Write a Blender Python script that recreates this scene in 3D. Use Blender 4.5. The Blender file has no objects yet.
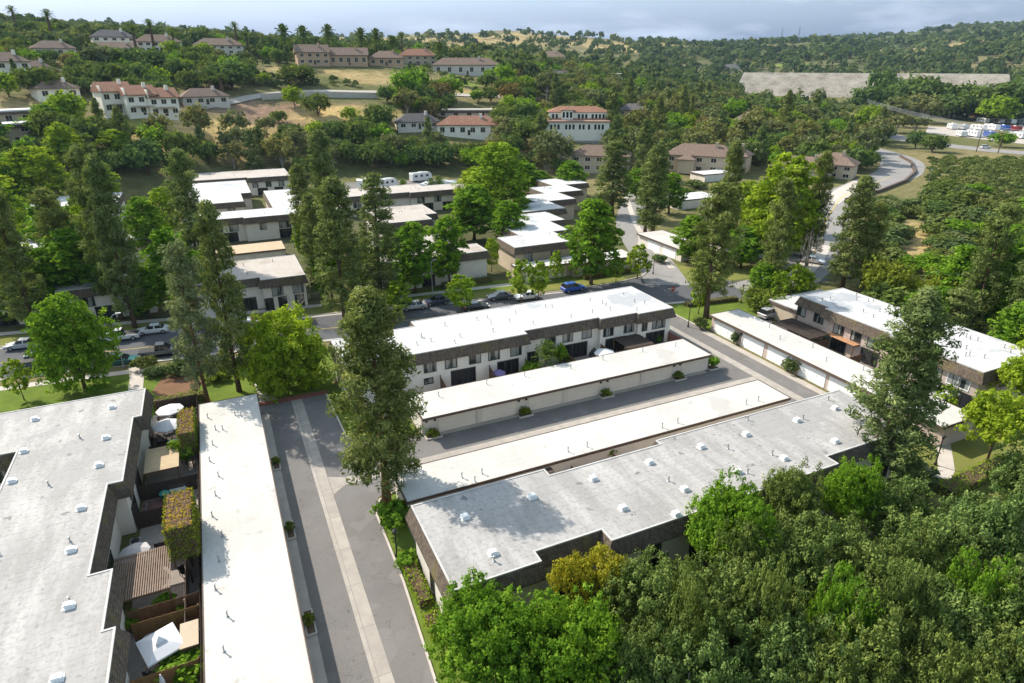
import bpy, math, random
import numpy as np
from mathutils import Vector, Matrix

R = math.radians
SC = bpy.context.scene
COL = SC.collection

# ------------------------------------------------------------------ camera
F_PX, CX, CY, CAM_H = 636.0, 512.0, 341.5, 39.0
TH = math.atan(277.5 / F_PX)
AZ = math.atan(320.0 / (F_PX / math.cos(TH)))
cam = bpy.data.cameras.new("camera")
cam.sensor_width = 36.0
cam.lens = 36.0 * F_PX / 1024.0
cam.clip_start = 0.5
cam.clip_end = 30000.0
cam_o = bpy.data.objects.new("camera", cam)
cam_o.location = (0, 0, CAM_H)
cam_o.rotation_euler = (R(90) - TH, 0, -AZ)
COL.objects.link(cam_o)
SC.camera = cam_o
SC.render.resolution_x, SC.render.resolution_y = 1024, 683

# ------------------------------------------------------------------ light
SUN_DX, SUN_DY = 0.60, -1.0            # ground displacement of a shadow per metre of height
SUN_EL = math.atan2(1.0, math.hypot(SUN_DX, SUN_DY))
sun = bpy.data.lights.new("sun", "SUN")
sun.energy = 2.2
sun.angle = R(0.53)
sun.color = (1.0, 0.935, 0.83)
sun_o = bpy.data.objects.new("sun", sun)
sun_o.rotation_euler = Vector((SUN_DX, SUN_DY, -1.0)).to_track_quat('-Z', 'Y').to_euler()
COL.objects.link(sun_o)
world = bpy.data.worlds.new("World")
SC.world = world
world.use_nodes = True
wn = world.node_tree
wn.nodes.clear()
_out = wn.nodes.new("ShaderNodeOutputWorld")
_bg = wn.nodes.new("ShaderNodeBackground")
_sky = wn.nodes.new("ShaderNodeTexSky")
_sky.sky_type = 'NISHITA'
_sky.sun_disc = False
_sky.sun_elevation = SUN_EL
_sky.sun_rotation = math.atan2(-SUN_DX, -SUN_DY)
_sky.air_density = 1.0
_sky.dust_density = 0.6
_sky.ozone_density = 1.6
# scattered thin cloud in the sky, laid out by direction on a high flat layer
_tc = wn.nodes.new("ShaderNodeTexCoord")
_map = wn.nodes.new("ShaderNodeMapping")
_map.inputs['Scale'].default_value = (1.0, 1.0, 5.5)
_nz = wn.nodes.new("ShaderNodeTexNoise")
_nz.inputs['Scale'].default_value = 4.2
_nz.inputs['Detail'].default_value = 7.0
_nz.inputs['Roughness'].default_value = 0.58
_cr = wn.nodes.new("ShaderNodeValToRGB")
_cr.color_ramp.elements[0].position = 0.50
_cr.color_ramp.elements[1].position = 0.68
_mx = wn.nodes.new("ShaderNodeMix")
_mx.data_type = 'RGBA'
_mx.inputs['B'].default_value = (1.5, 1.72, 2.1, 1)
_mul = wn.nodes.new("ShaderNodeMath")
_mul.operation = 'MULTIPLY'
_mul.inputs[1].default_value = 0.75
_tint = wn.nodes.new("ShaderNodeMix")
_tint.data_type = 'RGBA'
_tint.blend_type = 'MULTIPLY'
_tint.inputs['Factor'].default_value = 1.0
L = wn.links.new
_sepz = wn.nodes.new("ShaderNodeSeparateXYZ")
_tr = wn.nodes.new("ShaderNodeValToRGB")
_tr.color_ramp.elements[0].position = 0.0
_tr.color_ramp.elements[0].color = (0.014, 0.052, 0.185, 1)
_tr.color_ramp.elements[1].position = 0.35
_tr.color_ramp.elements[1].color = (1.0, 0.87, 0.64, 1)
L(_tc.outputs['Generated'], _sepz.inputs[0])
L(_sepz.outputs['Z'], _tr.inputs['Fac'])
L(_tr.outputs['Color'], _tint.inputs['B'])
L(_tc.outputs['Generated'], _map.inputs['Vector'])
L(_map.outputs['Vector'], _nz.inputs['Vector'])
L(_nz.outputs['Fac'], _cr.inputs['Fac'])
L(_cr.outputs['Color'], _mul.inputs[0])
L(_mul.outputs[0], _mx.inputs['Factor'])
L(_sky.outputs['Color'], _tint.inputs['A'])
L(_tint.outputs['Result'], _mx.inputs['A'])
L(_mx.outputs['Result'], _bg.inputs['Color'])
_bg.inputs['Strength'].default_value = 0.15
L(_bg.outputs['Background'], _out.inputs['Surface'])

SC.view_settings.view_transform = 'Standard'
SC.view_settings.look = 'None'
SC.view_settings.exposure = 1.72
SC.view_settings.gamma = 1.0
SC.view_settings.use_curve_mapping = False
SC.render.engine = 'CYCLES'
SC.cycles.use_denoising = True
SC.cycles.max_bounces = 6
SC.cycles.diffuse_bounces = 4
SC.cycles.glossy_bounces = 2
SC.cycles.transmission_bounces = 3
SC.cycles.transparent_max_bounces = 4
SC.cycles.volume_bounces = 0
SC.cycles.caustics_reflective = False
SC.cycles.caustics_refractive = False

# ------------------------------------------------------------------ survey helpers: photo measurements -> places on the ground
_c, _s = math.cos(TH), math.sin(TH)
FW = Vector((math.sin(AZ) * _c, math.cos(AZ) * _c, -_s))
RT = Vector((math.cos(AZ), -math.sin(AZ), 0))
UP = Vector((math.sin(AZ) * _s, math.cos(AZ) * _s, _c))


def ray(px, py):
    return FW + RT * ((px - CX) / F_PX) - UP * ((py - CY) / F_PX)


def at(px, py, z=0.0):
    d = ray(px, py)
    t = (z - CAM_H) / d.z
    return Vector((d.x * t, d.y * t, z))


def proj(x, y, z):
    p = Vector((x, y, z - CAM_H))
    zc = p.dot(FW)
    return CX + F_PX * p.dot(RT) / zc, CY - F_PX * p.dot(UP) / zc, zc


def rise(x, y, z0, py):
    lo, hi = 0.0, 80.0
    for _ in range(40):
        m = (lo + hi) / 2
        if proj(x, y, z0 + m)[1] > py:
            lo = m
        else:
            hi = m
    return lo


# ------------------------------------------------------------------ materials
MATS = {}


def new_mat(name):
    m = bpy.data.materials.new(name)
    m.use_nodes = True
    MATS[name] = m
    nt = m.node_tree
    b = nt.nodes['Principled BSDF']
    return m, nt, b


def node(nt, typ, **kw):
    n = nt.nodes.new(typ)
    for k, v in kw.items():
        if hasattr(n, k):
            setattr(n, k, v)
    return n


def noise(nt, vec, scale, detail=4, rough=0.55):
    n = nt.nodes.new("ShaderNodeTexNoise")
    n.inputs['Scale'].default_value = scale
    n.inputs['Detail'].default_value = detail
    n.inputs['Roughness'].default_value = rough
    if vec is not None:
        nt.links.new(vec, n.inputs['Vector'])
    return n.outputs['Fac']


def ramp(nt, fac, stops):
    n = nt.nodes.new("ShaderNodeValToRGB")
    e = n.color_ramp.elements
    while len(e) < len(stops):
        e.new(0.5)
    for i, (p, c) in enumerate(stops):
        e[i].position = p
        e[i].color = (c[0], c[1], c[2], 1) if not isinstance(c, (int, float)) else (c, c, c, 1)
    nt.links.new(fac, n.inputs['Fac'])
    return n.outputs['Color']


def mixc(nt, fac, a, b, mode='MIX'):
    n = nt.nodes.new("ShaderNodeMix")
    n.data_type = 'RGBA'
    n.blend_type = mode
    for sock, v in (('Factor', fac), ('A', a), ('B', b)):
        if isinstance(v, (int, float)):
            n.inputs[sock].default_value = v if sock == 'Factor' else (v, v, v, 1)
        elif isinstance(v, (tuple, list)):
            n.inputs[sock].default_value = (v[0], v[1], v[2], 1)
        else:
            nt.links.new(v, n.inputs[sock])
    return n.outputs['Result']


def coords(nt, kind='Object', scale=(1, 1, 1)):
    t = nt.nodes.new("ShaderNodeTexCoord")
    if scale == (1, 1, 1):
        return t.outputs[kind]
    m = nt.nodes.new("ShaderNodeMapping")
    m.inputs['Scale'].default_value = scale
    nt.links.new(t.outputs[kind], m.inputs['Vector'])
    return m.outputs['Vector']


def bump(nt, b, h, dist, strength=0.6):
    n = nt.nodes.new("ShaderNodeBump")
    n.inputs['Strength'].default_value = strength
    n.inputs['Distance'].default_value = dist
    nt.links.new(h, n.inputs['Height'])
    nt.links.new(n.outputs['Normal'], b.inputs['Normal'])


def simple(name, c, c2=None, scale=1.5, rough=0.8, metal=0.0, spec=0.3, b_scale=None, b_dist=0.02, stretch=(1, 1, 1)):
    m, nt, b = new_mat(name)
    b.inputs['Roughness'].default_value = rough
    b.inputs['Metallic'].default_value = metal
    b.inputs['Specular IOR Level'].default_value = spec
    v = coords(nt, 'Object', stretch)
    c2 = c2 or tuple(x * 0.85 for x in c)
    n1 = noise(nt, v, scale, 5, 0.6)
    nt.links.new(ramp(nt, n1, [(0.32, c2), (0.68, c)]), b.inputs['Base Color'])
    if b_scale:
        bump(nt, b, noise(nt, v, b_scale, 3), b_dist)
    return m


# roofs
def roof_mat(name, base, dirt, dark, pond, amt_dirt, seam=1.0, pond_lo=0.60):
    m, nt, b = new_mat(name)
    b.inputs['Roughness'].default_value = 0.75
    b.inputs['Specular IOR Level'].default_value = 0.2
    v = coords(nt)
    big = noise(nt, v, 0.11, 6, 0.62)
    mid = noise(nt, coords(nt, 'Object', (1, 0.25, 1)), 0.55, 7, 0.68)
    fine = noise(nt, v, 3.2, 5, 0.7)
    spots = noise(nt, v, 0.9, 3, 0.5)
    cloud = noise(nt, v, 0.22, 4, 0.55)
    c = mixc(nt, ramp(nt, mid, [(0.36, 0.0), (0.60, amt_dirt)]), base, dirt)
    c = mixc(nt, ramp(nt, big, [(pond_lo, 0.0), (pond_lo + 0.035, 0.75)]), c, pond)
    c = mixc(nt, ramp(nt, fine, [(0.50, 0.0), (0.72, 0.6 * amt_dirt)]), c, dark)
    c = mixc(nt, ramp(nt, spots, [(0.66, 0.0), (0.70, 0.8 * amt_dirt)]), c, dark)
    c = mixc(nt, ramp(nt, cloud, [(0.50, 0.0), (0.66, 0.55 * amt_dirt)]), c, tuple(x * 0.72 for x in base))
    # membrane seams
    w = nt.nodes.new("ShaderNodeTexWave")
    w.wave_type = 'BANDS'
    w.bands_direction = 'Y'
    w.inputs['Scale'].default_value = 0.31 * seam
    w.inputs['Distortion'].default_value = 0.35
    w.inputs['Detail'].default_value = 3
    nt.links.new(v, w.inputs['Vector'])
    c = mixc(nt, ramp(nt, w.outputs['Fac'], [(0.95, 0.0), (0.995, 0.14 * amt_dirt)]), c, dark)
    nt.links.new(c, b.inputs['Base Color'])
    bump(nt, b, fine, 0.02, 0.4)
    return m


roof_mat("roof_white", (0.52, 0.51, 0.50), (0.44, 0.435, 0.43), (0.30, 0.295, 0.29), (0.30, 0.32, 0.345), 0.40, pond_lo=0.58)
roof_mat("roof_aged", (0.42, 0.402, 0.385), (0.29, 0.276, 0.263), (0.14, 0.132, 0.125), (0.29, 0.282, 0.275), 1.0, pond_lo=0.58)
roof_mat("roof_cream", (0.53, 0.51, 0.475), (0.46, 0.435, 0.40), (0.31, 0.285, 0.26), (0.43, 0.405, 0.375), 0.7, pond_lo=0.63)
roof_mat("roof_tan", (0.47, 0.34, 0.22), (0.42, 0.30, 0.20), (0.33, 0.25, 0.18), (0.50, 0.37, 0.25), 0.4)
roof_mat("roof_brownish", (0.44, 0.40, 0.36), (0.40, 0.35, 0.31), (0.26, 0.22, 0.19), (0.33, 0.26, 0.20), 0.9, pond_lo=0.58)


def shingle(name, c1, c2, moss):
    m, nt, b = new_mat(name)
    b.inputs['Roughness'].default_value = 0.9
    b.inputs['Specular IOR Level'].default_value = 0.1
    v = coords(nt)
    sep = nt.nodes.new("ShaderNodeSeparateXYZ")
    nt.links.new(v, sep.inputs[0])
    add = nt.nodes.new("ShaderNodeMath")
    add.operation = 'ADD'
    nt.links.new(sep.outputs['X'], add.inputs[0])
    nt.links.new(sep.outputs['Y'], add.inputs[1])
    comb = nt.nodes.new("ShaderNodeCombineXYZ")
    nt.links.new(add.outputs[0], comb.inputs['X'])
    nt.links.new(sep.outputs['Z'], comb.inputs['Y'])
    br = nt.nodes.new("ShaderNodeTexBrick")
    br.inputs['Scale'].default_value = 1.0
    br.inputs['Brick Width'].default_value = 0.22
    br.inputs['Row Height'].default_value = 0.2
    br.inputs['Mortar Size'].default_value = 0.012
    br.inputs['Color1'].default_value = (*c1, 1)
    br.inputs['Color2'].default_value = (*c2, 1)
    br.inputs['Mortar'].default_value = (c2[0] * .4, c2[1] * .4, c2[2] * .4, 1)
    nt.links.new(comb.outputs[0], br.inputs['Vector'])
    n = noise(nt, v, 0.5, 5)
    st = noise(nt, coords(nt, 'Object', (1, 1, 0.15)), 2.4, 4)
    c = mixc(nt, ramp(nt, n, [(0.55, 0.0), (0.72, 0.7)]), br.outputs['Color'], moss)
    c = mixc(nt, ramp(nt, st, [(0.45, 0.0), (0.7, 0.5)]), c, tuple(x * 0.5 for x in c2))
    nt.links.new(c, b.inputs['Base Color'])
    bump(nt, b, br.outputs['Fac'], -0.03, 0.7)
    return m


shingle("shingle", (0.17, 0.135, 0.105), (0.105, 0.082, 0.066), (0.17, 0.14, 0.045))
shingle("tile_red", (0.36, 0.185, 0.125), (0.28, 0.145, 0.10), (0.34, 0.24, 0.17))
shingle("tile_brown", (0.27, 0.19, 0.145), (0.21, 0.15, 0.12), (0.25, 0.19, 0.15))
shingle("tile_grey", (0.17, 0.155, 0.15), (0.12, 0.11, 0.11), (0.15, 0.14, 0.13))
simple("stucco", (0.64, 0.585, 0.515), (0.58, 0.53, 0.465), 0.8, 0.9, b_scale=8, b_dist=0.01)
simple("stucco_white", (0.76, 0.70, 0.62), (0.68, 0.625, 0.555), 0.8, 0.9, b_scale=8, b_dist=0.01)
simple("stucco_pink", (0.46, 0.37, 0.325), (0.41, 0.33, 0.29), 0.8, 0.9, b_scale=8, b_dist=0.01)
simple("stucco_tan", (0.50, 0.41, 0.30), (0.43, 0.35, 0.26), 0.8, 0.9)
simple("house_white", (0.78, 0.72, 0.62), (0.70, 0.645, 0.555), 0.3, 0.9)
simple("house_pale", (0.60, 0.55, 0.48), (0.52, 0.47, 0.41), 0.3, 0.9)
simple("house_brown", (0.47, 0.32, 0.21), (0.40, 0.275, 0.185), 0.3, 0.9)
simple("fascia_brown", (0.115, 0.08, 0.06), (0.08, 0.055, 0.042), 2, 0.8)
simple("door_cream", (0.70, 0.635, 0.55), (0.65, 0.585, 0.505), 0.7, 0.6)
simple("trim_white", (0.78, 0.78, 0.77), (0.72, 0.72, 0.72), 2, 0.6)
simple("frame_dark", (0.06, 0.055, 0.05), None, 3, 0.5)
simple("metal_grey", (0.36, 0.37, 0.38), None, 3, 0.45, 0.6)
simple("metal_dark", (0.03, 0.03, 0.032), None, 3, 0.45, 0.3)


def asphalt(name, c1, c2, patch):
    m, nt, b = new_mat(name)
    b.inputs['Roughness'].default_value = 0.92
    b.inputs['Specular IOR Level'].default_value = 0.2
    v = coords(nt)
    c = ramp(nt, noise(nt, v, 0.16, 6, 0.62), [(0.3, c2), (0.7, c1)])
    c = mixc(nt, ramp(nt, noise(nt, v, 0.42, 2, 0.4), [(0.60, 0.0), (0.64, 0.5)]), c, patch)
    c = mixc(nt, ramp(nt, noise(nt, v, 2.2, 3, 0.5), [(0.66, 0.0), (0.74, 0.6)]), c, tuple(x * 0.45 for x in c2))
    vo = nt.nodes.new("ShaderNodeTexVoronoi")
    vo.feature = 'DISTANCE_TO_EDGE'
    vo.inputs['Scale'].default_value = 0.22
    w = nt.nodes.new("ShaderNodeMix")
    w.data_type = 'VECTOR'
    w.inputs['Factor'].default_value = 0.25
    nt.links.new(v, w.inputs[4])
    n2 = nt.nodes.new("ShaderNodeTexNoise")
    n2.inputs['Scale'].default_value = 0.6
    nt.links.new(v, n2.inputs['Vector'])
    sc_ = nt.nodes.new("ShaderNodeVectorMath")
    sc_.operation = 'SCALE'
    sc_.inputs['Scale'].default_value = 14
    nt.links.new(n2.outputs['Color'], sc_.inputs[0])
    nt.links.new(sc_.outputs[0], w.inputs[5])
    nt.links.new(w.outputs[1], vo.inputs['Vector'])
    c = mixc(nt, ramp(nt, vo.outputs['Distance'], [(0.0, 0.4), (0.007, 0.0)]), c, tuple(x * 0.4 for x in c2))
    f = noise(nt, v, 9, 5, 0.7)
    c = mixc(nt, 1.0, c, ramp(nt, f, [(0.3, 0.85), (0.7, 1.12)]), 'MULTIPLY')
    nt.links.new(c, b.inputs['Base Color'])
    bump(nt, b, f, 0.01, 0.5)


asphalt("asphalt_pale", (0.27, 0.252, 0.238), (0.22, 0.205, 0.195), (0.29, 0.272, 0.258))
asphalt("asphalt", (0.185, 0.172, 0.162), (0.145, 0.135, 0.128), (0.205, 0.192, 0.182))
simple("asphalt_street", (0.105, 0.105, 0.11), (0.078, 0.078, 0.083), 0.14, 0.92, spec=0.2)
simple("concrete", (0.43, 0.385, 0.335), (0.34, 0.305, 0.27), 0.6, 0.92, spec=0.2)
simple("concrete_pale", (0.50, 0.45, 0.40), (0.42, 0.375, 0.33), 0.6, 0.92, spec=0.2)
simple("paint_yellow", (0.55, 0.40, 0.06), None, 3, 0.8)
simple("paint_red", (0.42, 0.045, 0.03), (0.33, 0.05, 0.04), 3, 0.6)
simple("kerb_red", (0.24, 0.085, 0.06), (0.19, 0.08, 0.065), 1, 0.9)
simple("brick_red", (0.30, 0.13, 0.095), (0.24, 0.11, 0.085), 3, 0.9)
simple("wood", (0.17, 0.10, 0.055), (0.105, 0.062, 0.036), 2.5, 0.85, stretch=(1, 1, 0.2))
simple("wood_warm", (0.27, 0.155, 0.06), (0.19, 0.105, 0.045), 2.5, 0.85, stretch=(1, 1, 0.2))
simple("wood_dark", (0.06, 0.042, 0.033), (0.04, 0.03, 0.024), 2.5, 0.85, stretch=(1, 1, 0.2))
simple("wood_slat", (0.27, 0.195, 0.15), (0.20, 0.145, 0.11), 2.5, 0.85, stretch=(0.2, 1, 1))
simple("canvas_white", (0.72, 0.71, 0.72), (0.66, 0.65, 0.66), 1.2, 0.9)
simple("canvas_grey", (0.52, 0.49, 0.48), (0.47, 0.44, 0.43), 1.2, 0.9)
simple("canvas_tan", (0.47, 0.36, 0.22), (0.38, 0.29, 0.18), 0.9, 0.9)
simple("canvas_rust", (0.42, 0.22, 0.11), (0.36, 0.19, 0.10), 0.9, 0.9)
simple("canvas_purple", (0.20, 0.16, 0.34), None, 2, 0.9)
simple("plastic_teal", (0.02, 0.22, 0.19), None, 2, 0.5)
simple("plastic_blue", (0.05, 0.18, 0.42), None, 2, 0.5)
simple("soil", (0.16, 0.105, 0.07), (0.11, 0.075, 0.05), 1.0, 1.0)
simple("lawn", (0.135, 0.185, 0.03), (0.085, 0.125, 0.022), 0.35, 1.0, spec=0.05, b_scale=14, b_dist=0.05)
simple("lawn_dry", (0.20, 0.195, 0.055), (0.13, 0.15, 0.04), 0.25, 1.0, spec=0.05, b_scale=14, b_dist=0.05)
simple("bed", (0.105, 0.10, 0.05), (0.065, 0.072, 0.034), 0.5, 1.0, spec=0.05)
simple("edge_grey", (0.50, 0.485, 0.47), (0.40, 0.385, 0.37), 1.0, 0.8)
simple("mulch", (0.21, 0.115, 0.07), (0.15, 0.09, 0.055), 0.6, 1.0, spec=0.05)
simple("patio_paving", (0.33, 0.285, 0.25), (0.25, 0.22, 0.195), 0.9, 0.95)
simple("patio_red", (0.23, 0.125, 0.10), (0.17, 0.10, 0.08), 0.9, 0.95)
simple("bark", (0.13, 0.082, 0.056), (0.07, 0.047, 0.034), 3, 0.95, stretch=(1, 1, 0.2), spec=0.1)
simple("bark_pine", (0.20, 0.10, 0.062), (0.11, 0.06, 0.04), 3, 0.95, stretch=(1, 1, 0.2), spec=0.1)
simple("bark_pale", (0.40, 0.36, 0.33), (0.29, 0.26, 0.235), 3, 0.95, stretch=(1, 1, 0.2), spec=0.1)
simple("tyre", (0.018, 0.018, 0.019), None, 3, 0.8)
simple("rim_alloy", (0.45, 0.46, 0.47), None, 3, 0.35, 0.7)
simple("rock_wall", (0.34, 0.31, 0.28), (0.24, 0.22, 0.20), 0.6, 0.95)
simple("lamp_red", (0.35, 0.02, 0.015), None, 3, 0.4)
simple("lamp_clear", (0.75, 0.75, 0.72), None, 3, 0.25)


def slab_concrete():
    m, nt, b = new_mat("drain_concrete")
    b.inputs['Roughness'].default_value = 0.92
    b.inputs['Specular IOR Level'].default_value = 0.2
    v = coords(nt)
    br = nt.nodes.new("ShaderNodeTexBrick")
    br.offset = 0
    br.inputs['Scale'].default_value = 1.0
    br.inputs['Brick Width'].default_value = 4.6
    br.inputs['Row Height'].default_value = 4.6
    br.inputs['Mortar Size'].default_value = 0.035
    br.inputs['Color1'].default_value = (0.40, 0.36, 0.315, 1)
    br.inputs['Color2'].default_value = (0.33, 0.297, 0.262, 1)
    br.inputs['Mortar'].default_value = (0.25, 0.225, 0.20, 1)
    nt.links.new(v, br.inputs['Vector'])
    c = mixc(nt, ramp(nt, noise(nt, v, 0.8, 6, 0.65), [(0.42, 0.0), (0.66, 0.6)]), br.outputs['Color'], (0.26, 0.235, 0.21))
    c = mixc(nt, ramp(nt, noise(nt, v, 3.5, 4, 0.6), [(0.60, 0.0), (0.75, 0.5)]), c, (0.15, 0.135, 0.12))
    nt.links.new(c, b.inputs['Base Color'])


slab_concrete()


def paint(name, c):
    m, nt, b = new_mat(name)
    b.inputs['Base Color'].default_value = (*c, 1)
    b.inputs['Roughness'].default_value = 0.32
    b.inputs['Metallic'].default_value = 0.15
    b.inputs['Coat Weight'].default_value = 0.5
    v = coords(nt)
    n = noise(nt, v, 3, 4)
    nt.links.new(mixc(nt, ramp(nt, n, [(0.4, 0), (0.7, 0.25)]), c, tuple(0.5 * x + 0.05 for x in c)), b.inputs['Base Color'])


paint("paint_white", (0.72, 0.72, 0.72))
paint("paint_black", (0.018, 0.018, 0.02))
paint("paint_navy", (0.03, 0.05, 0.09))
paint("paint_blue", (0.015, 0.075, 0.33))
paint("paint_silver", (0.42, 0.43, 0.45))
paint("paint_slate", (0.07, 0.09, 0.11))
paint("paint_teal", (0.03, 0.14, 0.15))
paint("paint_maroon", (0.22, 0.02, 0.02))


def glass(name, c, curtain):
    m, nt, b = new_mat(name)
    v = coords(nt)
    n = noise(nt, coords(nt, 'Object', (1, 1, 0.08)), 1.7, 2)
    nt.links.new(mixc(nt, ramp(nt, n, [(0.46, 0), (0.52, 0.85)]), c, curtain), b.inputs['Base Color'])
    b.inputs['Roughness'].default_value = 0.08
    b.inputs['Specular IOR Level'].default_value = 0.5
    return m


glass("glass", (0.022, 0.030, 0.030), (0.30, 0.31, 0.29))
glass("glass_dark", (0.012, 0.014, 0.016), (0.03, 0.032, 0.034))
glass("glass_car", (0.012, 0.014, 0.016), (0.016, 0.018, 0.02))


def rock_face():
    m, nt, b = new_mat("rock_face")
    b.inputs['Roughness'].default_value = 1.0
    v = coords(nt)
    n = noise(nt, v, 0.09, 8, 0.75)
    w = nt.nodes.new("ShaderNodeTexWave")
    w.wave_type = 'BANDS'
    w.bands_direction = 'X'
    w.inputs['Scale'].default_value = 0.022
    w.inputs['Distortion'].default_value = 0.25
    nt.links.new(v, w.inputs['Vector'])
    c = ramp(nt, n, [(0.35, (0.14, 0.12, 0.095)), (0.5, (0.24, 0.212, 0.17)), (0.66, (0.33, 0.29, 0.235))])
    c = mixc(nt, ramp(nt, w.outputs['Fac'], [(0.94, 0.0), (0.99, 0.6)]), c, (0.22, 0.19, 0.17))
    nt.links.new(c, b.inputs['Base Color'])
    bump(nt, b, noise(nt, v, 0.35, 6, 0.7), 1.2, 0.8)


rock_face()


def leaf_mat(name, dark, mid, light, trans=0.35, hue=0.25):
    m, nt, b = new_mat(name)
    nt.nodes.remove(b)
    out = nt.nodes['Material Output']
    a = nt.nodes.new("ShaderNodeAttribute")
    a.attribute_name = "tint"
    oi = nt.nodes.new("ShaderNodeObjectInfo")
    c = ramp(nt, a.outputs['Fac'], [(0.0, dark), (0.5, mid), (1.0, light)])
    warm = mixc(nt, 1.0, c, (1.28, 1.02, 0.62), 'MULTIPLY')
    cool = mixc(nt, 1.0, c, (0.74, 0.90, 1.12), 'MULTIPLY')
    tw = mixc(nt, oi.outputs['Random'], cool, warm)
    c = mixc(nt, hue * 2, c, tw)
    d = nt.nodes.new("ShaderNodeBsdfDiffuse")
    t = nt.nodes.new("ShaderNodeBsdfTranslucent")
    nt.links.new(c, d.inputs['Color'])
    nt.links.new(mixc(nt, 1.0, c, (1.25, 1.2, 0.6), 'MULTIPLY'), t.inputs['Color'])
    mx = nt.nodes.new("ShaderNodeMixShader")
    mx.inputs[0].default_value = trans
    nt.links.new(d.outputs[0], mx.inputs[1])
    nt.links.new(t.outputs[0], mx.inputs[2])
    nt.links.new(mx.outputs[0], out.inputs['Surface'])
    return m


leaf_mat("leaf_pine", (0.044, 0.066, 0.020), (0.135, 0.178, 0.055), (0.31, 0.355, 0.125), 0.28, 0.16)
leaf_mat("leaf_pine_pale", (0.065, 0.092, 0.045), (0.15, 0.19, 0.09), (0.28, 0.315, 0.16), 0.25, 0.12)
leaf_mat("leaf_bright", (0.05, 0.11, 0.012), (0.135, 0.26, 0.024), (0.27, 0.41, 0.05), 0.42, 0.14)
leaf_mat("leaf_lime", (0.09, 0.155, 0.014), (0.215, 0.32, 0.026), (0.39, 0.49, 0.06), 0.42, 0.12)
leaf_mat("leaf_oak", (0.034, 0.062, 0.016), (0.118, 0.175, 0.046), (0.26, 0.325, 0.095), 0.24, 0.16)
leaf_mat("leaf_pine_soft", (0.055, 0.085, 0.022), (0.14, 0.185, 0.055), (0.28, 0.33, 0.11), 0.28, 0.12)
leaf_mat("leaf_oak_hill", (0.042, 0.076, 0.022), (0.105, 0.160, 0.044), (0.20, 0.26, 0.075), 0.34, 0.24)
leaf_mat("leaf_olive", (0.085, 0.105, 0.042), (0.16, 0.18, 0.07), (0.27, 0.28, 0.12), 0.30, 0.22)
leaf_mat("leaf_yellow", (0.15, 0.17, 0.018), (0.31, 0.30, 0.03), (0.50, 0.42, 0.05), 0.4, 0.05)
leaf_mat("leaf_hedge", (0.072, 0.116, 0.017), (0.145, 0.196, 0.029), (0.261, 0.275, 0.043), 0.3, 0.2)
leaf_mat("leaf_rust", (0.232, 0.174, 0.022), (0.377, 0.275, 0.029), (0.493, 0.348, 0.043), 0.3, 0.1)
leaf_mat("leaf_palm", (0.051, 0.087, 0.020), (0.109, 0.167, 0.036), (0.203, 0.261, 0.072), 0.25, 0.1)
leaf_mat("leaf_scrub", (0.05, 0.08, 0.028), (0.108, 0.150, 0.052), (0.20, 0.245, 0.09), 0.28, 0.34)
leaf_mat("leaf_bronze", (0.11, 0.095, 0.04), (0.19, 0.155, 0.065), (0.28, 0.23, 0.10), 0.3, 0.2)


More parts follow.
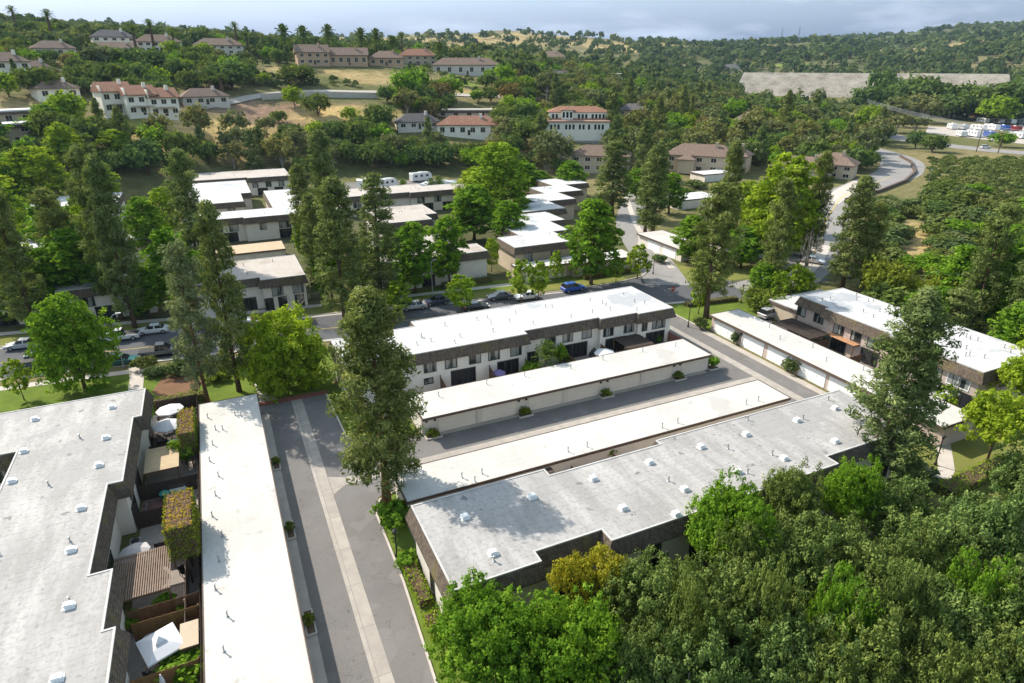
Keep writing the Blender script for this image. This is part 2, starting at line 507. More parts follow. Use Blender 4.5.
# ------------------------------------------------------------------ mesh tools
class MB:
    def __init__(self):
        self.v, self.f, self.m = [], [], []

    def add(self, vs, fs, mi=0):
        o = len(self.v)
        self.v += [tuple(p) for p in vs]
        self.f += [tuple(i + o for i in f) for f in fs]
        self.m += [mi] * len(fs)
        return self

    def box(self, x0, x1, y0, y1, z0, z1, mi=0, rot=None):
        vs = [(x, y, z) for z in (z0, z1) for y in (y0, y1) for x in (x0, x1)]
        if rot:
            cx, cy, a = rot
            ca, sa = math.cos(a), math.sin(a)
            vs = [(cx + (x - cx) * ca - (y - cy) * sa, cy + (x - cx) * sa + (y - cy) * ca, z) for x, y, z in vs]
        return self.add(vs, [(0, 2, 3, 1), (4, 5, 7, 6), (0, 1, 5, 4), (2, 6, 7, 3), (0, 4, 6, 2), (1, 3, 7, 5)], mi)

    def prism(self, poly, z0, z1, mi=0, mi_top=None, bottom=True):
        n = len(poly)
        vs = [(x, y, z0) for x, y in poly] + [(x, y, z1) for x, y in poly]
        self.add(vs, [(i, (i + 1) % n, n + (i + 1) % n, n + i) for i in range(n)], mi)
        self.add([(x, y, z1) for x, y in poly], [tuple(range(n))], mi if mi_top is None else mi_top)
        if bottom:
            self.add([(x, y, z0) for x, y in poly], [tuple(reversed(range(n)))], mi)
        return self

    def tube(self, pts, rad, n=6, mi=0, cap=True):
        pts = [Vector(p) for p in pts]
        if isinstance(rad, (int, float)):
            rad = [rad] * len(pts)
        vs = []
        for i, p in enumerate(pts):
            t = (pts[min(i + 1, len(pts) - 1)] - pts[max(i - 1, 0)]).normalized()
            a = Vector((1, 0, 0)) if abs(t.x) < 0.9 else Vector((0, 1, 0))
            u = t.cross(a).normalized()
            w = t.cross(u)
            for k in range(n):
                g = 2 * math.pi * k / n
                vs.append(p + (u * math.cos(g) + w * math.sin(g)) * rad[i])
        fs = [(i * n + k, i * n + (k + 1) % n, (i + 1) * n + (k + 1) % n, (i + 1) * n + k) for i in range(len(pts) - 1) for k in range(n)]
        if cap:
            fs += [tuple(reversed(range(n))), tuple((len(pts) - 1) * n + k for k in range(n))]
        return self.add(vs, fs, mi)

    def lathe(self, prof, n=12, c=(0, 0, 0), mi=0):
        vs = [(c[0] + r * math.cos(2 * math.pi * k / n), c[1] + r * math.sin(2 * math.pi * k / n), c[2] + z) for r, z in prof for k in range(n)]
        fs = [(i * n + k, i * n + (k + 1) % n, (i + 1) * n + (k + 1) % n, (i + 1) * n + k) for i in range(len(prof) - 1) for k in range(n)]
        return self.add(vs, fs, mi)

    def build(self, name, mats, parent=None, off=(0, 0, 0), smooth=False):
        me = bpy.data.meshes.new(name)
        ox, oy, oz = off
        me.from_pydata([(x - ox, y - oy, z - oz) for x, y, z in self.v], [], self.f)
        for m in ([mats] if isinstance(mats, str) else mats):
            me.materials.append(MATS[m])
        me.polygons.foreach_set('material_index', self.m)
        if smooth:
            me.polygons.foreach_set('use_smooth', [True] * len(self.f))
        me.update()
        o = bpy.data.objects.new(name, me)
        COL.objects.link(o)
        if parent:
            o.parent = parent
        return o


def tag(o, label=None, cat=None, group=None, kind=None):
    for k, v in (('label', label), ('category', cat), ('group', group), ('kind', kind)):
        if v:
            o[k] = v
    return o


def thing(name, label, cat, loc=(0, 0, 0), rz=0.0, group=None):
    o = bpy.data.objects.new(name, None)
    o.empty_display_size = 0.3
    o.location = loc
    o.rotation_euler = (0, 0, rz)
    COL.objects.link(o)
    return tag(o, label, cat, group)


def copy_tree(root, loc=None, rz=None, scale=None, label=None, group=None):
    r = root.copy()
    COL.objects.link(r)
    for ch in list(root.children):
        c = ch.copy()
        COL.objects.link(c)
        c.parent = r
        for g in list(ch.children):
            d = g.copy()
            COL.objects.link(d)
            d.parent = c
    if loc is not None:
        r.location = loc
    if rz is not None:
        r.rotation_euler = (0, 0, rz)
    if scale is not None:
        r.scale = scale
    if label:
        r['label'] = label
    if group:
        r['group'] = group
    return r


def grow(poly, d):
    n = len(poly)
    res = []
    for i in range(n):
        ns = []
        for a, b in ((poly[i - 1], poly[i]), (poly[i], poly[(i + 1) % n])):
            dx, dy = b[0] - a[0], b[1] - a[1]
            l = math.hypot(dx, dy)
            ns.append((dy / l, -dx / l))
        k = 1 + ns[0][0] * ns[1][0] + ns[0][1] * ns[1][1]
        res.append((poly[i][0] + d * (ns[0][0] + ns[1][0]) / k, poly[i][1] + d * (ns[0][1] + ns[1][1]) / k))
    return res


ORD = ["first", "second", "third", "fourth", "fifth", "sixth", "seventh", "eighth", "ninth", "tenth", "eleventh", "twelfth", "thirteenth", "fourteenth", "fifteenth",
       "sixteenth", "seventeenth", "eighteenth", "nineteenth", "twentieth"]
ORD += ["twenty-" + x for x in ORD[:9]] + ["thirtieth"] + ["thirty-" + x for x in ORD[:9]] + ["fortieth"] + ["forty-" + x for x in ORD[:9]] + ["fiftieth"]

# ------------------------------------------------------------------ terrain
HZ_F = F_PX / math.cos(TH)


def _hash(ix, iy):
    n = (ix * 374761393 + iy * 668265263) & 0x7fffffff
    n = ((n ^ (n >> 13)) * 1274126177) & 0x7fffffff
    return ((n ^ (n >> 16)) & 0xffff) / 65535.0


def vnoise(x, y):
    x, y = np.asarray(x, float), np.asarray(y, float)
    ix, iy = np.floor(x).astype(np.int64), np.floor(y).astype(np.int64)
    fx, fy = x - ix, y - iy
    fx, fy = fx * fx * (3 - 2 * fx), fy * fy * (3 - 2 * fy)
    a, b, c, d = _hash(ix, iy), _hash(ix + 1, iy), _hash(ix, iy + 1), _hash(ix + 1, iy + 1)
    return (a * (1 - fx) + b * fx) * (1 - fy) + (c * (1 - fx) + d * fx) * fy


def fbm(x, y, o=4):
    s, a = 0, 0.5
    for i in range(o):
        s = s + a * (vnoise(np.asarray(x) * 2 ** i + 17.3 * i, np.asarray(y) * 2 ** i - 9.1 * i) - 0.5)
        a *= 0.5
    return s


# ground profile surveyed along bearings (one bearing per line): distance -> the height at which the slope is seen
DROWS = [225, 250, 280, 310, 350, 400, 450, 550, 700, 900, 1200, 1600, 2200, 3000]
N_ = None
PROFILE = {
    -250: [N_, 155, 138, 98, 76, 60, 50, 42, 32, 31, 31, 31, 33, 36],
    0:    [N_, 158, 144, 100, 77, 58, 49, 41, 31, 30, 30, 30, 33, 36],
    130:  [N_, 160, 120, 102, 82, 60, 49, 45, 41, 39, 38, 38, 38, 40],
    256:  [N_, N_, 142, 114, 84, 64, 55, 50, 47, 45, 43, 40, 39, 42],
    384:  [N_, N_, 140, 112, 90, 66, 58, 56, 53, 49, 44, 37, 36, 40],
    512:  [N_, N_, 146, 122, 100, 86, 78, 68, 60, 52, 45, 38, 38, 42],
    640:  [N_, N_, 154, 144, 128, 112, 104, 90, 78, 66, 57, 51, 48, 47],
    768:  [N_, N_, N_, 152, 140, 127, 120, 109, 100, 93, 64, 50, 42, 40],
    896:  [N_, N_, N_, N_, N_, N_, N_, N_, 102, 95, 66, 50, 39, 37],
    1024: [N_, N_, N_, N_, N_, N_, N_, N_, N_, 92, 64, 47, 35, 33],
    1280: [N_, N_, N_, N_, N_, N_, N_, N_, N_, 88, 62, 44, 31, 30],
}
_NA, _ND = 281, 240
_az = np.linspace(R(-70), R(70), _NA)
_ld = np.linspace(math.log(150), math.log(9000), _ND)


def _table():
    cols, angs = [], []
    for px, ys in sorted(PROFILE.items()):
        a = math.atan((px - 512) / HZ_F)
        zs = []
        for D, y in zip(DROWS, ys):
            if y is None:
                zs.append(0.0)
            else:
                k = math.cos(TH) * (y - 64.0) / F_PX
                zs.append(CAM_H - k * D * math.cos(a) * math.cos(TH) / (1 - k * math.sin(TH)))
        ds = [150, 205] + DROWS + [5000, 9000]
        zs = [0, 0] + zs + [zs[-1] * 0.6, -60]
        cols.append(np.interp(_ld, np.log(ds), zs))
        angs.append(a)
    cols = np.array(cols)
    t = np.array([np.interp(_az, angs, cols[:, j]) for j in range(_ND)]).T
    for ax, it in ((0, 5), (1, 2)):
        for _ in range(it):
            p = np.pad(t, [(1, 1) if i == ax else (0, 0) for i in (0, 1)], mode='edge')
            t = (np.take(p, range(0, t.shape[ax]), ax) + 2 * t + np.take(p, range(2, t.shape[ax] + 2), ax)) / 4
    return t


TBL = _table()


def ground_np(x, y):
    x, y = np.asarray(x, float), np.asarray(y, float)
    D = np.hypot(x, y)
    a = np.arctan2(x, y) - AZ
    a = (a + math.pi) % (2 * math.pi) - math.pi
    fa = np.clip((a - _az[0]) / (_az[1] - _az[0]), 0, _NA - 1.001)
    fd = np.clip((np.log(np.maximum(D, 1)) - _ld[0]) / (_ld[1] - _ld[0]), 0, _ND - 1.001)
    i, j = fa.astype(int), fd.astype(int)
    u, v = fa - i, fd - j
    z = (TBL[i, j] * (1 - u) + TBL[i + 1, j] * u) * (1 - v) + (TBL[i, j + 1] * (1 - u) + TBL[i + 1, j + 1] * u) * v
    z = np.where(D < 160, 0, z)
    w = np.clip((D - 250) / 200, 0, 1) * np.clip(np.abs(z) / 12, 0, 1)
    z = z + w * (fbm(x / 90, y / 90) * 9 * np.clip(D / 500, 0.4, 1.3) + fbm(x / 420, y / 420, 5) * np.clip((D - 900) / 700, 0, 1) * 75)
    rv = np.clip((29.5 - y) / 9, 0, 1) * np.clip((x - 9.6) / 4, 0, 1) * np.clip((62 - x) / 10, 0, 1)
    return z - 5.0 * rv * rv * (3 - 2 * rv)


def ground(x, y):
    return float(ground_np(x, y))


def hit(px, py):
    d = ray(px, py)
    h = math.hypot(d.x, d.y)
    D = 60.0
    while D < 8000:
        t = D / h
        if CAM_H + d.z * t < ground(d.x * t, d.y * t):
            lo, hi = D / 1.01, D
            for _ in range(12):
                m = (lo + hi) / 2
                if CAM_H + d.z * m / h < ground(d.x * m / h, d.y * m / h):
                    hi = m
                else:
                    lo = m
            t = hi / h
            return Vector((d.x * t, d.y * t, ground(d.x * t, d.y * t)))
        D *= 1.01
    t = 3000 / h
    return Vector((d.x * t, d.y * t, ground(d.x * t, d.y * t)))


def spot(px, D):
    a = AZ + math.atan((px - 512) / HZ_F)
    x, y = D * math.sin(a), D * math.cos(a)
    return Vector((x, y, ground(x, y)))


# ground covers that differ from the general scrub: (place, radius across, radius deep, colour)
TAN, GRN, DRT, GLD, LIM = (0.34, 0.255, 0.12), (0.12, 0.16, 0.03), (0.26, 0.17, 0.115), (0.46, 0.33, 0.14), (0.16, 0.22, 0.035)
PATCHES = [((115, 128), 30, 14, TAN), ((170, 140), 34, 12, GLD), ((130, 122), 16, 8, LIM), ((275, 112), 44, 16, DRT), ((345, 114), 26, 12, GLD), ((215, 128), 26, 10, GLD), ((250, 115), 12, 8, DRT),
           ((400, 80), 34, 14, TAN), ((460, 92), 20, 8, GLD), ((470, 84), 12, 5, LIM), ((330, 72), 40, 12, TAN), ((545, 90), 12, 5, GLD), ((680, 130), 14, 8, DRT),
           ((15, 112), 16, 12, TAN), ((790, 64), 30, 20, LIM), ((955, 48), 160, 70, TAN), ((870, 52), 120, 70, GRN), ((640, 52), 60, 40, TAN),
           ((915, 240), 9, 14, GLD), ((906, 275), 8, 16, TAN), ((900, 225), 8, 10, TAN), ((918, 262), 9, 16, TAN), ((560, 42), 260, 200, TAN), ((420, 40), 300, 200, TAN), ((300, 42), 200, 150, TAN), ((720, 42), 200, 120, GRN)]


def make_ground():
    az = np.concatenate([np.linspace(-180, -66, 40)[:-1], np.linspace(-66, 66, 330), np.linspace(66, 180, 40)[1:]])
    az = np.radians(az) + AZ
    dd = np.concatenate([[3, 6, 9, 12], np.geomspace(14, 4700, 290)])
    A, D = np.meshgrid(az, dd, indexing='ij')
    X, Y = D * np.sin(A), D * np.cos(A)
    Z = ground_np(X, Y)
    na, nd = len(az), len(dd)
    me = bpy.data.meshes.new("terrain")
    co = np.stack([X, Y, Z], -1).reshape(-1, 3)
    i, j = np.meshgrid(np.arange(na - 1), np.arange(nd - 1), indexing='ij')
    q = np.stack([i * nd + j, i * nd + j + 1, (i + 1) * nd + j + 1, (i + 1) * nd + j], -1).reshape(-1, 4)
    me.vertices.add(len(co))
    me.vertices.foreach_set('co', co.ravel())
    me.loops.add(q.size)
    me.loops.foreach_set('vertex_index', q.ravel())
    me.polygons.add(len(q))
    me.polygons.foreach_set('loop_start', np.arange(0, q.size, 4))
    me.polygons.foreach_set('use_smooth', np.ones(len(q), bool))
    me.update()
    x, y = co[:, 0], co[:, 1]
    col = np.tile(np.array([[0.115, 0.118, 0.045]]), (len(co), 1))
    n = np.clip(fbm(x / 60, y / 60, 4) * 2.4 + 0.35, 0, 1)[:, None]
    col = col * (1 - n) + np.array([[0.20, 0.165, 0.08]]) * n
    far = np.clip((np.hypot(x, y) - 900) / 800, 0, 1)[:, None]
    n2 = np.clip(fbm(x / 190, y / 190, 5) * 2.5 + 0.25 + 0.6 * np.clip((110 - np.degrees(np.arctan2(x, y) - AZ) * 12) / 60, 0, 1), 0, 1)[:, None]
    col = col * (1 - far) + far * ((1 - n2) * np.array([[0.07, 0.085, 0.03]]) + n2 * np.array([[0.27, 0.215, 0.12]]))
    wob = fbm(x / 14, y / 14, 3) * 0.9
    for (p, rx, ry, c) in PATCHES:
        h = hit(*p)
        u = h.xy.normalized()
        du = (x - h.x) * u.y - (y - h.y) * u.x
        dv = (x - h.x) * u.x + (y - h.y) * u.y
        w = np.clip(2.2 * (1.15 + wob - np.hypot(du / rx, dv / ry)), 0, 1)[:, None]
        col = col * (1 - w) + np.array([c]) * w
    a = me.attributes.new("cover", 'FLOAT_COLOR', 'POINT')
    a.data.foreach_set('color', np.concatenate([col, np.ones((len(co), 1))], 1).ravel())
    m, nt, b = new_mat("ground_cover")
    b.inputs['Roughness'].default_value = 1.0
    b.inputs['Specular IOR Level'].default_value = 0.05
    at_ = nt.nodes.new("ShaderNodeAttribute")
    at_.attribute_name = "cover"
    v = coords(nt)
    f1 = noise(nt, v, 0.35, 6, 0.7)
    f2 = noise(nt, v, 0.045, 5, 0.65)
    c = mixc(nt, 1.0, at_.outputs['Color'], ramp(nt, f1, [(0.3, 0.62), (0.7, 1.3)]), 'MULTIPLY')
    c = mixc(nt, ramp(nt, f2, [(0.5, 0.0), (0.62, 0.55)]), c, (0.07, 0.085, 0.028))
    nt.links.new(c, b.inputs['Base Color'])
    bump(nt, b, f1, 0.5, 0.7)
    me.materials.append(m)
    o = bpy.data.objects.new("terrain", me)
    COL.objects.link(o)
    tag(o, kind='structure')


make_ground()


def sheet(name, poly, z, mat, kind='structure'):
    mb = MB()
    mb.add([(x, y, z) for x, y in poly], [tuple(range(len(poly)))])
    o = mb.build(name, mat)
    return tag(o, kind=kind)


def strip(name, pts, w, dz, mat, kind='structure', drape=True, sub=6.0):
    """a flat band of width w along a line on the ground"""
    P = [Vector(p).to_2d() for p in pts]
    Q = []
    for a, b in zip(P[:-1], P[1:]):
        n = max(1, int((b - a).length / sub))
        Q += [a.lerp(b, i / n) for i in range(n)]
    Q.append(P[-1])
    if len(Q) > 4:
        for _ in range(2):
            Q = [Q[0]] + [(Q[i - 1] + Q[i] * 2 + Q[i + 1]) / 4 for i in range(1, len(Q) - 1)] + [Q[-1]]
    vs = []
    for i, p in enumerate(Q):
        t = (Q[min(i + 1, len(Q) - 1)] - Q[max(i - 1, 0)]).normalized()
        nrm = Vector((-t.y, t.x))
        ww = w if isinstance(w, (int, float)) else w[0] + (w[1] - w[0]) * i / (len(Q) - 1)
        for s in (0.5, -0.5):
            q = p + nrm * ww * s
            vs.append((q.x, q.y, (ground(q.x, q.y) if drape else 0) + dz))
    mb = MB().add(vs, [(2 * i, 2 * i + 1, 2 * i + 3, 2 * i + 2) for i in range(len(Q) - 1)])
    o = mb.build(name, mat)
    return tag(o, kind=kind) if kind else o


def kerb(pts, name="kerb", mat="concrete_pale", w=0.18, h=0.13, z0=0.0):
    mb = MB()
    P = [Vector((p[0], p[1])) for p in pts]
    vs = []
    for i, p in enumerate(P):
        t = (P[min(i + 1, len(P) - 1)] - P[max(i - 1, 0)]).normalized()
        n = Vector((-t.y, t.x)) * w / 2
        vs += [(p.x + n.x, p.y + n.y, z0), (p.x - n.x, p.y - n.y, z0), (p.x - n.x, p.y - n.y, z0 + h), (p.x + n.x, p.y + n.y, z0 + h)]
    k = len(P)
    fs = [(4 * i + a, 4 * i + (a + 1) % 4, 4 * i + 4 + (a + 1) % 4, 4 * i + 4 + a) for i in range(k - 1) for a in range(4)]
    fs += [(0, 3, 2, 1), (4 * k - 4, 4 * k - 3, 4 * k - 2, 4 * k - 1)]
    mb.add(vs, fs)
    return tag(mb.build(name, mat), kind='structure')


# --- the main street, its verges and the lane going up between the condos
NEAR_K = [(-95, 104), (-60, 100.5), (-30, 97.9), (-15.7, 96.2), (-1, 94.5), (20, 92), (45, 88.6), (60, 86.4), (73, 83.8)]
FAR_K = [(-95, 118.5), (-60, 115), (-31, 111.2), (-16, 108.6), (9, 105.6), (30, 102.6), (47, 99.6), (56, 98.6), (68, 98.6), (75, 99.9), (79.3, 103.5)]
street = NEAR_K + [(82, 81.2), (97, 80.6), (107, 82.4), (107, 90.4), (96, 89.2), (89.6, 89.4), (86.5, 93)] + [(86.3, 99.3), (79.3, 103.5)] + FAR_K[-2::-1]
sheet("street_asphalt", street, 0.012, "asphalt_street")
kerb(NEAR_K)
kerb(FAR_K)
strip("centre_line", [(-60, 107.6), (-30, 104.5), (0, 100.3), (40, 94.2), (58, 92)], 0.14, 0.020, "paint_yellow")
strip("gutter_pan", [(p[0], p[1] - 0.5) for p in FAR_K[1:-3]], 0.7, 0.017, "concrete")
strip("gutter_pan", [(p[0], p[1] + 0.5) for p in NEAR_K[1:]], 0.7, 0.017, "concrete")
strip("sidewalk", [(-90, 124), (-34, 117.6), (-17.8, 114.8), (2, 111), (33, 107.7), (46.7, 106.4), (57, 105.6)], 1.5, 0.03, "concrete_pale")
strip("sidewalk", [(-90, 101), (-60, 97.8), (-30, 95.2), (-15, 93.8), (-1, 92.3), (9, 91)], 1.4, 0.03, "concrete_pale")
strip("verge_lawn", [(-90, 120.5), (-34, 114.2), (-17.8, 111.6), (2, 108.2), (33, 105), (46.7, 102.8), (57, 101.6), (71, 101.3)], 4.4, 0.008, "lawn_dry")
sheet("planting_bed", [(-60, 112), (40, 112.5), (66, 104), (74, 104.5), (60, 116), (70, 150), (66, 185), (-60, 190)], 0.004, "bed")
sheet("verge_lawn", [(20, 107.4), (47, 104), (72, 101.9), (77, 104), (66, 106.5), (48, 109.5), (20, 110.7)], 0.011, "lawn")
lane = [at(668, 285), at(655, 262), at(640, 243), at(629, 226), at(632, 208), at(640, 190), at(647, 175)]
strip("lane_asphalt", [p.xy for p in lane], [8.5, 6.5], 0.016, "asphalt_pale")
strip("lane_gutter", [at(672, 268).xy, at(650, 245).xy, at(636, 226).xy, at(630, 208).xy, at(622, 185).xy], 1.4, 0.021, "concrete_pale")
sheet("verge_lawn", [at(*p).xy[:] for p in ((648, 262), (668, 262), (700, 270), (700, 286), (672, 275))][::-1], 0.013, "lawn_dry")
# --- the winding road beyond the crossing
bend = [at(*p) for p in ((748, 292), (785, 285), (806, 268), (820, 243), (826, 219), (842, 196), (872, 184), (900, 173), (903, 163), (893, 157), (872, 151), (850, 146))]
strip("winding_road", [p.xy for p in bend], [9.5, 19], 0.020, "asphalt_pale", sub=5)
strip("centre_line", [p.xy for p in bend], 0.25, 0.034, "paint_yellow", sub=5)
strip("road_shoulder", [at(*p).xy for p in ((795, 278), (812, 263), (822, 245))], 4.0, 0.027, "concrete_pale", sub=4)
strip("road_shoulder", [at(*p).xy for p in ((828, 203), (846, 190), (866, 180))], 6.0, 0.027, "concrete_pale", sub=4)
kerb([at(*p).xy for p in ((846, 201), (880, 192), (905, 182), (915, 173), (911, 163), (900, 157))], "road_berm", "fascia_brown", 0.8, 0.9)
strip("valley_road", [at(*p).xy for p in ((860, 128), (900, 139), (940, 147), (985, 150), (1060, 156))], 16, 0.05, "asphalt_pale", sub=20)
sheet("trailer_lot", [at(*p).xy[:] for p in ((925, 133), (1060, 148), (1060, 112), (935, 112))], 0.03, "concrete")

# --- the driveways of the courts
sheet("court_driveway", [(0.5, 14), (7.2, 14), (8.0, 30), (8.55, 40), (8.6, 50), (9.6, 52), (12, 52.6), (57.8, 52.6), (58.3, 50.5), (60, 41.9), (67.3, 41.9), (67.3, 84.4), (60.0, 86.2), (59.9, 63), (57.4, 61.2), (16, 61.2),
                         (10, 62), (8.7, 64), (8.5, 76), (0.5, 76)], 0.010, "asphalt")
sheet("drain_strip", [(4.25, 14), (5.55, 14), (5.55, 75.9), (4.25, 75.9)], 0.018, "drain_concrete")
sheet("drain_strip", [(5.6, 54.2), (7, 55.3), (58, 55.3), (62.2, 55.3), (62.2, 56.6), (7.2, 56.6), (5.6, 57.4)], 0.018, "drain_concrete")
sheet("drain_strip", [(62.3, 42), (63.6, 42), (63.6, 85.3), (62.3, 85.6)], 0.018, "drain_concrete")
sheet("garage_apron", [(0.45, 14), (1.35, 14), (1.35, 73.5), (0.45, 73.5)], 0.017, "concrete")
sheet("garage_apron", [(66.3, 36), (67.5, 36), (67.5, 72), (66.3, 72)], 0.017, "concrete")
sheet("garage_apron", [(17, 60.2), (57.4, 60.2), (57.4, 61.1), (17, 61.1)], 0.017, "concrete")
kerb([(7.3, 14), (8.1, 30), (8.65, 40), (8.7, 49.6), (9.5, 51.4), (11.5, 52.2)])
kerb([(11.5, 62.0), (9.9, 62.3), (8.85, 64.2), (8.6, 76)])
kerb([(-0.2, 76.4), (8.7, 76.2)], "red_kerb", "kerb_red", 0.9, 0.16)
kerb([(67.4, 72.4), (67.3, 84.2)])
kerb([(59.8, 63), (59.9, 70), (60, 85.5)])
# --- lawns, beds and footpaths
sheet("street_lawn", [(-95, 100), (-60, 97), (-30, 94.6), (-14.5, 93.1), (-14.5, 75), (-26, 75), (-40, 80), (-95, 84)], 0.006, "lawn")
sheet("street_lawn", [(-14.5, 93.1), (-1, 91.6), (10, 90.2), (10, 77), (-14.5, 75)], 0.006, "lawn")
sheet("mulch_bed", [(-10.5, 91), (-7.5, 92), (-5.8, 86), (-6.6, 83.5), (-10.8, 82.6), (-11.8, 86)], 0.012, "mulch")
sheet("street_lawn", [(10, 91), (20, 91.2), (45, 87.8), (60, 85.6), (60, 82), (10, 80)], 0.006, "lawn")
sheet("planting_bed", [(8.8, 76.4), (16.5, 80), (16.5, 62), (10, 62.6), (8.9, 64.4)], 0.008, "lawn")
sheet("planting_bed", [(7.4, 14), (8.1, 30), (8.65, 40), (8.7, 49.6), (9.6, 51.6), (14, 52.4), (14, 44), (10.9, 43), (10.9, 14)], 0.008, "lawn")
sheet("corner_lawn", [(67.5, 84), (73, 83.5), (82, 80.9), (84, 79), (80, 72.5), (67.5, 72.3)], 0.008, "lawn")
sheet("east_lawn", [(58, 27), (92, 22), (96, 36), (78, 38), (74, 37), (61, 37)], 0.008, "lawn_dry")
sheet("island_lawn", [(83, 93.5), (89, 90.2), (96, 90.2), (104, 91.5), (100, 97), (88, 99)], 0.010, "lawn_dry")
strip("footpath", [(-14.4, 96.4), (-13.9, 91), (-13.8, 86.5)], 1.7, 0.022, "concrete_pale")
strip("footpath", [(1.3, 84), (1.6, 80), (1.6, 76.9)], 2.0, 0.022, "concrete_pale")
strip("footpath", [at(*p).xy for p in ((941, 429), (942, 445), (948, 470), (950, 484), (935, 478), (915, 464))], 1.5, 0.022, "concrete_pale", sub=2)
sheet("patio_ground", [(-11.4, 25), (-6.4, 25), (-6.4, 79), (-11.4, 79)], 0.009, "patio_paving")
sheet("patio_ground", [(11, 65.5), (59, 65.5), (59, 72.5), (11, 72.5)], 0.009, "patio_paving")
sheet("patio_ground", [(10.9, 41), (59, 41), (59, 47), (10.9, 47)], 0.009, "patio_paving")
sheet("patio_ground", [(73.4, 38), (80, 38), (80, 72), (73.4, 72)], 0.009, "patio_paving")

# ------------------------------------------------------------------ condominium blocks
def on_y(px, py, y):
    d = ray(px, py)
    t = y / d.y
    return d.x * t, CAM_H + d.z * t


def on_x(px, py, x):
    d = ray(px, py)
    t = x / d.x
    return d.y * t, CAM_H + d.z * t


def opening(parent, off, axis, c, u, z, w, h, name="window", glass_m="glass", frame_m="frame_dark", bars=1, proud=0.05):
    """a window or glazed door on a wall: the pane is a part, its frame a sub-part. axis: the way the wall faces"""
    s = -1 if axis[0] == '-' else 1
    isx = axis[1] == 'x'

    def bx(mb, u0, u1, z0, z1, d0, d1):
        a, b = sorted((c + s * d0, c + s * d1))
        mb.box(a, b, u0, u1, z0, z1) if isx else mb.box(u0, u1, a, b, z0, z1)
    p = MB()
    bx(p, u - w / 2, u + w / 2, z - h / 2, z + h / 2, -0.05, 0.025)
    po = p.build(name, glass_m, parent, off)
    f = MB()
    t = 0.10
    bx(f, u - w / 2 - t, u + w / 2 + t, z + h / 2, z + h / 2 + t, -0.03, proud + 0.03)
    bx(f, u - w / 2 - t, u + w / 2 + t, z - h / 2 - t, z - h / 2, -0.03, proud + 0.03)
    bx(f, u - w / 2 - t, u - w / 2, z - h / 2, z + h / 2, -0.03, proud)
    bx(f, u + w / 2, u + w / 2 + t, z - h / 2, z + h / 2, -0.03, proud)
    for i in range(bars):
        m = u - w / 2 + w * (i + 1) / (bars + 1)
        bx(f, m - 0.035, m + 0.035, z - h / 2, z + h / 2, 0.02, proud)
    f.build("frame", frame_m, po, off)
    return po


def roof_vent(parent, off, x, y, z, big=True):
    mb = MB()
    if big:
        mb.box(x - .38, x + .38, y - .30, y + .30, z - .02, z + .05, 0)
        mb.box(x - .24, x + .24, y - .19, y + .19, z + .05, z + .26, 0)
        mb.add([(x - .32, y - .26, z + .26), (x + .32, y - .26, z + .26), (x + .32, y + .26, z + .26), (x - .32, y + .26, z + .26),
                (x - .2, y - .2, z + .35), (x + .2, y - .2, z + .35), (x + .2, y + .2, z + .35), (x - .2, y + .2, z + .35)],
               [(0, 3, 2, 1), (0, 1, 5, 4), (1, 2, 6, 5), (2, 3, 7, 6), (3, 0, 4, 7), (4, 5, 6, 7)], 0)
        mb.build("roof_vent", ["trim_white"], parent, off)
    else:
        mb.lathe([(0.16, -0.02), (0.14, 0.02), (0.055, 0.08), (0.055, 0.42), (0.10, 0.42), (0.10, 0.5), (0.0, 0.53)], 8, (x, y, z))
        mb.build("vent_pipe", ["metal_grey"], parent, off)


def condo(name, label, poly, h=5.6, roof="roof_white", wall="stucco_white", skirt="shingle", drop=1.25, group="flat-roofed condo blocks", cat="condo block", over=0.45, pipes=0, seed=0):
    cx, cy = sum(p[0] for p in poly) / len(poly), sum(p[1] for p in poly) / len(poly)
    off = (cx, cy, 0)
    t = thing(name, label, cat, off, 0, group)
    MB().prism(grow(poly, -0.12), 0.0, h - 0.05, bottom=False).build("wall", wall, t, off)
    r = MB()
    r.prism(grow(poly, 0.04), h - 0.03, h + 0.06, 1, 0)
    ro = r.build("roof", [roof, "edge_grey"], t, off)
    # low kerb round the membrane
    e = MB()
    a, b = grow(poly, 0.05), grow(poly, -0.10)
    n = len(poly)
    e.add([(x, y, h + 0.062) for x, y in a] + [(x, y, h + 0.11) for x, y in a] + [(x, y, h + 0.11) for x, y in b] + [(x, y, h + 0.062) for x, y in b],
          [(k * n + i, k * n + (i + 1) % n, (k + 1) * n + (i + 1) % n, (k + 1) * n + i) for k in range(3) for i in range(n)])
    e.build("roof_edge", "edge_grey", ro, off)
    if skirt:
        q, w = grow(poly, over), grow(poly, -0.11)
        p = grow(poly, 0.03)
        m = MB()
        m.add([(x, y, h + 0.02) for x, y in p] + [(x, y, h - drop) for x, y in q] + [(x, y, h - drop - 0.12) for x, y in q] + [(x, y, h - drop - 0.12) for x, y in w],
              [((k + 1) * n + i, (k + 1) * n + (i + 1) % n, k * n + (i + 1) % n, k * n + i) for k in range(3) for i in range(n)])
        m.build("mansard", skirt, t, off)
    rnd = random.Random(seed)
    xs, ys = [p_[0] for p_ in poly], [p_[1] for p_ in poly]
    k = 0
    while k < pipes:
        x, y = rnd.uniform(min(xs) + 1, max(xs) - 1), rnd.uniform(min(ys) + 1, max(ys) - 1)
        if not inside(x, y, grow(poly, -0.6)):
            continue
        roof_vent(ro, off, x, y, h + 0.06, False)
        k += 1
    return t, off


def inside(x, y, poly):
    c = False
    for i in range(len(poly)):
        (x1, y1), (x2, y2) = poly[i - 1], poly[i]
        if (y1 > y) != (y2 > y) and x < (x2 - x1) * (y - y1) / (y2 - y1) + x1:
            c = not c
    return c


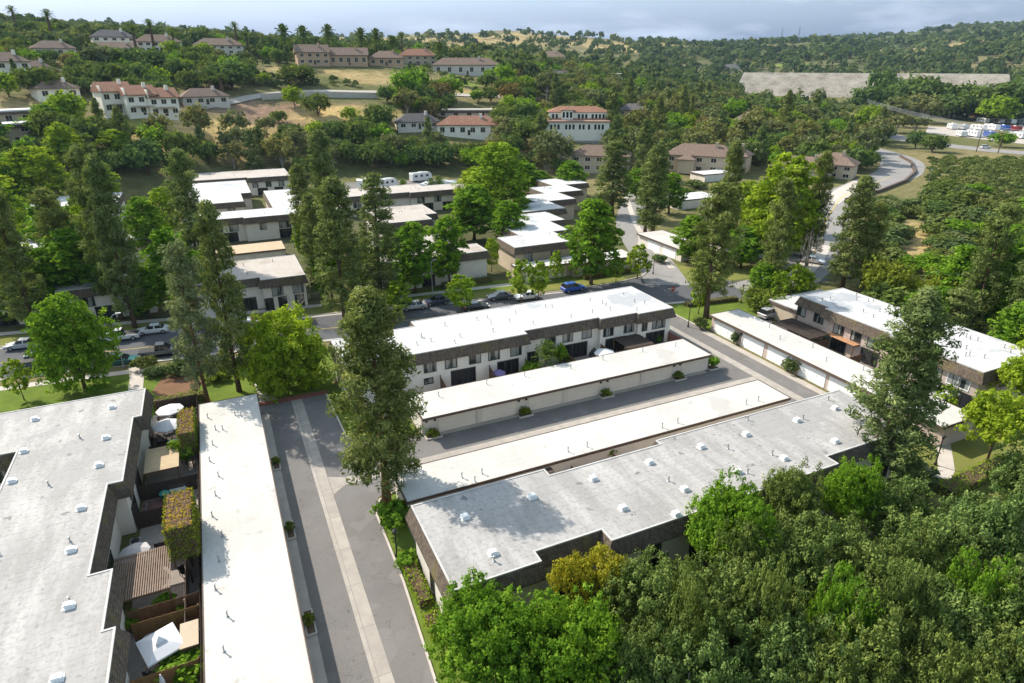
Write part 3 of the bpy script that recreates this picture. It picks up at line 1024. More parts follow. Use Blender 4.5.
def part_of(t, name):
    return next(c for c in t.children if c.name.split('.')[0] == name)


def vents(t, off, pts, h, big=True):
    ro = part_of(t, "roof")
    for p in pts:
        q = at(p[0], p[1], h + 0.06)
        roof_vent(ro, off, q.x, q.y, h + 0.06, big)


HB = 5.6
# the long two-storey block between the street and the garages
polyE = [(10.5, 70.9), (34.9, 70.9), (34.9, 72.0), (46.9, 72.0), (46.9, 71.35), (53.0, 71.35), (53.0, 70.8), (59.1, 70.8), (59.1, 81.7), (22.0, 81.7), (22.0, 79.8), (10.5, 79.8)]
tE, oE = condo("condo_block", "long two-storey cream condo block with bright white roof beside the street", polyE, pipes=16, seed=1)
for (px, py) in ((430, 366), (451, 361), (475, 356.5), (494, 353), (516, 349)):
    x, z = on_y(px, py, 71.0)
    opening(tE, oE, '-y', 71.02, x, 3.4, 1.5, 1.25)
for (px, py, yp, w) in ((550.5, 337, 72.1, 1.7), (568, 334.5, 72.1, 1.7), (587, 331, 72.1, 1.7), (608.5, 331, 71.45, 1.8), (629, 327, 71.45, 1.8), (645, 323, 70.9, .9), (659, 322.6, 70.9, 2.5)):
    x, z = on_y(px, py, yp)
    opening(tE, oE, '-y', yp + 0.02, x, 3.4, w * .88, 1.25)
for (px, py, yp, w) in ((463.5, 374.5, 71.0, 3.3), (508, 365, 71.0, 3.0), (533, 350, 72.1, 1.6), (576, 346, 72.1, 3.6), (615, 343, 71.45, 3.2), (655, 335.5, 70.9, 3.2)):
    x, z = on_y(px, py, yp)
    opening(tE, oE, '-y', yp + 0.02, x, 1.13, w, 2.1, "patio_door", "glass_dark", bars=2)
x, z = on_y(428.6, 379, 71.0)
opening(tE, oE, '-y', 71.02, x, 1.5, 1.1, 0.7)
opening(tE, oE, '-x', 10.62, 74, 3.4, 1.6, 1.3)
opening(tE, oE, '-x', 10.62, 77.5, 1.3, 1.4, 1.9, "patio_door", "glass_dark")
opening(tE, oE, '+x', 58.98, 76, 3.4, 1.6, 1.3)
vents(tE, oE, [(533, 324), (571, 317.5), (610, 310), (644.6, 304), (623.5, 295), (590, 301), (552, 307.6), (515.7, 313.6), (445, 325.7), (477, 320), (493, 331.5), (460, 337), (417, 345)], HB, False)

# the near aged-roof block by the oaks
polyD = [(10.3, 32.0), (17.1, 32.0), (17.1, 33.1), (23.0, 33.1), (23.0, 31.7), (47.3, 31.7), (47.3, 33.0), (59.5, 33.0), (59.5, 41.8), (34.6, 41.8), (34.6, 41.1), (22.6, 41.1), (22.6, 42.1), (10.3, 42.1)]
tD, oD = condo("condo_block", "long condo block with weathered grey-white roof bordering the oak grove", polyD, roof="roof_aged", wall="stucco", pipes=8, seed=2, over=0.5)
vents(tD, oD, [(593, 479.5), (649.5, 463), (701, 447.5), (746, 435), (684.5, 490), (738, 472.5), (623, 509), (532, 497.5), (797, 421), (835, 409), (835, 442), (784, 459), (493, 554), (465, 518), (676, 515)], HB)
for u, w in ((37.6, 0.9), (34.4, 0.7)):
    opening(tD, oD, '-x', 10.42, u, 1.6, w, 2.6, "entry_shade_pane", "glass_dark", bars=0)  # flat dark panes painted for the shade of the entry recess
for x in (20, 27, 32, 38.5, 44, 50, 55.5):
    yp = 33.2 if 17.1 < x < 23 else (31.8 if x < 47.3 else 33.1)
    opening(tD, oD, '-y', yp + 0.02, x, 3.3, 1.8, 1.3)
    opening(tD, oD, '-y', yp + 0.02, x + 0.4, 1.1, 2.6, 2.1, "patio_door", "glass_dark", bars=2)
for x in (13, 17, 26, 31, 37):
    opening(tD, oD, '+y', 41.98 if x < 22 else (40.98 if x < 34 else 41.68), x, 3.2, 1.7, 1.3)

# the block in the lower left corner
polyL = [(-21, 12), (-10.6, 12), (-10.6, 38.2), (-11.3, 38.2), (-11.3, 44.2), (-12.75, 44.2), (-12.75, 56), (-11.6, 56), (-11.6, 68), (-10.85, 68), (-10.85, 74.6), (-24.6, 74.6), (-24.6, 65.4), (-21, 65.4)]
tL, oL = condo("condo_block", "condo block with stained off-white roof across the patios from the long garage row", polyL, roof="roof_aged", wall="stucco_white", pipes=9, seed=3, over=0.55)
vents(tL, oL, [(112, 408), (106, 438.5), (99, 466), (81, 509), (24, 452), (12, 482), (35, 420), (71, 551), (69, 607), (57, 680)], HB)
for y, c in ((71.5, -10.97), (63, -11.72), (58.5, -11.72), (50.5, -12.87), (46.5, -12.87), (41, -11.42), (34, -10.72)):
    opening(tL, oL, '+x', c, y, 3.3, 1.8, 1.3)
    opening(tL, oL, '+x', c, y - 0.5, 1.1, 2.6, 2.1, "patio_door", "glass_dark", bars=2)
opening(tL, oL, '-y', 65.52, -22.8, 3.4, 1.5, 1.3)

# the block at the edge on the other side
polyF = [(78.7, 37.8), (90.6, 37.8), (90.6, 48.6), (89.8, 48.6), (89.8, 66.6), (80.5, 66.6), (80.5, 61.0), (79.5, 61.0), (79.5, 50.0), (78.7, 50.0)]
tF, oF = condo("condo_block", "pinkish two-storey condo block with white roof behind the sunlit garage doors", polyF, wall="stucco_pink", pipes=14, seed=4)
for (px, py, c, w) in ((801.5, 311, 80.6, 1.5), (818.6, 318.4, 80.6, 1.6), (840, 323, 79.6, 1.6), (857.5, 329.6, 79.6, 1.5), (875, 335.5, 79.6, 1.6), (902, 350, 78.8, 1.6), (939, 368, 78.8, .9), (959, 379.6, 78.8, 2.6)):
    y, z = on_x(px, py, c)
    opening(tF, oF, '-x', c + 0.02, y, 3.35, w, 1.4, frame_m="wood_dark" if w < 2.5 else "trim_white")
for (px, py, c, w) in ((942, 384, 78.8, 1.2), (961, 395, 78.8, 2.6), (870, 352, 79.6, 2.6), (838, 345, 79.6, 2.4)):
    y, z = on_x(px, py, c)
    opening(tF, oF, '-x', c + 0.02, y, 1.13, w, 2.1, "patio_door", "glass_dark", bars=1)
opening(tF, oF, '-y', 37.92, 84, 3.3, 1.2, 1.2)
vents(tF, oF, [(830, 300), (863, 312), (856, 296), (900, 318), (966, 337), (984, 358), (1010, 353)], HB, False)
tF2, oF2 = condo("carport", "low white-roofed carport joined to the end of the pinkish condo block", [(81, 67.2), (92.8, 67.2), (92.8, 73), (81, 73)], h=2.9, wall="stucco_tan", skirt="fascia_brown", drop=0.35, over=0.08,
                 group="low carports and garages", cat="carport")
polyG2 = [(75.6, 28.5), (80.5, 28.5), (80.5, 37), (75.6, 37)]
condo("garage_row", "short low white-roofed garage behind the tall pine beside the curving footpath", [(71.5, 38.6), (76.8, 38.6), (76.8, 42.4), (71.5, 42.4)], h=2.7, wall="stucco_pink", skirt="fascia_brown", drop=0.25, over=0.06, group="low carports and garages", cat="garage")


# ------------------------------------------------------------------ garage rows
def garage(label, x0, x1, y0, y1, h, side, doors, posts=(), lamps=(), roof="roof_cream", wall="stucco", over=0.9, pipes=(), door_m="door_cream", door_h=2.05):
    off = ((x0 + x1) / 2, (y0 + y1) / 2, 0)
    t = thing("garage_row", label, "garage", off, 0, "low carports and garages")
    s = -1 if side[0] == '-' else 1
    isx = side[1] == 'x'
    wx0, wx1, wy0, wy1 = x0 + .08, x1 - .08, y0 + .08, y1 - .08
    if side == '-y':
        wy0 = y0 + over
    elif side == '-x':
        wx0 = x0 + over
    elif side == '+x':
        wx1 = x1 - over
    elif side == '+y':
        wy1 = y1 - over
    c = {'-y': wy0, '-x': wx0, '+x': wx1, '+y': wy1}[side]
    MB().box(wx0, wx1, wy0, wy1, 0, h - 0.1).build("wall", wall, t, off)
    r = MB()
    r.prism([(x0 + .05, y0 + .05), (x1 - .05, y0 + .05), (x1 - .05, y1 - .05), (x0 + .05, y1 - .05)], h - 0.14, h + 0.02, 0)
    ro = r.build("roof", roof, t, off)
    f = MB()
    f.box(x0, x1, y0 - .04, y0 + .046, h - .26, h + .05)
    f.box(x0, x1, y1 - .046, y1 + .04, h - .26, h + .05)
    f.box(x0 - .04, x0 + .046, y0 - .04, y1 + .04, h - .262, h + .052)
    f.box(x1 - .046, x1 + .04, y0 - .04, y1 + .04, h - .262, h + .052)
    f.build("fascia", "fascia_brown", t, off)

    def bx(mb, u0, u1, z0, z1, d0, d1, mi=0):
        a, b = sorted((c + s * d0, c + s * d1))
        mb.box(a, b, u0, u1, z0, z1, mi) if isx else mb.box(u0, u1, a, b, z0, z1, mi)
    for (u, w) in doors:
        d = MB()
        for k in range(4):
            bx(d, u - w / 2, u + w / 2, 0.04 + k * door_h / 4, 0.02 + (k + 1) * door_h / 4, -.02, .035)
        for k in range(int(w / 1.2) + 1):
            uu = u - w / 2 + 0.06 + k * (w - .12) / int(w / 1.2)
            bx(d, uu - .05, uu + .05, 0.045, door_h, .03, .055)
        d.build("garage_door", door_m, t, off)
    for u in posts:
        d = MB()
        bx(d, u - .06, u + .06, 0, h - .14, .0, .12)
        bx(d, u - .12, u + .12, h - .5, h - .14, .0, .2)
        d.build("downspout", "stucco", t, off)
    for u in lamps:
        d = MB()
        bx(d, u - .11, u + .11, 1.72, 2.05, .0, .2)
        bx(d, u - .15, u + .15, 2.05, 2.1, .0, .26)
        d.build("wall_lamp", "metal_dark", t, off)
    for (x, y) in pipes:
        mb = MB()
        mb.lathe([(0.14, 0), (0.05, 0.06), (0.05, 0.55), (0.09, 0.55), (0.09, 0.62), (0, 0.64)], 8, (x, y, h + 0.02))
        mb.build("vent_pipe", "metal_grey", ro, off)
    return t


def px_pipes(pts, h):
    return [(at(a, b, h)[0], at(a, b, h)[1]) for a, b in pts]


PL_B = (17.9, 29.5, 41.05, 52.6)
dB, pB, lB = [], [], []
for p in PL_B:
    dB.append((p + 3.1, 4.5))
    lB += [p - .55, p + .45]
    if p < 50:
        pB.append(p + 5.7)
        dB.append((p + 8.5, 4.5))
garage("long cream garage row with low shrubs between its doors below the cream condo block", 16.7, 57.5, 59.9, 66.0, 2.75, '-y', dB, pB, lB,
       pipes=[(20 + i * 5.8 + (.6 if i % 2 else 0), 64.2 + (.5 if i % 3 else 0)) for i in range(7)], over=1.0)
garage("plain cream-roofed garage row backing onto the weathered condo block", 11.0, 57.8, 46.5, 51.7, 2.7, '+y', [(14 + i * 5.75, 4.6) for i in range(8)],
       pipes=px_pipes([(568, 452), (587, 447), (662, 428), (677.5, 423), (746, 404.5), (758, 401), (462, 478), (482, 474), (475, 482)], 2.7), over=0.6)
garage("long cream-roofed garage row running beside the driveway near the shaded patios", -5.9, 0.45, 12, 74.0, 2.75, '+x', [(16 + i * 5.8, 4.7) for i in range(10)],
       pipes=[(-5.0 + (k % 3) * 0.35, 33 + k * 3.1) for k in range(13)] + [(-2.2, 69.5), (-1.6, 69), (-3.6, 66.8)], over=0.5)
dG = [on_x(a, 330, 67.9)[0] for a in (1,)]
dG = []
for (px, py) in ((725, 327), (752.5, 345), (778.5, 360), (811, 378.5), (841, 397)):
    dG.append((on_x(px, py, 68.1)[0], 4.3))
g0 = dG[-1][0]
garage("sunlit garage row of white doors facing the east driveway", 67.5, 73.5, 34.5, 72.0, 2.75, '-x', dG + [(g0 - 5.7, 4.3)], [on_x(740, 336, 68.1)[0] - .6], [on_x(742, 334, 68.1)[0]], over=0.6, wall="stucco_pink", door_m="trim_white",
       pipes=[(70 + (k % 2) * 2, 44 + k * 4) for k in range(6)])
garage("small white-roofed garage on the lane beyond the street crossing", 87.8, 95.2, 104.8, 120.8, 2.7, '-x', [(109, 4.6), (114.6, 4.6)], over=0.5, door_m="trim_white")
garage("cream-roofed carport at the corner of the street and the lane", 62.0, 76.5, 104.6, 110.2, 2.8, '-y', [(65.5, 5), (72, 5)], over=0.5, wall="stucco_tan")
garage("tan-roofed garage between the condo blocks across the street", -9, 11.6, 141, 148.5, 2.7, '-y', [(-5, 5), (2, 5), (8, 5)], over=0.3, roof="roof_tan")
garage("low white carport below the staggered condo block across the street", 50.5, 62.0, 105.9, 110.0, 2.8, '-y', [(54, 4), (59, 4)], over=0.5, wall="stucco_tan", roof="roof_white")
for (lab, px, py, w, d) in (("white-roofed carport beyond the hedge at the top of the lane", 690, 196, 16, 9), ("pale flat carport under the forked pine beyond the lane", 712, 172, 14, 8),
                            ("low white garage roof in the trees near the winding road", 752, 240, 17, 10), ("small white flat roof among trees below the brown-roofed house", 738, 200, 14, 9)):
    p = at(px, py, 2.7)
    garage(lab, p.x - w / 2, p.x + w / 2, p.y - d / 2, p.y + d / 2, 2.7, '-x', [(p.y - 2.4, 3.6), (p.y + 2, 3.6)], over=0.4, roof="roof_white")

# ------------------------------------------------------------------ blocks across the street
def north(label, poly, wins, doors, roof="roof_white", wall="stucco", seed=5, pipes=6, c_y=None):
    t, o = condo("condo_block", label, poly, roof=roof, wall=wall, pipes=pipes, seed=seed)
    for (x, y, w) in wins:
        opening(t, o, '-y', y + 0.14, x, 3.3, w, 1.5)
    for (x, y, w) in doors:
        opening(t, o, '-y', y + 0.14, x, 1.15, w, 2.1, "patio_door", "glass_dark", bars=1)
    return t, o


north("mottled-roof condo block directly across the street from the round lime tree", [(-6, 112.3), (4.4, 112.3), (4.4, 110.6), (11.6, 110.6), (11.6, 124.3), (-6, 124.3)],
      [(6.8, 110.6, 1.7), (10.2, 110.6, 1.7), (0, 112.3, 1.8)], [(5.2, 110.6, 1.3), (7.4, 110.6, 1.3), (10.2, 110.6, 1.4), (2, 112.3, 2.4)], "roof_brownish", seed=6)
north("white-roofed condo block with an angled wing behind the tan garage", [(-8, 163), (5, 163), (5, 162), (20, 162), (20, 197), (12.5, 197), (12.5, 171.5), (-8, 171.5)],
      [(-1, 163, 1.9), (2.5, 163, 1.9), (9, 162, 1.4), (14, 162, 2.6)], [(1, 163, 4.2), (14, 162, 2.8)], seed=7)
north("white-roofed condo block with a stepped corner behind the angled wing", [(-6, 183.5), (6.3, 183.5), (6.3, 196), (9, 196), (9, 219), (-6, 219)], [(-3, 183.5, 1.8), (3, 183.5, 1.8)], [], seed=8)
north("long pale condo block closing the row below the hillside", [(-8, 224.5), (10, 224.5), (10, 223), (23, 223), (23, 240), (-8, 240)], [(12, 223, 1.6), (16, 223, 1.6), (20, 223, 1.6), (0, 224.5, 1.6), (5, 224.5, 1.6)], [(14, 223, 3), (19, 223, 2.6)],
      "roof_brownish", seed=9)
north("long cream condo block in front of the hillside parking court", [(31, 178), (50, 178), (50, 177), (70, 177), (70, 186), (56, 186), (56, 190), (31, 190)], [(35, 178, 2), (40, 178, 2), (53, 177, 2), (58, 177, 2), (65, 177, 2)], [(36, 178, 2.5), (55, 177, 3), (61, 177, 3)], "roof_brownish", seed=10)
north("cream condo block between two columnar green trees", [(33, 142.5), (45, 142.5), (45, 148), (48, 148), (48, 160), (33, 160)], [(36, 142.5, 1.8), (41, 142.5, 1.8)], [], "roof_brownish", seed=11)
north("cream condo block with a blank end wall beside the street lawn", [(23, 111.6), (46.2, 111.6), (46.2, 117.5), (42, 117.5), (42, 128), (23, 128)], [(26, 111.6, 1.8), (31, 111.6, 1.8), (36, 111.6, 1.8)], [(28, 111.6, 2.4), (34, 111.6, 2.4)], "roof_brownish", seed=12)
north("staggered white-roofed condo block rising behind the broad green street tree", [(52, 111.3), (65, 111.3), (65, 120), (69, 120), (69, 129), (73, 129), (73, 138.4), (61, 138.4), (61, 129), (57, 129), (57, 120), (52, 120)],
      [(55, 111.3, 1.7), (61, 111.3, 1.7)], [(57, 111.3, 2.5)], seed=13, wall="stucco_tan")
north("farther staggered white-roofed condo block beside the lane", [(67.5, 140.4), (79.6, 140.4), (79.6, 150), (88, 150), (88, 160), (96, 160), (96, 170), (104, 170), (104, 181), (92, 181), (92, 170), (84, 170), (84, 160), (76, 160), (76, 150), (67.5, 150)],
      [(71, 140.4, 1.7), (76, 140.4, 1.7)], [(73, 140.4, 2.5)], seed=14, wall="stucco_tan")
north("white-roofed condo block half hidden behind the street pines", [(-40, 121), (-26, 121), (-26, 118), (-12.4, 118), (-12.4, 130), (-40, 130)], [(-36, 121, 1.8), (-30, 121, 1.8), (-22, 118, 1.8), (-16, 118, 1.8)], [(-34, 121, 2.5), (-20, 118, 2.5), (-15, 118, 2.5)], seed=15)
north("pale condo block glimpsed between the pine trunks", [(-38, 150), (-14, 150), (-14, 162), (-38, 162)], [(-30, 150, 1.8), (-20, 150, 1.8)], [], seed=16)
north("white-roofed condo block farthest up among the columnar trees", [(-44, 196), (-24, 196), (-24, 212), (-44, 212)], [(-38, 196, 1.8), (-30, 196, 1.8)], [], seed=17)
north("pale-roofed condo block at the edge behind dark pines", [(-84, 124), (-52, 124), (-52, 136), (-84, 136)], [(-78, 124, 1.8), (-70, 124, 1.8), (-62, 124, 1.8)], [(-74, 124, 2.5), (-64, 124, 2.5)], seed=18)


# ------------------------------------------------------------------ houses on the hills
def house(label, px, py, w, d, h, roof, wall, yaw=0.0, storeys=2, nwin=5, kind="hip", name="house", cat="house", garage_d=False, pitch=0.30, base=None, trim="house_white"):
    p = hit(px, py) if base is None else base
    rz = -math.atan2(p.x, p.y) + yaw
    t = thing(name, label, cat, p, rz, "houses on the hills")
    MB().box(-w / 2, w / 2, -d / 2, d / 2, -6, h).build("wall", wall, t)
    r = MB()
    o = 0.7
    W, Dp = w / 2 + o, d / 2 + o
    if kind == "flat":
        r.box(-W, W, -Dp, Dp, h, h + 0.5, 0)
        r.box(-W - .1, W + .1, -Dp - .1, Dp + .1, h - .9, h - 0.002, 1)
        r.build("roof", [roof, "shingle"], t)
    else:
        rh = Dp * pitch * 2
        ins = min(Dp, W * .8) if kind == "hip" else 0.0
        vs = [(-W, -Dp, h), (W, -Dp, h), (W, Dp, h), (-W, Dp, h), (-W + ins, 0, h + rh), (W - ins, 0, h + rh), (-W, -Dp, h - .25), (W, -Dp, h - .25), (W, Dp, h - .25), (-W, Dp, h - .25)]
        r.add(vs, [(0, 1, 5, 4), (1, 2, 5), (2, 3, 4, 5), (3, 0, 4), (6, 7, 1, 0), (7, 8, 2, 1), (8, 9, 3, 2), (9, 6, 0, 3), (9, 8, 7, 6)])
        ro = r.build("roof", roof, t)
        c = MB().box(W * .35, W * .35 + 1.1, -Dp * .3, -Dp * .3 + .9, h, h + rh + .9)
        c.build("chimney", wall, ro)
    sh = h / storeys
    k = 0
    for s in range(storeys):
        for i in range(nwin):
            if garage_d and s == 0 and i < 1:
                continue
            u = -w / 2 + w * (i + 0.5) / nwin
            opening(t, (0, 0, 0), '-y', -d / 2, u, s * sh + sh * .52, min(1.9, w / nwin * .5), sh * .48, "window", "glass_dark", trim, bars=1)
    if garage_d:
        MB().box(-w / 2 + .6, -w / 2 + w / nwin - .2, -d / 2 - .06, -d / 2 + .05, 0.05, 2.3).build("garage_door", "trim_white", t)
    else:
        MB().box(w * .02 - .55, w * .02 + .55, -d / 2 - .05, -d / 2 + .05, 0.0, 2.1).build("door", "wood_dark", t)
    return t


# the large white house stepping down the slope: built level by level
pW = hit(578, 141)
tW = thing("hillside_house", "large white three-level house with terracotta roofs and window rows on the slope", "house", pW, -math.atan2(pW.x, pW.y) + 0.06, "houses on the hills")
m_ = MB()
m_.box(-13.5, 13.5, 0, 12, -7, 8.6)
m_.add([(-18, 0.3, -4), (-13.5, 0.3, -4), (-13.5, 0.3, 7.4), (-18, 10, -4), (-13.5, 10, -4), (-13.5, 10, 7.4)], [(0, 1, 2), (3, 5, 4), (0, 2, 5, 3)])
m_.box(-13, 13, 3.2, 13, 8.6, 11.8)
m_.box(-7.5, -2.5, 1.6, 6, 8.6, 12.8)
m_.build("wall", "house_white", tW)


def hip(x0, x1, y0, y1, z, rh, name="roof", mat="tile_red", par=None):
    i = min((y1 - y0) / 2, (x1 - x0) / 2 * .95)
    cy = (y0 + y1) / 2
    return MB().add([(x0, y0, z), (x1, y0, z), (x1, y1, z), (x0, y1, z), (x0 + i, cy, z + rh), (x1 - i, cy, z + rh), (x0, y0, z - .2), (x1, y0, z - .2), (x1, y1, z - .2), (x0, y1, z - .2)],
                    [(0, 1, 5, 4), (1, 2, 5), (2, 3, 4, 5), (3, 0, 4), (6, 7, 1, 0), (7, 8, 2, 1), (8, 9, 3, 2), (9, 6, 0, 3), (9, 8, 7, 6)]).build(name, mat, par)


hip(-13.8, 13.8, 3.0, 14.5, 11.85, 2.2, par=tW)
hip(-8.2, -1.8, 1.2, 7, 12.85, 1.2, par=tW)
MB().add([(-14, -.8, 8.3), (14, -.8, 8.3), (14, 3.3, 9.3), (-14, 3.3, 9.3), (-14, -.8, 8.05), (14, -.8, 8.05)], [(0, 1, 2, 3), (4, 5, 1, 0), (0, 3, 4), (1, 5, 2)]).build("porch_roof", "tile_red", tW)
MB().box(-9, 13.4, -2.6, -.04, -6, 0.2).build("retaining_wall", "rock_wall", tW)
for k, x in enumerate((-12, -10.4, -8.8, -5.4, -3.8, -2.2, 0.6, 2.2, 4.6, 7.4, 9, 10.6)):
    opening(tW, (0, 0, 0), '-y', 0, x, 5.9, 1.0, 2.1, "window", "glass_dark", "trim_white", 0)
for k, x in enumerate((-11.2, -9.6, 0.2, 1.8, 3.4, 6.2, 7.8, 9.4, 11)):
    opening(tW, (0, 0, 0), '-y', 3.2, x, 10.1, 1.0, 1.9, "window", "glass_dark", "trim_white", 0)
for x in (-6.6, -5, -3.4):
    opening(tW, (0, 0, 0), '-y', 1.6, x, 10.8, 1.0, 2.4, "window", "glass_dark", "trim_white", 0)
MB().add([(14.0, -3, -6.5), (17.2, -3, -6.5), (17.2, 13, 9.5), (14.0, 13, 9.5), (14.0, -3, -8.5), (17.2, -3, -8.5), (17.2, 13, -3), (14.0, 13, -3)],
         [(0, 1, 2, 3), (0, 4, 5, 1), (1, 5, 6, 2), (3, 7, 4, 0), (2, 6, 7, 3)]).build("stair_ramp", "brick_red", tW)

# three townhouses joined in a row, terracotta roofs stepping sideways
for i, (px, py, lab) in enumerate(((117, 112, "white townhouse with terracotta roof, first of three above the dry slope"), (141, 114, "white townhouse with a firewall gable, middle of three above the dry slope"),
                                   (163, 115, "white townhouse with dark balconies, last of three above the dry slope"))):
    p = hit(px, py)
    t = house(lab, px, py, 10.2, 11, 7.4 - 0.4 * i, "tile_red", "house_white", 0.22, 2, 3, "gable", "townhouse", "townhouse", pitch=0.26)
    MB().box(-5.35, -5.0, -6.2, 6.2, 0, 9.4).build("firewall", "house_white", t)
    MB().box(-3.6, 3.6, -7.4, -5.5, 3.1, 3.35).build("balcony", "house_pale", t)

house("small white house with a brown hip roof beside dark oaks", 57, 98, 14, 8, 3.6, "tile_brown", "house_white", 0.3, 1, 3)
house("white house with dark windows high at the picture edge", 10, 79, 15, 10, 6.5, "tile_brown", "house_white", 0.1, 2, 4)
house("low pale house under trees beside the white edge house", 36, 76, 12, 8, 3.2, "tile_brown", "house_pale", 0.2, 1, 3)
house("dark flat-roofed two-level apartment house, upper of the edge pair", 16, 126, 20, 9, 5.0, "roof_white", "stucco_tan", 0.25, 1, 4, "flat", "apartment_house", "apartment house")
house("dark-skirted flat-roofed apartment house, lower of the edge pair", 12, 143, 26, 10, 6.0, "roof_white", "stucco_tan", 0.25, 2, 4, "flat", "apartment_house", "apartment house")
house("long grey-roofed house on the ridge below the skyline trees", 115, 47, 21, 11, 5.0, "tile_grey", "house_white", 0.1, 2, 5)
house("white balustraded house in front of the grey-roofed ridge house", 118, 55, 24, 9, 3.2, "tile_brown", "house_white", -.1, 1, 6)
house("white ridge house with a row of arched windows", 160, 52, 22, 11, 5.0, "tile_brown", "house_white", 0.1, 2, 6)
house("pale ridge house behind the yellow trees", 222, 50, 26, 11, 4.6, "tile_brown", "house_pale", -0.1, 2, 6, base=spot(222, 436))
house("pale low house high on the slope among orange trees", 55, 56, 18, 10, 3.5, "tile_brown", "house_pale", 0.1, 1, 4)
house("cream house behind the retaining wall drive", 205, 104, 18, 9, 3.2, "tile_brown", "house_pale", 0.2, 1, 4)
house("brown ridge house with a tall gabled front below the palms", 313, 62, 17, 12, 6.2, "tile_brown", "house_brown", 0.15, 2, 4, "gable", base=spot(313, 405))
house("brown gabled ridge house in the middle of the palm row", 349, 62, 21, 12, 5.0, "tile_brown", "house_brown", 0.0, 1, 5, "gable", base=spot(349, 408))
house("low brown ridge house at the end of the palm row", 387, 63, 19, 11, 4.2, "tile_brown", "house_brown", -0.1, 1, 4, "hip", base=spot(387, 412))
house("peach house with red roofs behind the brown ridge houses", 418, 55, 24, 12, 5.5, "tile_red", "stucco_tan", 0, 2, 5, base=spot(418, 452))
house("long beige ridge house with dark windows and a brown roof", 466, 62, 40, 12, 5.4, "tile_brown", "house_pale", 0.0, 1, 6, base=spot(466, 425))
house("white single-storey house with a terracotta roof below the grassy slope", 469, 134, 26, 10, 4.2, "tile_red", "house_white", -0.1, 1, 6)
house("grey-roofed low house with a carport beside the terracotta-roofed white house", 417, 128, 18, 9, 3.0, "tile_grey", "house_pale", 0.2, 1, 4)
house("flat pale house roof above the terracotta-roofed white house", 470, 117, 30, 8, 3.0, "roof_brownish", "house_pale", -0.1, 1, 5, "flat")
house("dark-roofed low house above the orange terrace", 556, 82, 24, 11, 3.6, "tile_grey", "house_brown", -0.1, 1, 5)
house("white square house high among the valley trees", 610, 76, 20, 12, 6.5, "house_pale", "house_white", -0.1, 2, 3, "flat", base=spot(610, 560))
house("tan house half hidden by conifers behind the condos", 600, 170, 22, 10, 6.0, "tile_brown", "stucco_tan", -0.1, 2, 5)
house("dark low house in shade beside the large white house", 632, 116, 14, 9, 3.4, "tile_grey", "house_brown", -0.2, 1, 3)
tB = house("large beige two-storey house with a brown tile roof behind the forked pine", 700, 171, 26, 11, 6.4, "tile_brown", "stucco_tan", -0.12, 2, 5, "hip")
MB().box(-7.5, -1.5, -9, -5.45, 0, 5.2).build("entry_wing", "stucco_tan", tB)
hip(-8.1, -0.9, -9.6, -4, 5.2, 1.4, "wing_roof", "tile_brown", tB)
house("small beige house end with a brown hip roof beside the lime-coloured trees", 733, 170, 11, 10, 6.0, "tile_brown", "stucco_tan", -0.2, 2, 2, "hip")
house("dark house with a wide brown hip roof alone among valley trees", 752, 126, 20, 13, 3.4, "tile_brown", "house_brown", -0.1, 1, 4)
house("beige house with stepped brown roofs beside the winding road", 829, 176, 17, 11, 5.0, "tile_brown", "stucco_tan", -0.15, 2, 4)
house("long brown-roofed house partly hidden by pines near the winding road", 800, 178, 20, 10, 4.5, "tile_brown", "stucco_tan", -0.15, 1, 4)
house("small pale house on the far valley floor", 730, 72, 26, 14, 6, "tile_grey", "house_pale", 0, 1, 4)
house("grey-roofed house beyond the conifers left of the dam", 762, 80, 30, 14, 6, "tile_grey", "house_pale", 0, 1, 4)
house("pale house on the far brown hillside", 545, 55, 34, 16, 6, "tile_brown", "house_pale", 0, 1, 4, base=spot(548, 700))

# retaining wall of the hillside drive, one thing
mb = MB()
wp = [hit(*p) for p in ((262, 100), (285, 98.5), (310, 97), (330, 97.5), (352, 98), (378, 98.5))]
for a, b in zip(wp[:-1], wp[1:]):
    u = (b - a).to_2d().normalized()
    n_ = Vector((-u.y, u.x)) * 0.5
    for h0, h1 in ((-5, 2.6),):
        vs = [(a.x, a.y, a.z + h0), (b.x, b.y, b.z + h0), (b.x, b.y, b.z + h1), (a.x, a.y, a.z + h1)]
        vs += [(x + n_.x, y + n_.y, z) for x, y, z in vs]
        mb.add(vs, [(0, 1, 2, 3), (7, 6, 5, 4), (3, 2, 6, 7), (0, 4, 5, 1)])
tag(mb.build("retaining_wall", "concrete_pale"), "long pale retaining wall above the bare brown slope", "retaining wall")
strip("hill_drive", [hit(*p).xy for p in ((200, 108), (235, 101), (262, 95), (310, 92), (380, 93), (440, 94), (500, 97))], 6, 0.35, "concrete", sub=6)
strip("hill_drive", [hit(*p).xy for p in ((470, 111), (520, 110), (555, 113))], 5, 0.35, "concrete", sub=6)

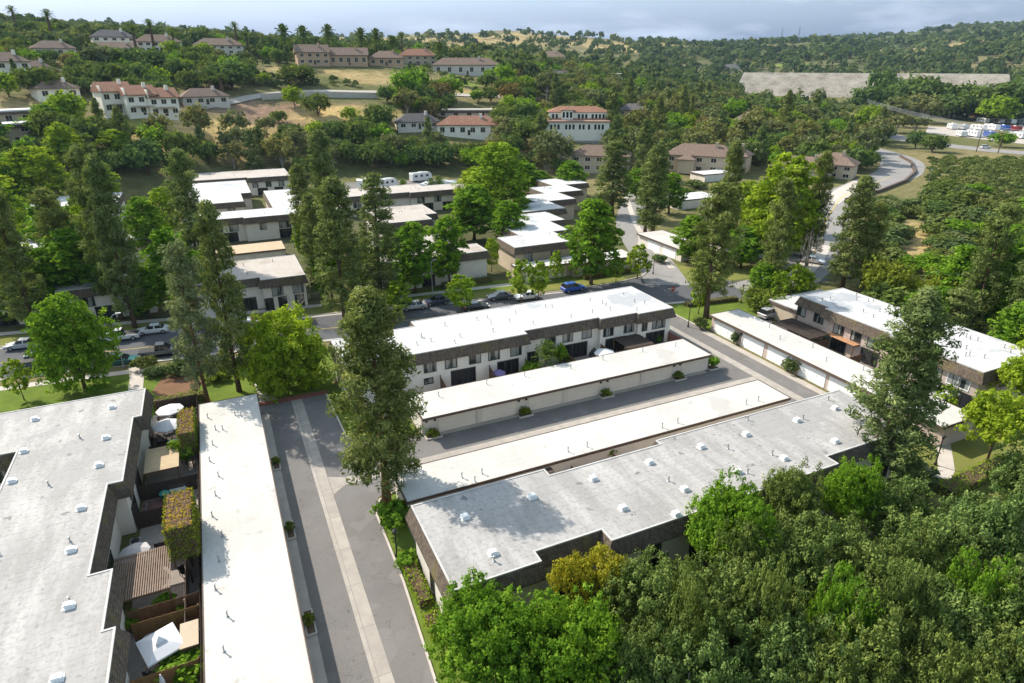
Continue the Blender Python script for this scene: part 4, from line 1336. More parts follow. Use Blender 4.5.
# the rock-faced dam across the valley
def dam():
    D = 830.0
    pts = []
    for px, py in ((744, 70.3), (765, 70.2), (830, 70.0), (900, 70.0), (990, 71.5), (1010, 72)):
        d = ray(px, py)
        t = D / math.hypot(d.x, d.y)
        pts.append(Vector((d.x * t, d.y * t, CAM_H + d.z * t)))
    for p in pts:
        p.z = 30.0
    mb = MB()
    n = (pts[-1] - pts[0]).to_2d().normalized()
    out = Vector((n.y, -n.x))
    if out.dot(pts[0].to_2d()) > 0:
        out = -out
    vs = []
    for p in pts:
        for s, z in ((78, -2.0), (0, 30.0), (-9, 30.0), (-70, -2)):
            vs.append((p.x + out.x * s, p.y + out.y * s, z))
    k = len(pts)
    mb.add(vs, [(4 * i + a, 4 * i + 4 + a, 4 * i + 5 + a, 4 * i + 1 + a) for i in range(k - 1) for a in range(3)])
    mb.add([vs[0], vs[1], vs[2], vs[3]], [(0, 1, 2, 3)])
    mb.add(vs[-4:], [(3, 2, 1, 0)])
    o = mb.build("dam", "rock_face")
    tag(o, "wide stone-faced embankment dam across the far valley", "dam")


dam()

# ------------------------------------------------------------------ foliage
def cards(name, C, Nrm, size, aspect, tint, mat, parent=None):
    """many small leaf-shaped faces as one mesh"""
    n = len(C)
    rng = np.random.default_rng(n)
    Nrm = Nrm / np.maximum(np.linalg.norm(Nrm, axis=1, keepdims=True), 1e-6)
    a = rng.normal(size=(n, 3))
    U = np.cross(Nrm, a)
    U /= np.maximum(np.linalg.norm(U, axis=1, keepdims=True), 1e-6)
    V = np.cross(Nrm, U)
    s = np.asarray(size).reshape(-1, 1) * np.ones((n, 1))
    co = np.stack([C + U * s * aspect, C + V * s, C - U * s * aspect * 0.8, C - V * s], 1).reshape(-1, 3)
    me = bpy.data.meshes.new(name)
    me.vertices.add(4 * n)
    me.vertices.foreach_set('co', co.ravel().astype(np.float32))
    me.loops.add(4 * n)
    me.loops.foreach_set('vertex_index', np.arange(4 * n, dtype=np.int32))
    me.polygons.add(n)
    me.polygons.foreach_set('loop_start', np.arange(0, 4 * n, 4, dtype=np.int32))
    me.update()
    at_ = me.attributes.new("tint", 'FLOAT', 'FACE')
    at_.data.foreach_set('value', np.clip(tint, 0, 1).astype(np.float32))
    me.materials.append(MATS[mat])
    o = bpy.data.objects.new(name, me)
    COL.objects.link(o)
    if parent:
        o.parent = parent
    return o


def unit(rng, n):
    v = rng.normal(size=(n, 3))
    return v / np.linalg.norm(v, axis=1, keepdims=True)


def crown_broad(seed, w, h, z0, nlobe, ncl, ncard, leaf, lobe=0.42, shape=1.0, core=0.25, column=False, puff=None):
    """a broad leafy crown: lobes, clumps on the lobes, leaf faces in the clumps"""
    rng = np.random.default_rng(seed)
    R_, Hh = w / 2, (h - z0) / 2
    cz = z0 + Hh
    C, Nn, T = [], [], []
    d = unit(rng, nlobe)
    d[:, 2] = np.abs(d[:, 2]) * 1.0 - 0.35 * (rng.random(nlobe) < 0.45)
    d /= np.linalg.norm(d, axis=1, keepdims=True)
    rr = rng.uniform(0.40, 0.95, nlobe)
    lc = d * rr[:, None] * np.array([R_, R_, Hh])
    if column:      # upright crowns: lobes up the whole height
        zt = np.linspace(-.9, .93, nlobe)
        a = np.arange(nlobe) * 2.399 + rng.normal(0, .5, nlobe)
        pr = np.sqrt(np.clip(1 - np.abs(zt) ** 2.6, 0.02, 1)) * (1 - shape * np.clip(zt + .1, 0, 1))
        q = R_ * pr * rng.uniform(.42, .85, nlobe)
        lc = np.stack([np.cos(a) * q, np.sin(a) * q, zt * Hh * .93], 1)
        d = np.stack([np.cos(a), np.sin(a), zt * .6], 1)
        d /= np.linalg.norm(d, axis=1, keepdims=True)
    elif shape != 1.0:   # taper towards the top
        k = np.clip(1.0 - shape * np.clip(lc[:, 2] / Hh, -0.3, 1), 0.15, 1.2)
        lc[:, :2] *= k[:, None]
    lr = lobe * R_ * rng.uniform(0.5, 1.4, nlobe)
    if column:
        lr *= np.clip(pr + .35, .5, 1.1)
    for i in range(nlobe):
        u = unit(rng, ncl)
        u = u[(u @ (d[i] * np.array([.7, .7, .7]) + np.array([0, 0, .35]))) > -0.30]
        cc = lc[i] + u * lr[i] * rng.uniform(0.82, 1.12, (len(u), 1)) * np.array([1, 1, .85])
        lt = rng.normal(0.5, 0.10)
        for c, uu in zip(cc, u):
            k = max(2, int(ncard * rng.uniform(0.5, 1.4)))
            if puff:
                o_ = unit(rng, k) * rng.uniform(.45, 1.1, (k, 1)) * puff * rng.uniform(.7, 1.35)
                C.append(c + o_ * np.array([1, 1, .8]))
                Nn.append(uu * .35 + o_ / puff * .9 + rng.normal(size=(k, 3)) * 0.40 + np.array([0, 0, .35]))
            else:
                C.append(c + rng.normal(size=(k, 3)) * lr[i] * 0.17)
                Nn.append(uu * 1.0 + rng.normal(size=(k, 3)) * 0.48 + np.array([0, 0, .40]))
            T.append(np.full(k, lt + rng.normal(0, .12)) + rng.normal(0, 0.12, k))
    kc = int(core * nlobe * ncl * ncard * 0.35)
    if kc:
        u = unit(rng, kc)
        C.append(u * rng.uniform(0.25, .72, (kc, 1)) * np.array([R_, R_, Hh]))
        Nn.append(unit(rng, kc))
        T.append(rng.normal(0.25, 0.1, kc))  # inner leaves tinted darker: shade inside the crown put into their colour
    C, Nn, T = np.concatenate(C), np.concatenate(Nn), np.concatenate(T)
    C[:, 2] += cz
    return C, Nn, leaf * rng.uniform(0.6, 1.35, len(C)), T


def crown_pine(seed, w, h, z0, nbr, ntuft, ncard, needle, droop=0.1, taper=0.75, ragged=0.3, tuft=0.5, fat=0.35):
    """a tall conifer crown of tufted branches; returns the faces and the limbs"""
    rng = np.random.default_rng(seed)
    C, Nn, T, S, limbs = [], [], [], [], []
    for i in range(nbr):
        t = (i + rng.random()) / nbr
        z = z0 + (h - z0) * t
        prof = (1 - t ** 1.5 * taper) * (0.72 + 0.28 * min(1, t / fat))
        if t > .9:
            prof *= max(0.12, (1.03 - t) / .13)
        r = w / 2 * prof * rng.uniform(1 - ragged, 1.06)
        a = i * 2.399 + rng.normal(0, .4)
        dirv = np.array([math.cos(a), math.sin(a), 0])
        up = rng.uniform(-droop, 0.35 + 0.5 * t)
        end = np.array([0, 0, z]) + dirv * r + np.array([0, 0, r * up])
        limbs.append(((0, 0, z - r * .15), tuple(end)))
        bt = rng.normal(0.5, 0.13)
        for k in range(ntuft):
            f = rng.uniform(0.35, 1.0) if k else 1.0
            side = np.array([-dirv[1], dirv[0], 0]) * rng.normal(0, .22) * r
            c = np.array([0, 0, z]) + dirv * r * f + np.array([0, 0, r * up * f]) + side + np.array([0, 0, rng.normal(0, .25)])
            m = max(4, int(ncard * rng.uniform(.6, 1.3)))
            u = unit(rng, m)
            tr = tuft * rng.uniform(.7, 1.25)
            C.append(c + u * tr * rng.uniform(.62, 1.05, (m, 1)) * np.array([1, 1, .78]))
            Nn.append(u * .75 + rng.normal(size=(m, 3)) * .50 + np.array([0, 0, .40]))
            T.append(np.full(m, bt) + rng.normal(0, .10) + rng.normal(0, .13, m) + 0.10 * u[:, 2])  # upper side of each tuft tinted lighter, light from above painted in
            S.append(needle * rng.uniform(.6, 1.3, m))
    return np.concatenate(C), np.concatenate(Nn), np.concatenate(S), np.concatenate(T), limbs


def trunk_mesh(parent, h, r, mat, limbs=(), seed=0, lean=0.0, fork=0, top=0.15):
    rng = random.Random(seed)
    mb = MB()
    pts, rad = [], []
    n = 6
    for i in range(n + 1):
        f = i / n
        pts.append((math.sin(f * 2.2 + seed) * h * .012 + lean * h * f * f, math.cos(f * 1.7 + seed) * h * .012, -0.6 + (h + 0.6) * f))
        rad.append(r * ((1 - f) * .85 + top) * (1.35 if i == 0 else 1))
    mb.tube(pts, rad, 7)
    for a, b in limbs:
        d = (Vector(b) - Vector(a))
        m = Vector(a).lerp(Vector(b), .55) + Vector((0, 0, d.length * .05))
        rr = max(0.025, r * 0.28 * min(1, d.length / 4))
        mb.tube([a, m, b], [rr, rr * .7, rr * .3], 4, cap=False)
    return mb.build("trunk", mat, parent, smooth=True)


def broad_limbs(seed, w, h, z0, n):
    rng = random.Random(seed)
    res = []
    for i in range(n):
        a = i * 2.4 + rng.random()
        zs = z0 * rng.uniform(.75, 1.25)
        r = w / 2 * rng.uniform(.35, .7)
        res.append(((0, 0, zs), (math.cos(a) * r, math.sin(a) * r, z0 + (h - z0) * rng.uniform(.3, .85))))
    return res


PROTO = {}
USED = {}


def proto(key, name, mat_leaf, mat_bark, w, h, z0, r, kind, seed, **kw):
    t = thing(name, None, None)
    if kind == 'pine':
        C, Nn, S, T, limbs = crown_pine(seed, w, h, z0, **kw)
        cards("crown", C, Nn, S, kw.get('aspect', 0.30) if 'aspect' in kw else 0.30, T, mat_leaf, t)
        trunk_mesh(t, h * .96, r, mat_bark, limbs[::3], seed)
    else:
        C, Nn, S, T = crown_broad(seed, w, h, z0, **kw)
        cards("crown", C, Nn, S, 0.62, T, mat_leaf, t)
        trunk_mesh(t, z0 + (h - z0) * .7, r, mat_bark, broad_limbs(seed, w, h, z0, 7), seed)
    PROTO[key] = (t, w, h)
    return t


def put(key, x, y, w, h, label, cat="tree", group=None, z=None, rz=None):
    t, w0, h0 = PROTO[key]
    rng = random.Random(int(x * 131 + y * 717))
    rz = rng.uniform(0, 6.28) if rz is None else rz
    z = ground(x, y) if z is None else z
    s = (w / w0, w / w0, h / h0)
    if key not in USED:
        USED[key] = t
        t.location, t.rotation_euler, t.scale = (x, y, z), (0, 0, rz), s
        o = t
    else:
        o = copy_tree(t, (x, y, z), rz, s)
    o['label'] = label
    o['category'] = cat
    if group:
        o['group'] = group
    elif 'group' in o:
        del o['group']
    return o


def px_tree(key, px, py, top, wpx, label, cat="tree", group=None):
    """a tree standing where its trunk meets the ground in the photo, as tall and wide as it shows"""
    p = at(px, py, 0)
    h = rise(p.x, p.y, 0, top)
    zc = proj(p.x, p.y, h * .5)[2]
    return put(key, p.x, p.y, wpx * zc / F_PX, h, label, cat, group)


# prototypes ----------------------------------------------------------------
proto('pine_big', 'pine_tree', 'leaf_pine', 'bark_pine', 8.8, 20.5, 3.2, .42, 'pine', 11, nbr=135, ntuft=5, ncard=46, needle=.25, tuft=.72, taper=.55, ragged=.42)
proto('pine_right', 'pine_tree', 'leaf_pine', 'bark_pine', 9.5, 21, 1.5, .40, 'pine', 12, nbr=115, ntuft=5, ncard=46, needle=.26, tuft=.72, taper=.80, ragged=.5)
proto('pine_a', 'pine_tree', 'leaf_pine', 'bark', 7.5, 24, 3.0, .40, 'pine', 13, nbr=100, ntuft=4, ncard=34, needle=.34, tuft=.78, taper=.60, ragged=.32)
proto('pine_b', 'pine_tree', 'leaf_pine', 'bark', 7.5, 24, 4.5, .40, 'pine', 14, nbr=80, ntuft=4, ncard=34, needle=.34, tuft=.80, taper=.55, ragged=.48)
proto('pine_pale', 'pine_tree', 'leaf_pine_pale', 'bark_pine', 8, 22, 3.5, .34, 'pine', 15, nbr=75, ntuft=5, ncard=26, needle=.36, tuft=.78, taper=.35, ragged=.5)
proto('pine_column', 'pine_tree', 'leaf_pine', 'bark', 5, 24, 3.0, .35, 'pine', 16, nbr=120, ntuft=3, ncard=28, needle=.32, tuft=.65, taper=.55, ragged=.2)
proto('pine_soft', 'pine_tree', 'leaf_pine_soft', 'bark', 8, 24, 5.0, .40, 'pine', 17, nbr=90, ntuft=4, ncard=34, needle=.34, tuft=.82, taper=.5, ragged=.4)
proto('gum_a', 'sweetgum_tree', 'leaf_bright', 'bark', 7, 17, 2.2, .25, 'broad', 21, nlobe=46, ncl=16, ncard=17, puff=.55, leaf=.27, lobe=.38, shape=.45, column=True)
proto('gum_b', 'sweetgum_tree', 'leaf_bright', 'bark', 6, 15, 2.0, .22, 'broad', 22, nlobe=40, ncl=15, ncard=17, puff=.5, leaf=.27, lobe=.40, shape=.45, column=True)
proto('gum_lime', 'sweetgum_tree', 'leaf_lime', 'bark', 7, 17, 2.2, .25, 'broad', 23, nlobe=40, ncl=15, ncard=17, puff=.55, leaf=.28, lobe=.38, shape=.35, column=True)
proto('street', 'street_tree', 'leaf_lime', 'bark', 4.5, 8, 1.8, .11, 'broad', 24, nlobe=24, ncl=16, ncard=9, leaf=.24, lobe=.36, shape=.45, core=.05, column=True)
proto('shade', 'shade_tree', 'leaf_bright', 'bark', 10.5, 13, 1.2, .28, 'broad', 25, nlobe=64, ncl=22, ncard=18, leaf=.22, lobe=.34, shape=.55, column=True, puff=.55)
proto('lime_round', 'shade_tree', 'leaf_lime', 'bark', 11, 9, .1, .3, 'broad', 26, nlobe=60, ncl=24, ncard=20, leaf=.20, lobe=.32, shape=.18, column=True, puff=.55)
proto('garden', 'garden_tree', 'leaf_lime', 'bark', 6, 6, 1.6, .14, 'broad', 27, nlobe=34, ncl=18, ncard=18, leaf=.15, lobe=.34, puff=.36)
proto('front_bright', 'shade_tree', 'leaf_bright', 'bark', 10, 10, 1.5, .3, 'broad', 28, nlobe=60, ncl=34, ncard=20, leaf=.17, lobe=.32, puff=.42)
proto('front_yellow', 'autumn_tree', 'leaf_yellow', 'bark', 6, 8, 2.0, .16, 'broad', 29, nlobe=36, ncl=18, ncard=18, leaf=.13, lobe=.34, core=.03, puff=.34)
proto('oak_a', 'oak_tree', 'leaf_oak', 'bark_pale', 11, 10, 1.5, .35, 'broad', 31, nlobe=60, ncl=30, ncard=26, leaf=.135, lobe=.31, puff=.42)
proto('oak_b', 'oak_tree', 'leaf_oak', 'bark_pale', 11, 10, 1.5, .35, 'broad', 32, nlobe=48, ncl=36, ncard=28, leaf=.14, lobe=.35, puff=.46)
proto('hill_oak', 'oak_tree', 'leaf_oak_hill', 'bark', 11, 8.5, .3, .35, 'broad', 41, nlobe=34, ncl=16, ncard=5, leaf=.62, lobe=.36)
proto('hill_oak_b', 'oak_tree', 'leaf_oak_hill', 'bark', 11, 9, .3, .35, 'broad', 42, nlobe=28, ncl=18, ncard=5, leaf=.66, lobe=.40)
proto('hill_lime', 'leafy_tree', 'leaf_lime', 'bark', 9, 8.5, .5, .25, 'broad', 43, nlobe=30, ncl=16, ncard=5, leaf=.52, lobe=.38)
proto('hill_green', 'leafy_tree', 'leaf_bright', 'bark', 9, 8.5, .5, .25, 'broad', 44, nlobe=30, ncl=16, ncard=5, leaf=.52, lobe=.38)
proto('hill_gum', 'eucalyptus_tree', 'leaf_olive', 'bark_pale', 11, 15, 2.5, .35, 'broad', 45, nlobe=36, ncl=15, ncard=5, leaf=.62, lobe=.32, core=.05)
proto('hill_gum_b', 'eucalyptus_tree', 'leaf_olive', 'bark_pale', 12, 13, 2.0, .35, 'broad', 46, nlobe=32, ncl=15, ncard=5, leaf=.62, lobe=.34, core=.05)
proto('hill_conifer', 'conifer_tree', 'leaf_pine', 'bark', 8, 17, .8, .3, 'pine', 47, nbr=80, ntuft=3, ncard=9, needle=.75, tuft=.8, taper=.9, ragged=.3)
proto('hill_bronze', 'leafy_tree', 'leaf_bronze', 'bark', 9, 9, .5, .25, 'broad', 48, nlobe=28, ncl=15, ncard=5, leaf=.52, lobe=.38)
proto('cypress', 'cypress_tree', 'leaf_pine', 'bark', 2.6, 13, .3, .15, 'pine', 49, nbr=90, ntuft=2, ncard=8, needle=.5, tuft=.45, taper=.85, ragged=.15)
proto('scrub', 'bush', 'leaf_scrub', 'bark', 5, 3.2, .0, .12, 'broad', 51, nlobe=22, ncl=18, ncard=6, leaf=.30, lobe=.36)
proto('shrub', 'shrub', 'leaf_hedge', 'bark', 1.4, 1.1, .05, .05, 'broad', 52, nlobe=16, ncl=18, ncard=7, leaf=.10, lobe=.40)
proto('shrub_green', 'shrub', 'leaf_bright', 'bark', 2.4, 2.4, .1, .07, 'broad', 53, nlobe=22, ncl=20, ncard=8, leaf=.14, lobe=.36)
proto('bush_olive', 'bush', 'leaf_scrub', 'bark', 2.4, 1.6, .05, .07, 'broad', 54, nlobe=20, ncl=20, ncard=8, leaf=.12, lobe=.42)
proto('bush_yellow', 'bush', 'leaf_hedge', 'bark', 8, 5, .3, .2, 'broad', 55, nlobe=40, ncl=26, ncard=8, leaf=.24, lobe=.34)


def palm_proto(key, name, h, nfr, flen, fan, seed):
    rng = np.random.default_rng(seed)
    t = thing(name, None, None)
    C, Nn, T, S = [], [], [], []
    for i in range(nfr):
        a = i * 2.399
        el = math.pi / 2 * (1 - 1.7 * (i + .5) / nfr)
        dv = np.array([math.cos(a) * math.cos(el), math.sin(a) * math.cos(el), math.sin(el)])
        side = np.array([-math.sin(a), math.cos(a), 0])
        n = 26 if not fan else 22
        for k in range(n):
            f = (k + 1) / n
            p = dv * flen * f - np.array([0, 0, 1]) * flen * .38 * f * f * (1 if not fan else .6)
            for s in (-1, 1):
                wv = flen * (.20 * math.sin(math.pi * min(1, f * .9 + .08)) if not fan else .34 * f * (1.15 - f) * 2.2)
                C.append(p + side * s * wv * rng.uniform(.35, 1))
                Nn.append(np.cross(dv, side * s) + rng.normal(0, .45, 3))
                T.append(.5 + rng.normal(0, .16))
                S.append(flen * .085 * rng.uniform(.7, 1.3))
    C = np.array(C) + np.array([0, 0, h])
    cards("crown", C, np.array(Nn), np.array(S), .5, np.array(T), 'leaf_palm', t)
    trunk_mesh(t, h, h * .035, 'bark', (), seed, top=.5)
    PROTO[key] = (t, flen * 2, h + flen * .7)


palm_proto('date_palm', 'palm_tree', 9, 34, 4.2, False, 61)
palm_proto('fan_palm', 'palm_tree', 14, 22, 2.4, True, 62)
palm_proto('small_palm', 'palm_tree', 3.2, 30, 2.2, True, 63)


def bare_proto(key, h, w, seed):
    rng = random.Random(seed)
    t = thing("bare_tree", None, None)
    mb = MB()
    mb.tube([(0, 0, -.4), (0.1, 0, h * .3)], [.14, .10], 6)

    def br(p, d, l, r, dep):
        q = p + d * l
        mb.tube([p, p.lerp(q, .5) + Vector((rng.gauss(0, .1), rng.gauss(0, .1), 0)) * l * .5, q], [r, r * .75, r * .5], 4, cap=False)
        if dep:
            for _ in range(3 if dep > 1 else 4):
                dd = (d + Vector((rng.gauss(0, .6), rng.gauss(0, .6), rng.gauss(.1, .3)))).normalized()
                br(q, dd, l * rng.uniform(.6, .85), r * .55, dep - 1)
    for i in range(5):
        a = i * 1.3
        br(Vector((0.1, 0, h * .28)), Vector((math.cos(a) * .6, math.sin(a) * .6, .8)).normalized(), h * .28, .07, 3)
    mb.build("branches", "bark_pale", t)
    PROTO[key] = (t, w, h)


bare_proto('bare', 6, 6, 71)

# ------------------------------------------------------------------ trees of the courts and the street (photo place of trunk foot, top, crown width)
px_tree('pine_big', 386, 503, 298, 95, "tall dense pine with reddish trunk standing at the bend of the driveway")
px_tree('pine_right', 878, 480, 294, 108, "tall ragged pine between the weathered roof and the curving footpath")
for a in (
    ('pine_a', 241, 391, 205, 44, "dark tall pine on the lawn just beside the round lime-green tree"),
    ('pine_pale', 209, 402, 250, 49, "pale tufted leaning pine at the patio end of the street lawn"),
    ('pine_a', 347, 320, 180, 53, "broad dark pine, biggest of the street pines beyond the condo roof"),
    ('pine_column', 384, 306, 176, 40, "narrow dark pine directly beside the biggest street pine"),
    ('pine_column', 322, 300, 196, 30, "slim dark pine close to the mottled-roof condo block wall"),
    ('pine_column', 309, 262, 166, 26, "slim dark pine behind the slim one at the mottled-roof block"),
    ('pine_a', 331, 246, 132, 34, "dark pine rising above the cream block by the parking court"),
    ('pine_a', 136, 327, 158, 39, "dark pine with bare lower trunk near the white pickup, tallest there"),
    ('pine_b', 120, 320, 150, 40, "ragged pine overlapping the tallest one near the white pickup"),
    ('pine_b', 205, 292, 152, 44, "dark pine behind the pale tufted leaning pine"),
    ('pine_a', 36, 336, 188, 43, "dense dark pine at the picture edge over the parked cars"),
    ('pine_b', 76, 306, 190, 44, "ragged dark pine between the edge pine and the pickup pine"),
    ('pine_b', 8, 300, 150, 50, "dark pine cut by the left picture edge"),
    ('pine_soft', 706, 317, 186, 54, "large soft pine on the corner lawn by the garage end"),
    ('pine_a', 722, 256, 143, 28, "dark pine behind the large soft corner-lawn pine"),
    ('pine_soft', 769, 298, 182, 34, "airy pine beside the street at the carport end"),
    ('pine_a', 806, 266, 153, 30, "dark pine behind the airy pine by the winding road"),
    ('pine_column', 651, 236, 146, 28, "narrow columnar pine at the fork of the lane"),
    ('pine_column', 644, 232, 160, 22, "slim pine close behind the columnar pine on the lane"),
    ('pine_a', 842, 289, 178, 42, "full dark pine beside the winding road mouth"),
    ('pine_b', 862, 287, 204, 32, "ragged pine leaning against the full pine by the road mouth"),
    ('pine_soft', 968, 336, 206, 44, "tapering olive pine rising behind the bright broad tree at the edge"),
    ('pine_soft', 1012, 352, 236, 42, "olive pine cut by the right picture edge"),
    ('pine_b', 948, 345, 290, 40, "short ragged conifer behind the white roof of the pinkish block"),
    ('pine_a', 612, 216, 142, 40, "dark pine behind the farther staggered white roof"),
):
    px_tree(*a)
GUMS = "columnar sweetgum trees"
for a in (
    ('gum_a', 592, 284, 197, 52, "broad bright green sweetgum by the street lawn near the blue car"),
    ('gum_b', 415, 293, 221, 40, "dark green sweetgum, left of the pair before the blank end wall"),
    ('gum_b', 449, 286, 214, 34, "slender bright sweetgum, right of the pair before the blank end wall"),
    ('gum_b', 474, 240, 184, 46, "bright sweetgum above the cream block end, in front of the tallest"),
    ('gum_lime', 500, 222, 140, 54, "tallest bright lime sweetgum behind the cream blocks"),
    ('gum_a', 508, 250, 200, 34, "small bright sweetgum beside the staggered white roof"),
    ('gum_a', 488, 205, 172, 36, "bright sweetgum peeping between the two tallest green trees"),
    ('gum_a', 90, 312, 228, 66, "dark bright-edged sweetgum standing among the pines near the white pickup"),
    ('gum_lime', 112, 300, 196, 34, "yellowish sweetgum glimpsed between the pine crowns"),
    ('gum_lime', 22, 300, 214, 40, "yellowish sweetgum at the edge among dark pines"),
    ('gum_a', 180, 312, 226, 44, "dark green sweetgum behind the pale tufted pine"),
    ('gum_lime', 44, 215, 146, 52, "big lime-green tree behind the edge condo roofs"),
    ('gum_a', 18, 215, 160, 40, "bright green tree at the edge behind dark pines"),
    ('gum_lime', 76, 200, 150, 30, "lime-green tree in front of the dark oak clump"),
    ('gum_lime', 108, 210, 160, 30, "lime tree beside the pale flat roof among pines"),
    ('gum_lime', 773, 268, 152, 58, "big pale lime tree near the white pickup-side garage roofs"),
    ('gum_lime', 756, 250, 178, 40, "lime tree leaning against the big pale lime tree"),
    ('gum_a', 668, 214, 172, 30, "bright tree right beside the columnar lane pine"),
    ('gum_a', 984, 330, 238, 58, "bright broad tree under the tapering olive pine"),
    ('gum_a', 950, 322, 244, 46, "bright tree with a rounded top by the dry slope"),
    ('gum_lime', 308, 262, 216, 22, "yellow-green tree between pine and mottled-roof block"),
    ('gum_lime', 336, 262, 222, 24, "yellow-green tree in the gap between two dark street pines"),
    ('gum_a', 740, 268, 226, 40, "dark green tree behind the large soft corner-lawn pine"),
    ('gum_a', 800, 258, 196, 24, "bright green tree in the shade of the pines at the winding road"),
):
    px_tree(*a, "tree", GUMS)
SM = "small street trees"
for a in (
    ('street', 462, 314, 274, 32, "small lime street tree over the dark parked car"),
    ('street', 400, 316, 280, 30, "thin pale street tree in front of the dark sweetgum"),
    ('street', 521, 303, 258, 24, "small lime street tree, first of the two by the white car"),
    ('street', 538, 301, 260, 24, "small lime street tree, second of the two by the white car"),
    ('street', 698, 314, 268, 22, "thin pale young tree at the corner lawn hedge"),
    ('street', 790, 305, 262, 26, "small green tree below the bare pale tree"),
    ('street', 776, 307, 270, 20, "low green tree beside the airy pine trunk"),
    ('street', 637, 279, 244, 26, "small flat-crowned olive tree at the lane corner"),
    ('street', 616, 283, 256, 18, "thin young tree on the street lawn near the carport"),
    ('street', 556, 283, 250, 16, "thin young tree before the low white carport"),
    ('street', 492, 272, 238, 18, "small tree beside the blank cream end wall"),
    ('street', 940, 418, 384, 22, "white-stemmed young tree by the end of the pinkish block"),
    ('street', 548, 362, 338, 14, "thin patio tree behind the garage row"),
    ('street', 24, 400, 358, 24, "thin pale young tree at the edge of the street lawn"),
):
    px_tree(*a, "tree", SM)
px_tree('shade', 86, 390, 297, 76, "broad bright green shade tree on the street lawn")
px_tree('lime_round', 287, 386, 316, 84, "dense round lime-green tree beside the head of the driveway")
px_tree('garden', 986, 462, 400, 64, "yellow-green round garden tree on the lawn by the footpath")
px_tree('garden', 1018, 420, 360, 60, "lime-green garden tree cut by the picture edge")
px_tree('bush_yellow', 884, 306, 262, 44, "round olive-yellow bush behind the white pinkish-block roof", "bush")
px_tree('bush_yellow', 936, 320, 276, 40, "olive-yellow bush beside the tapering olive pine", "bush")
px_tree('bare', 300, 322, 286, 26, "bare whitish tree in front of the mottled-roof block")
px_tree('bare', 803, 296, 228, 24, "bare pale tree beside the parked white cars")
px_tree('small_palm', 545, 378, 342, 28, "green fan palm in the patio behind the garage row")
FILL = "leafy trees between the condo blocks"
FILLS = []
for (key, px, py, top, w) in (('gum_lime', 12, 250, 178, 44), ('gum_a', 62, 262, 196, 46), ('gum_lime', 100, 255, 186, 36), ('gum_a', 152, 262, 196, 40), ('gum_lime', 170, 240, 186, 30), ('gum_a', 58, 318, 246, 46), ('gum_a', 20, 322, 262, 44), ('gum_a', 150, 318, 262, 34),
                              ('gum_a', 205, 310, 250, 36), ('gum_lime', 222, 300, 262, 26), ('gum_a', 0, 196, 156, 44), ('gum_a', 66, 186, 150, 40), ('gum_lime', 128, 192, 160, 30), ('gum_a', 332, 300, 236, 34), ('gum_lime', 366, 292, 240, 28), ('gum_a', 392, 282, 232, 30),
                              ('gum_a', 520, 230, 196, 26), ('gum_lime', 474, 214, 166, 36), ('gum_a', 520, 195, 160, 40), ('gum_a', 540, 192, 170, 26), ('gum_lime', 430, 256, 226, 22), ('gum_a', 570, 196, 160, 30), ('gum_a', 636, 200, 168, 30), ('gum_a', 690, 262, 214, 36),
                              ('gum_lime', 742, 226, 180, 36), ('gum_a', 784, 232, 178, 34), ('gum_lime', 800, 300, 268, 26), ('gum_a', 760, 300, 262, 30), ('gum_a', 912, 330, 292, 34), ('gum_a', 930, 338, 286, 34), ('gum_a', 1006, 372, 300, 44), ('gum_lime', 1024, 392, 320, 36)):
    FILLS.append((key, px, py, top, w))
FILLS.sort(key=lambda t: t[1])
cnt = {}
for (key, px, py, top, w) in FILLS:
    nm = 'lime-green' if key == 'gum_lime' else 'bright green'
    cnt[nm] = cnt.get(nm, 0) + 1
    px_tree(key, px, py, top, w, f"{nm} leafy tree between the condo blocks, {ORD[cnt[nm] - 1]} from the left", "tree", FILL)
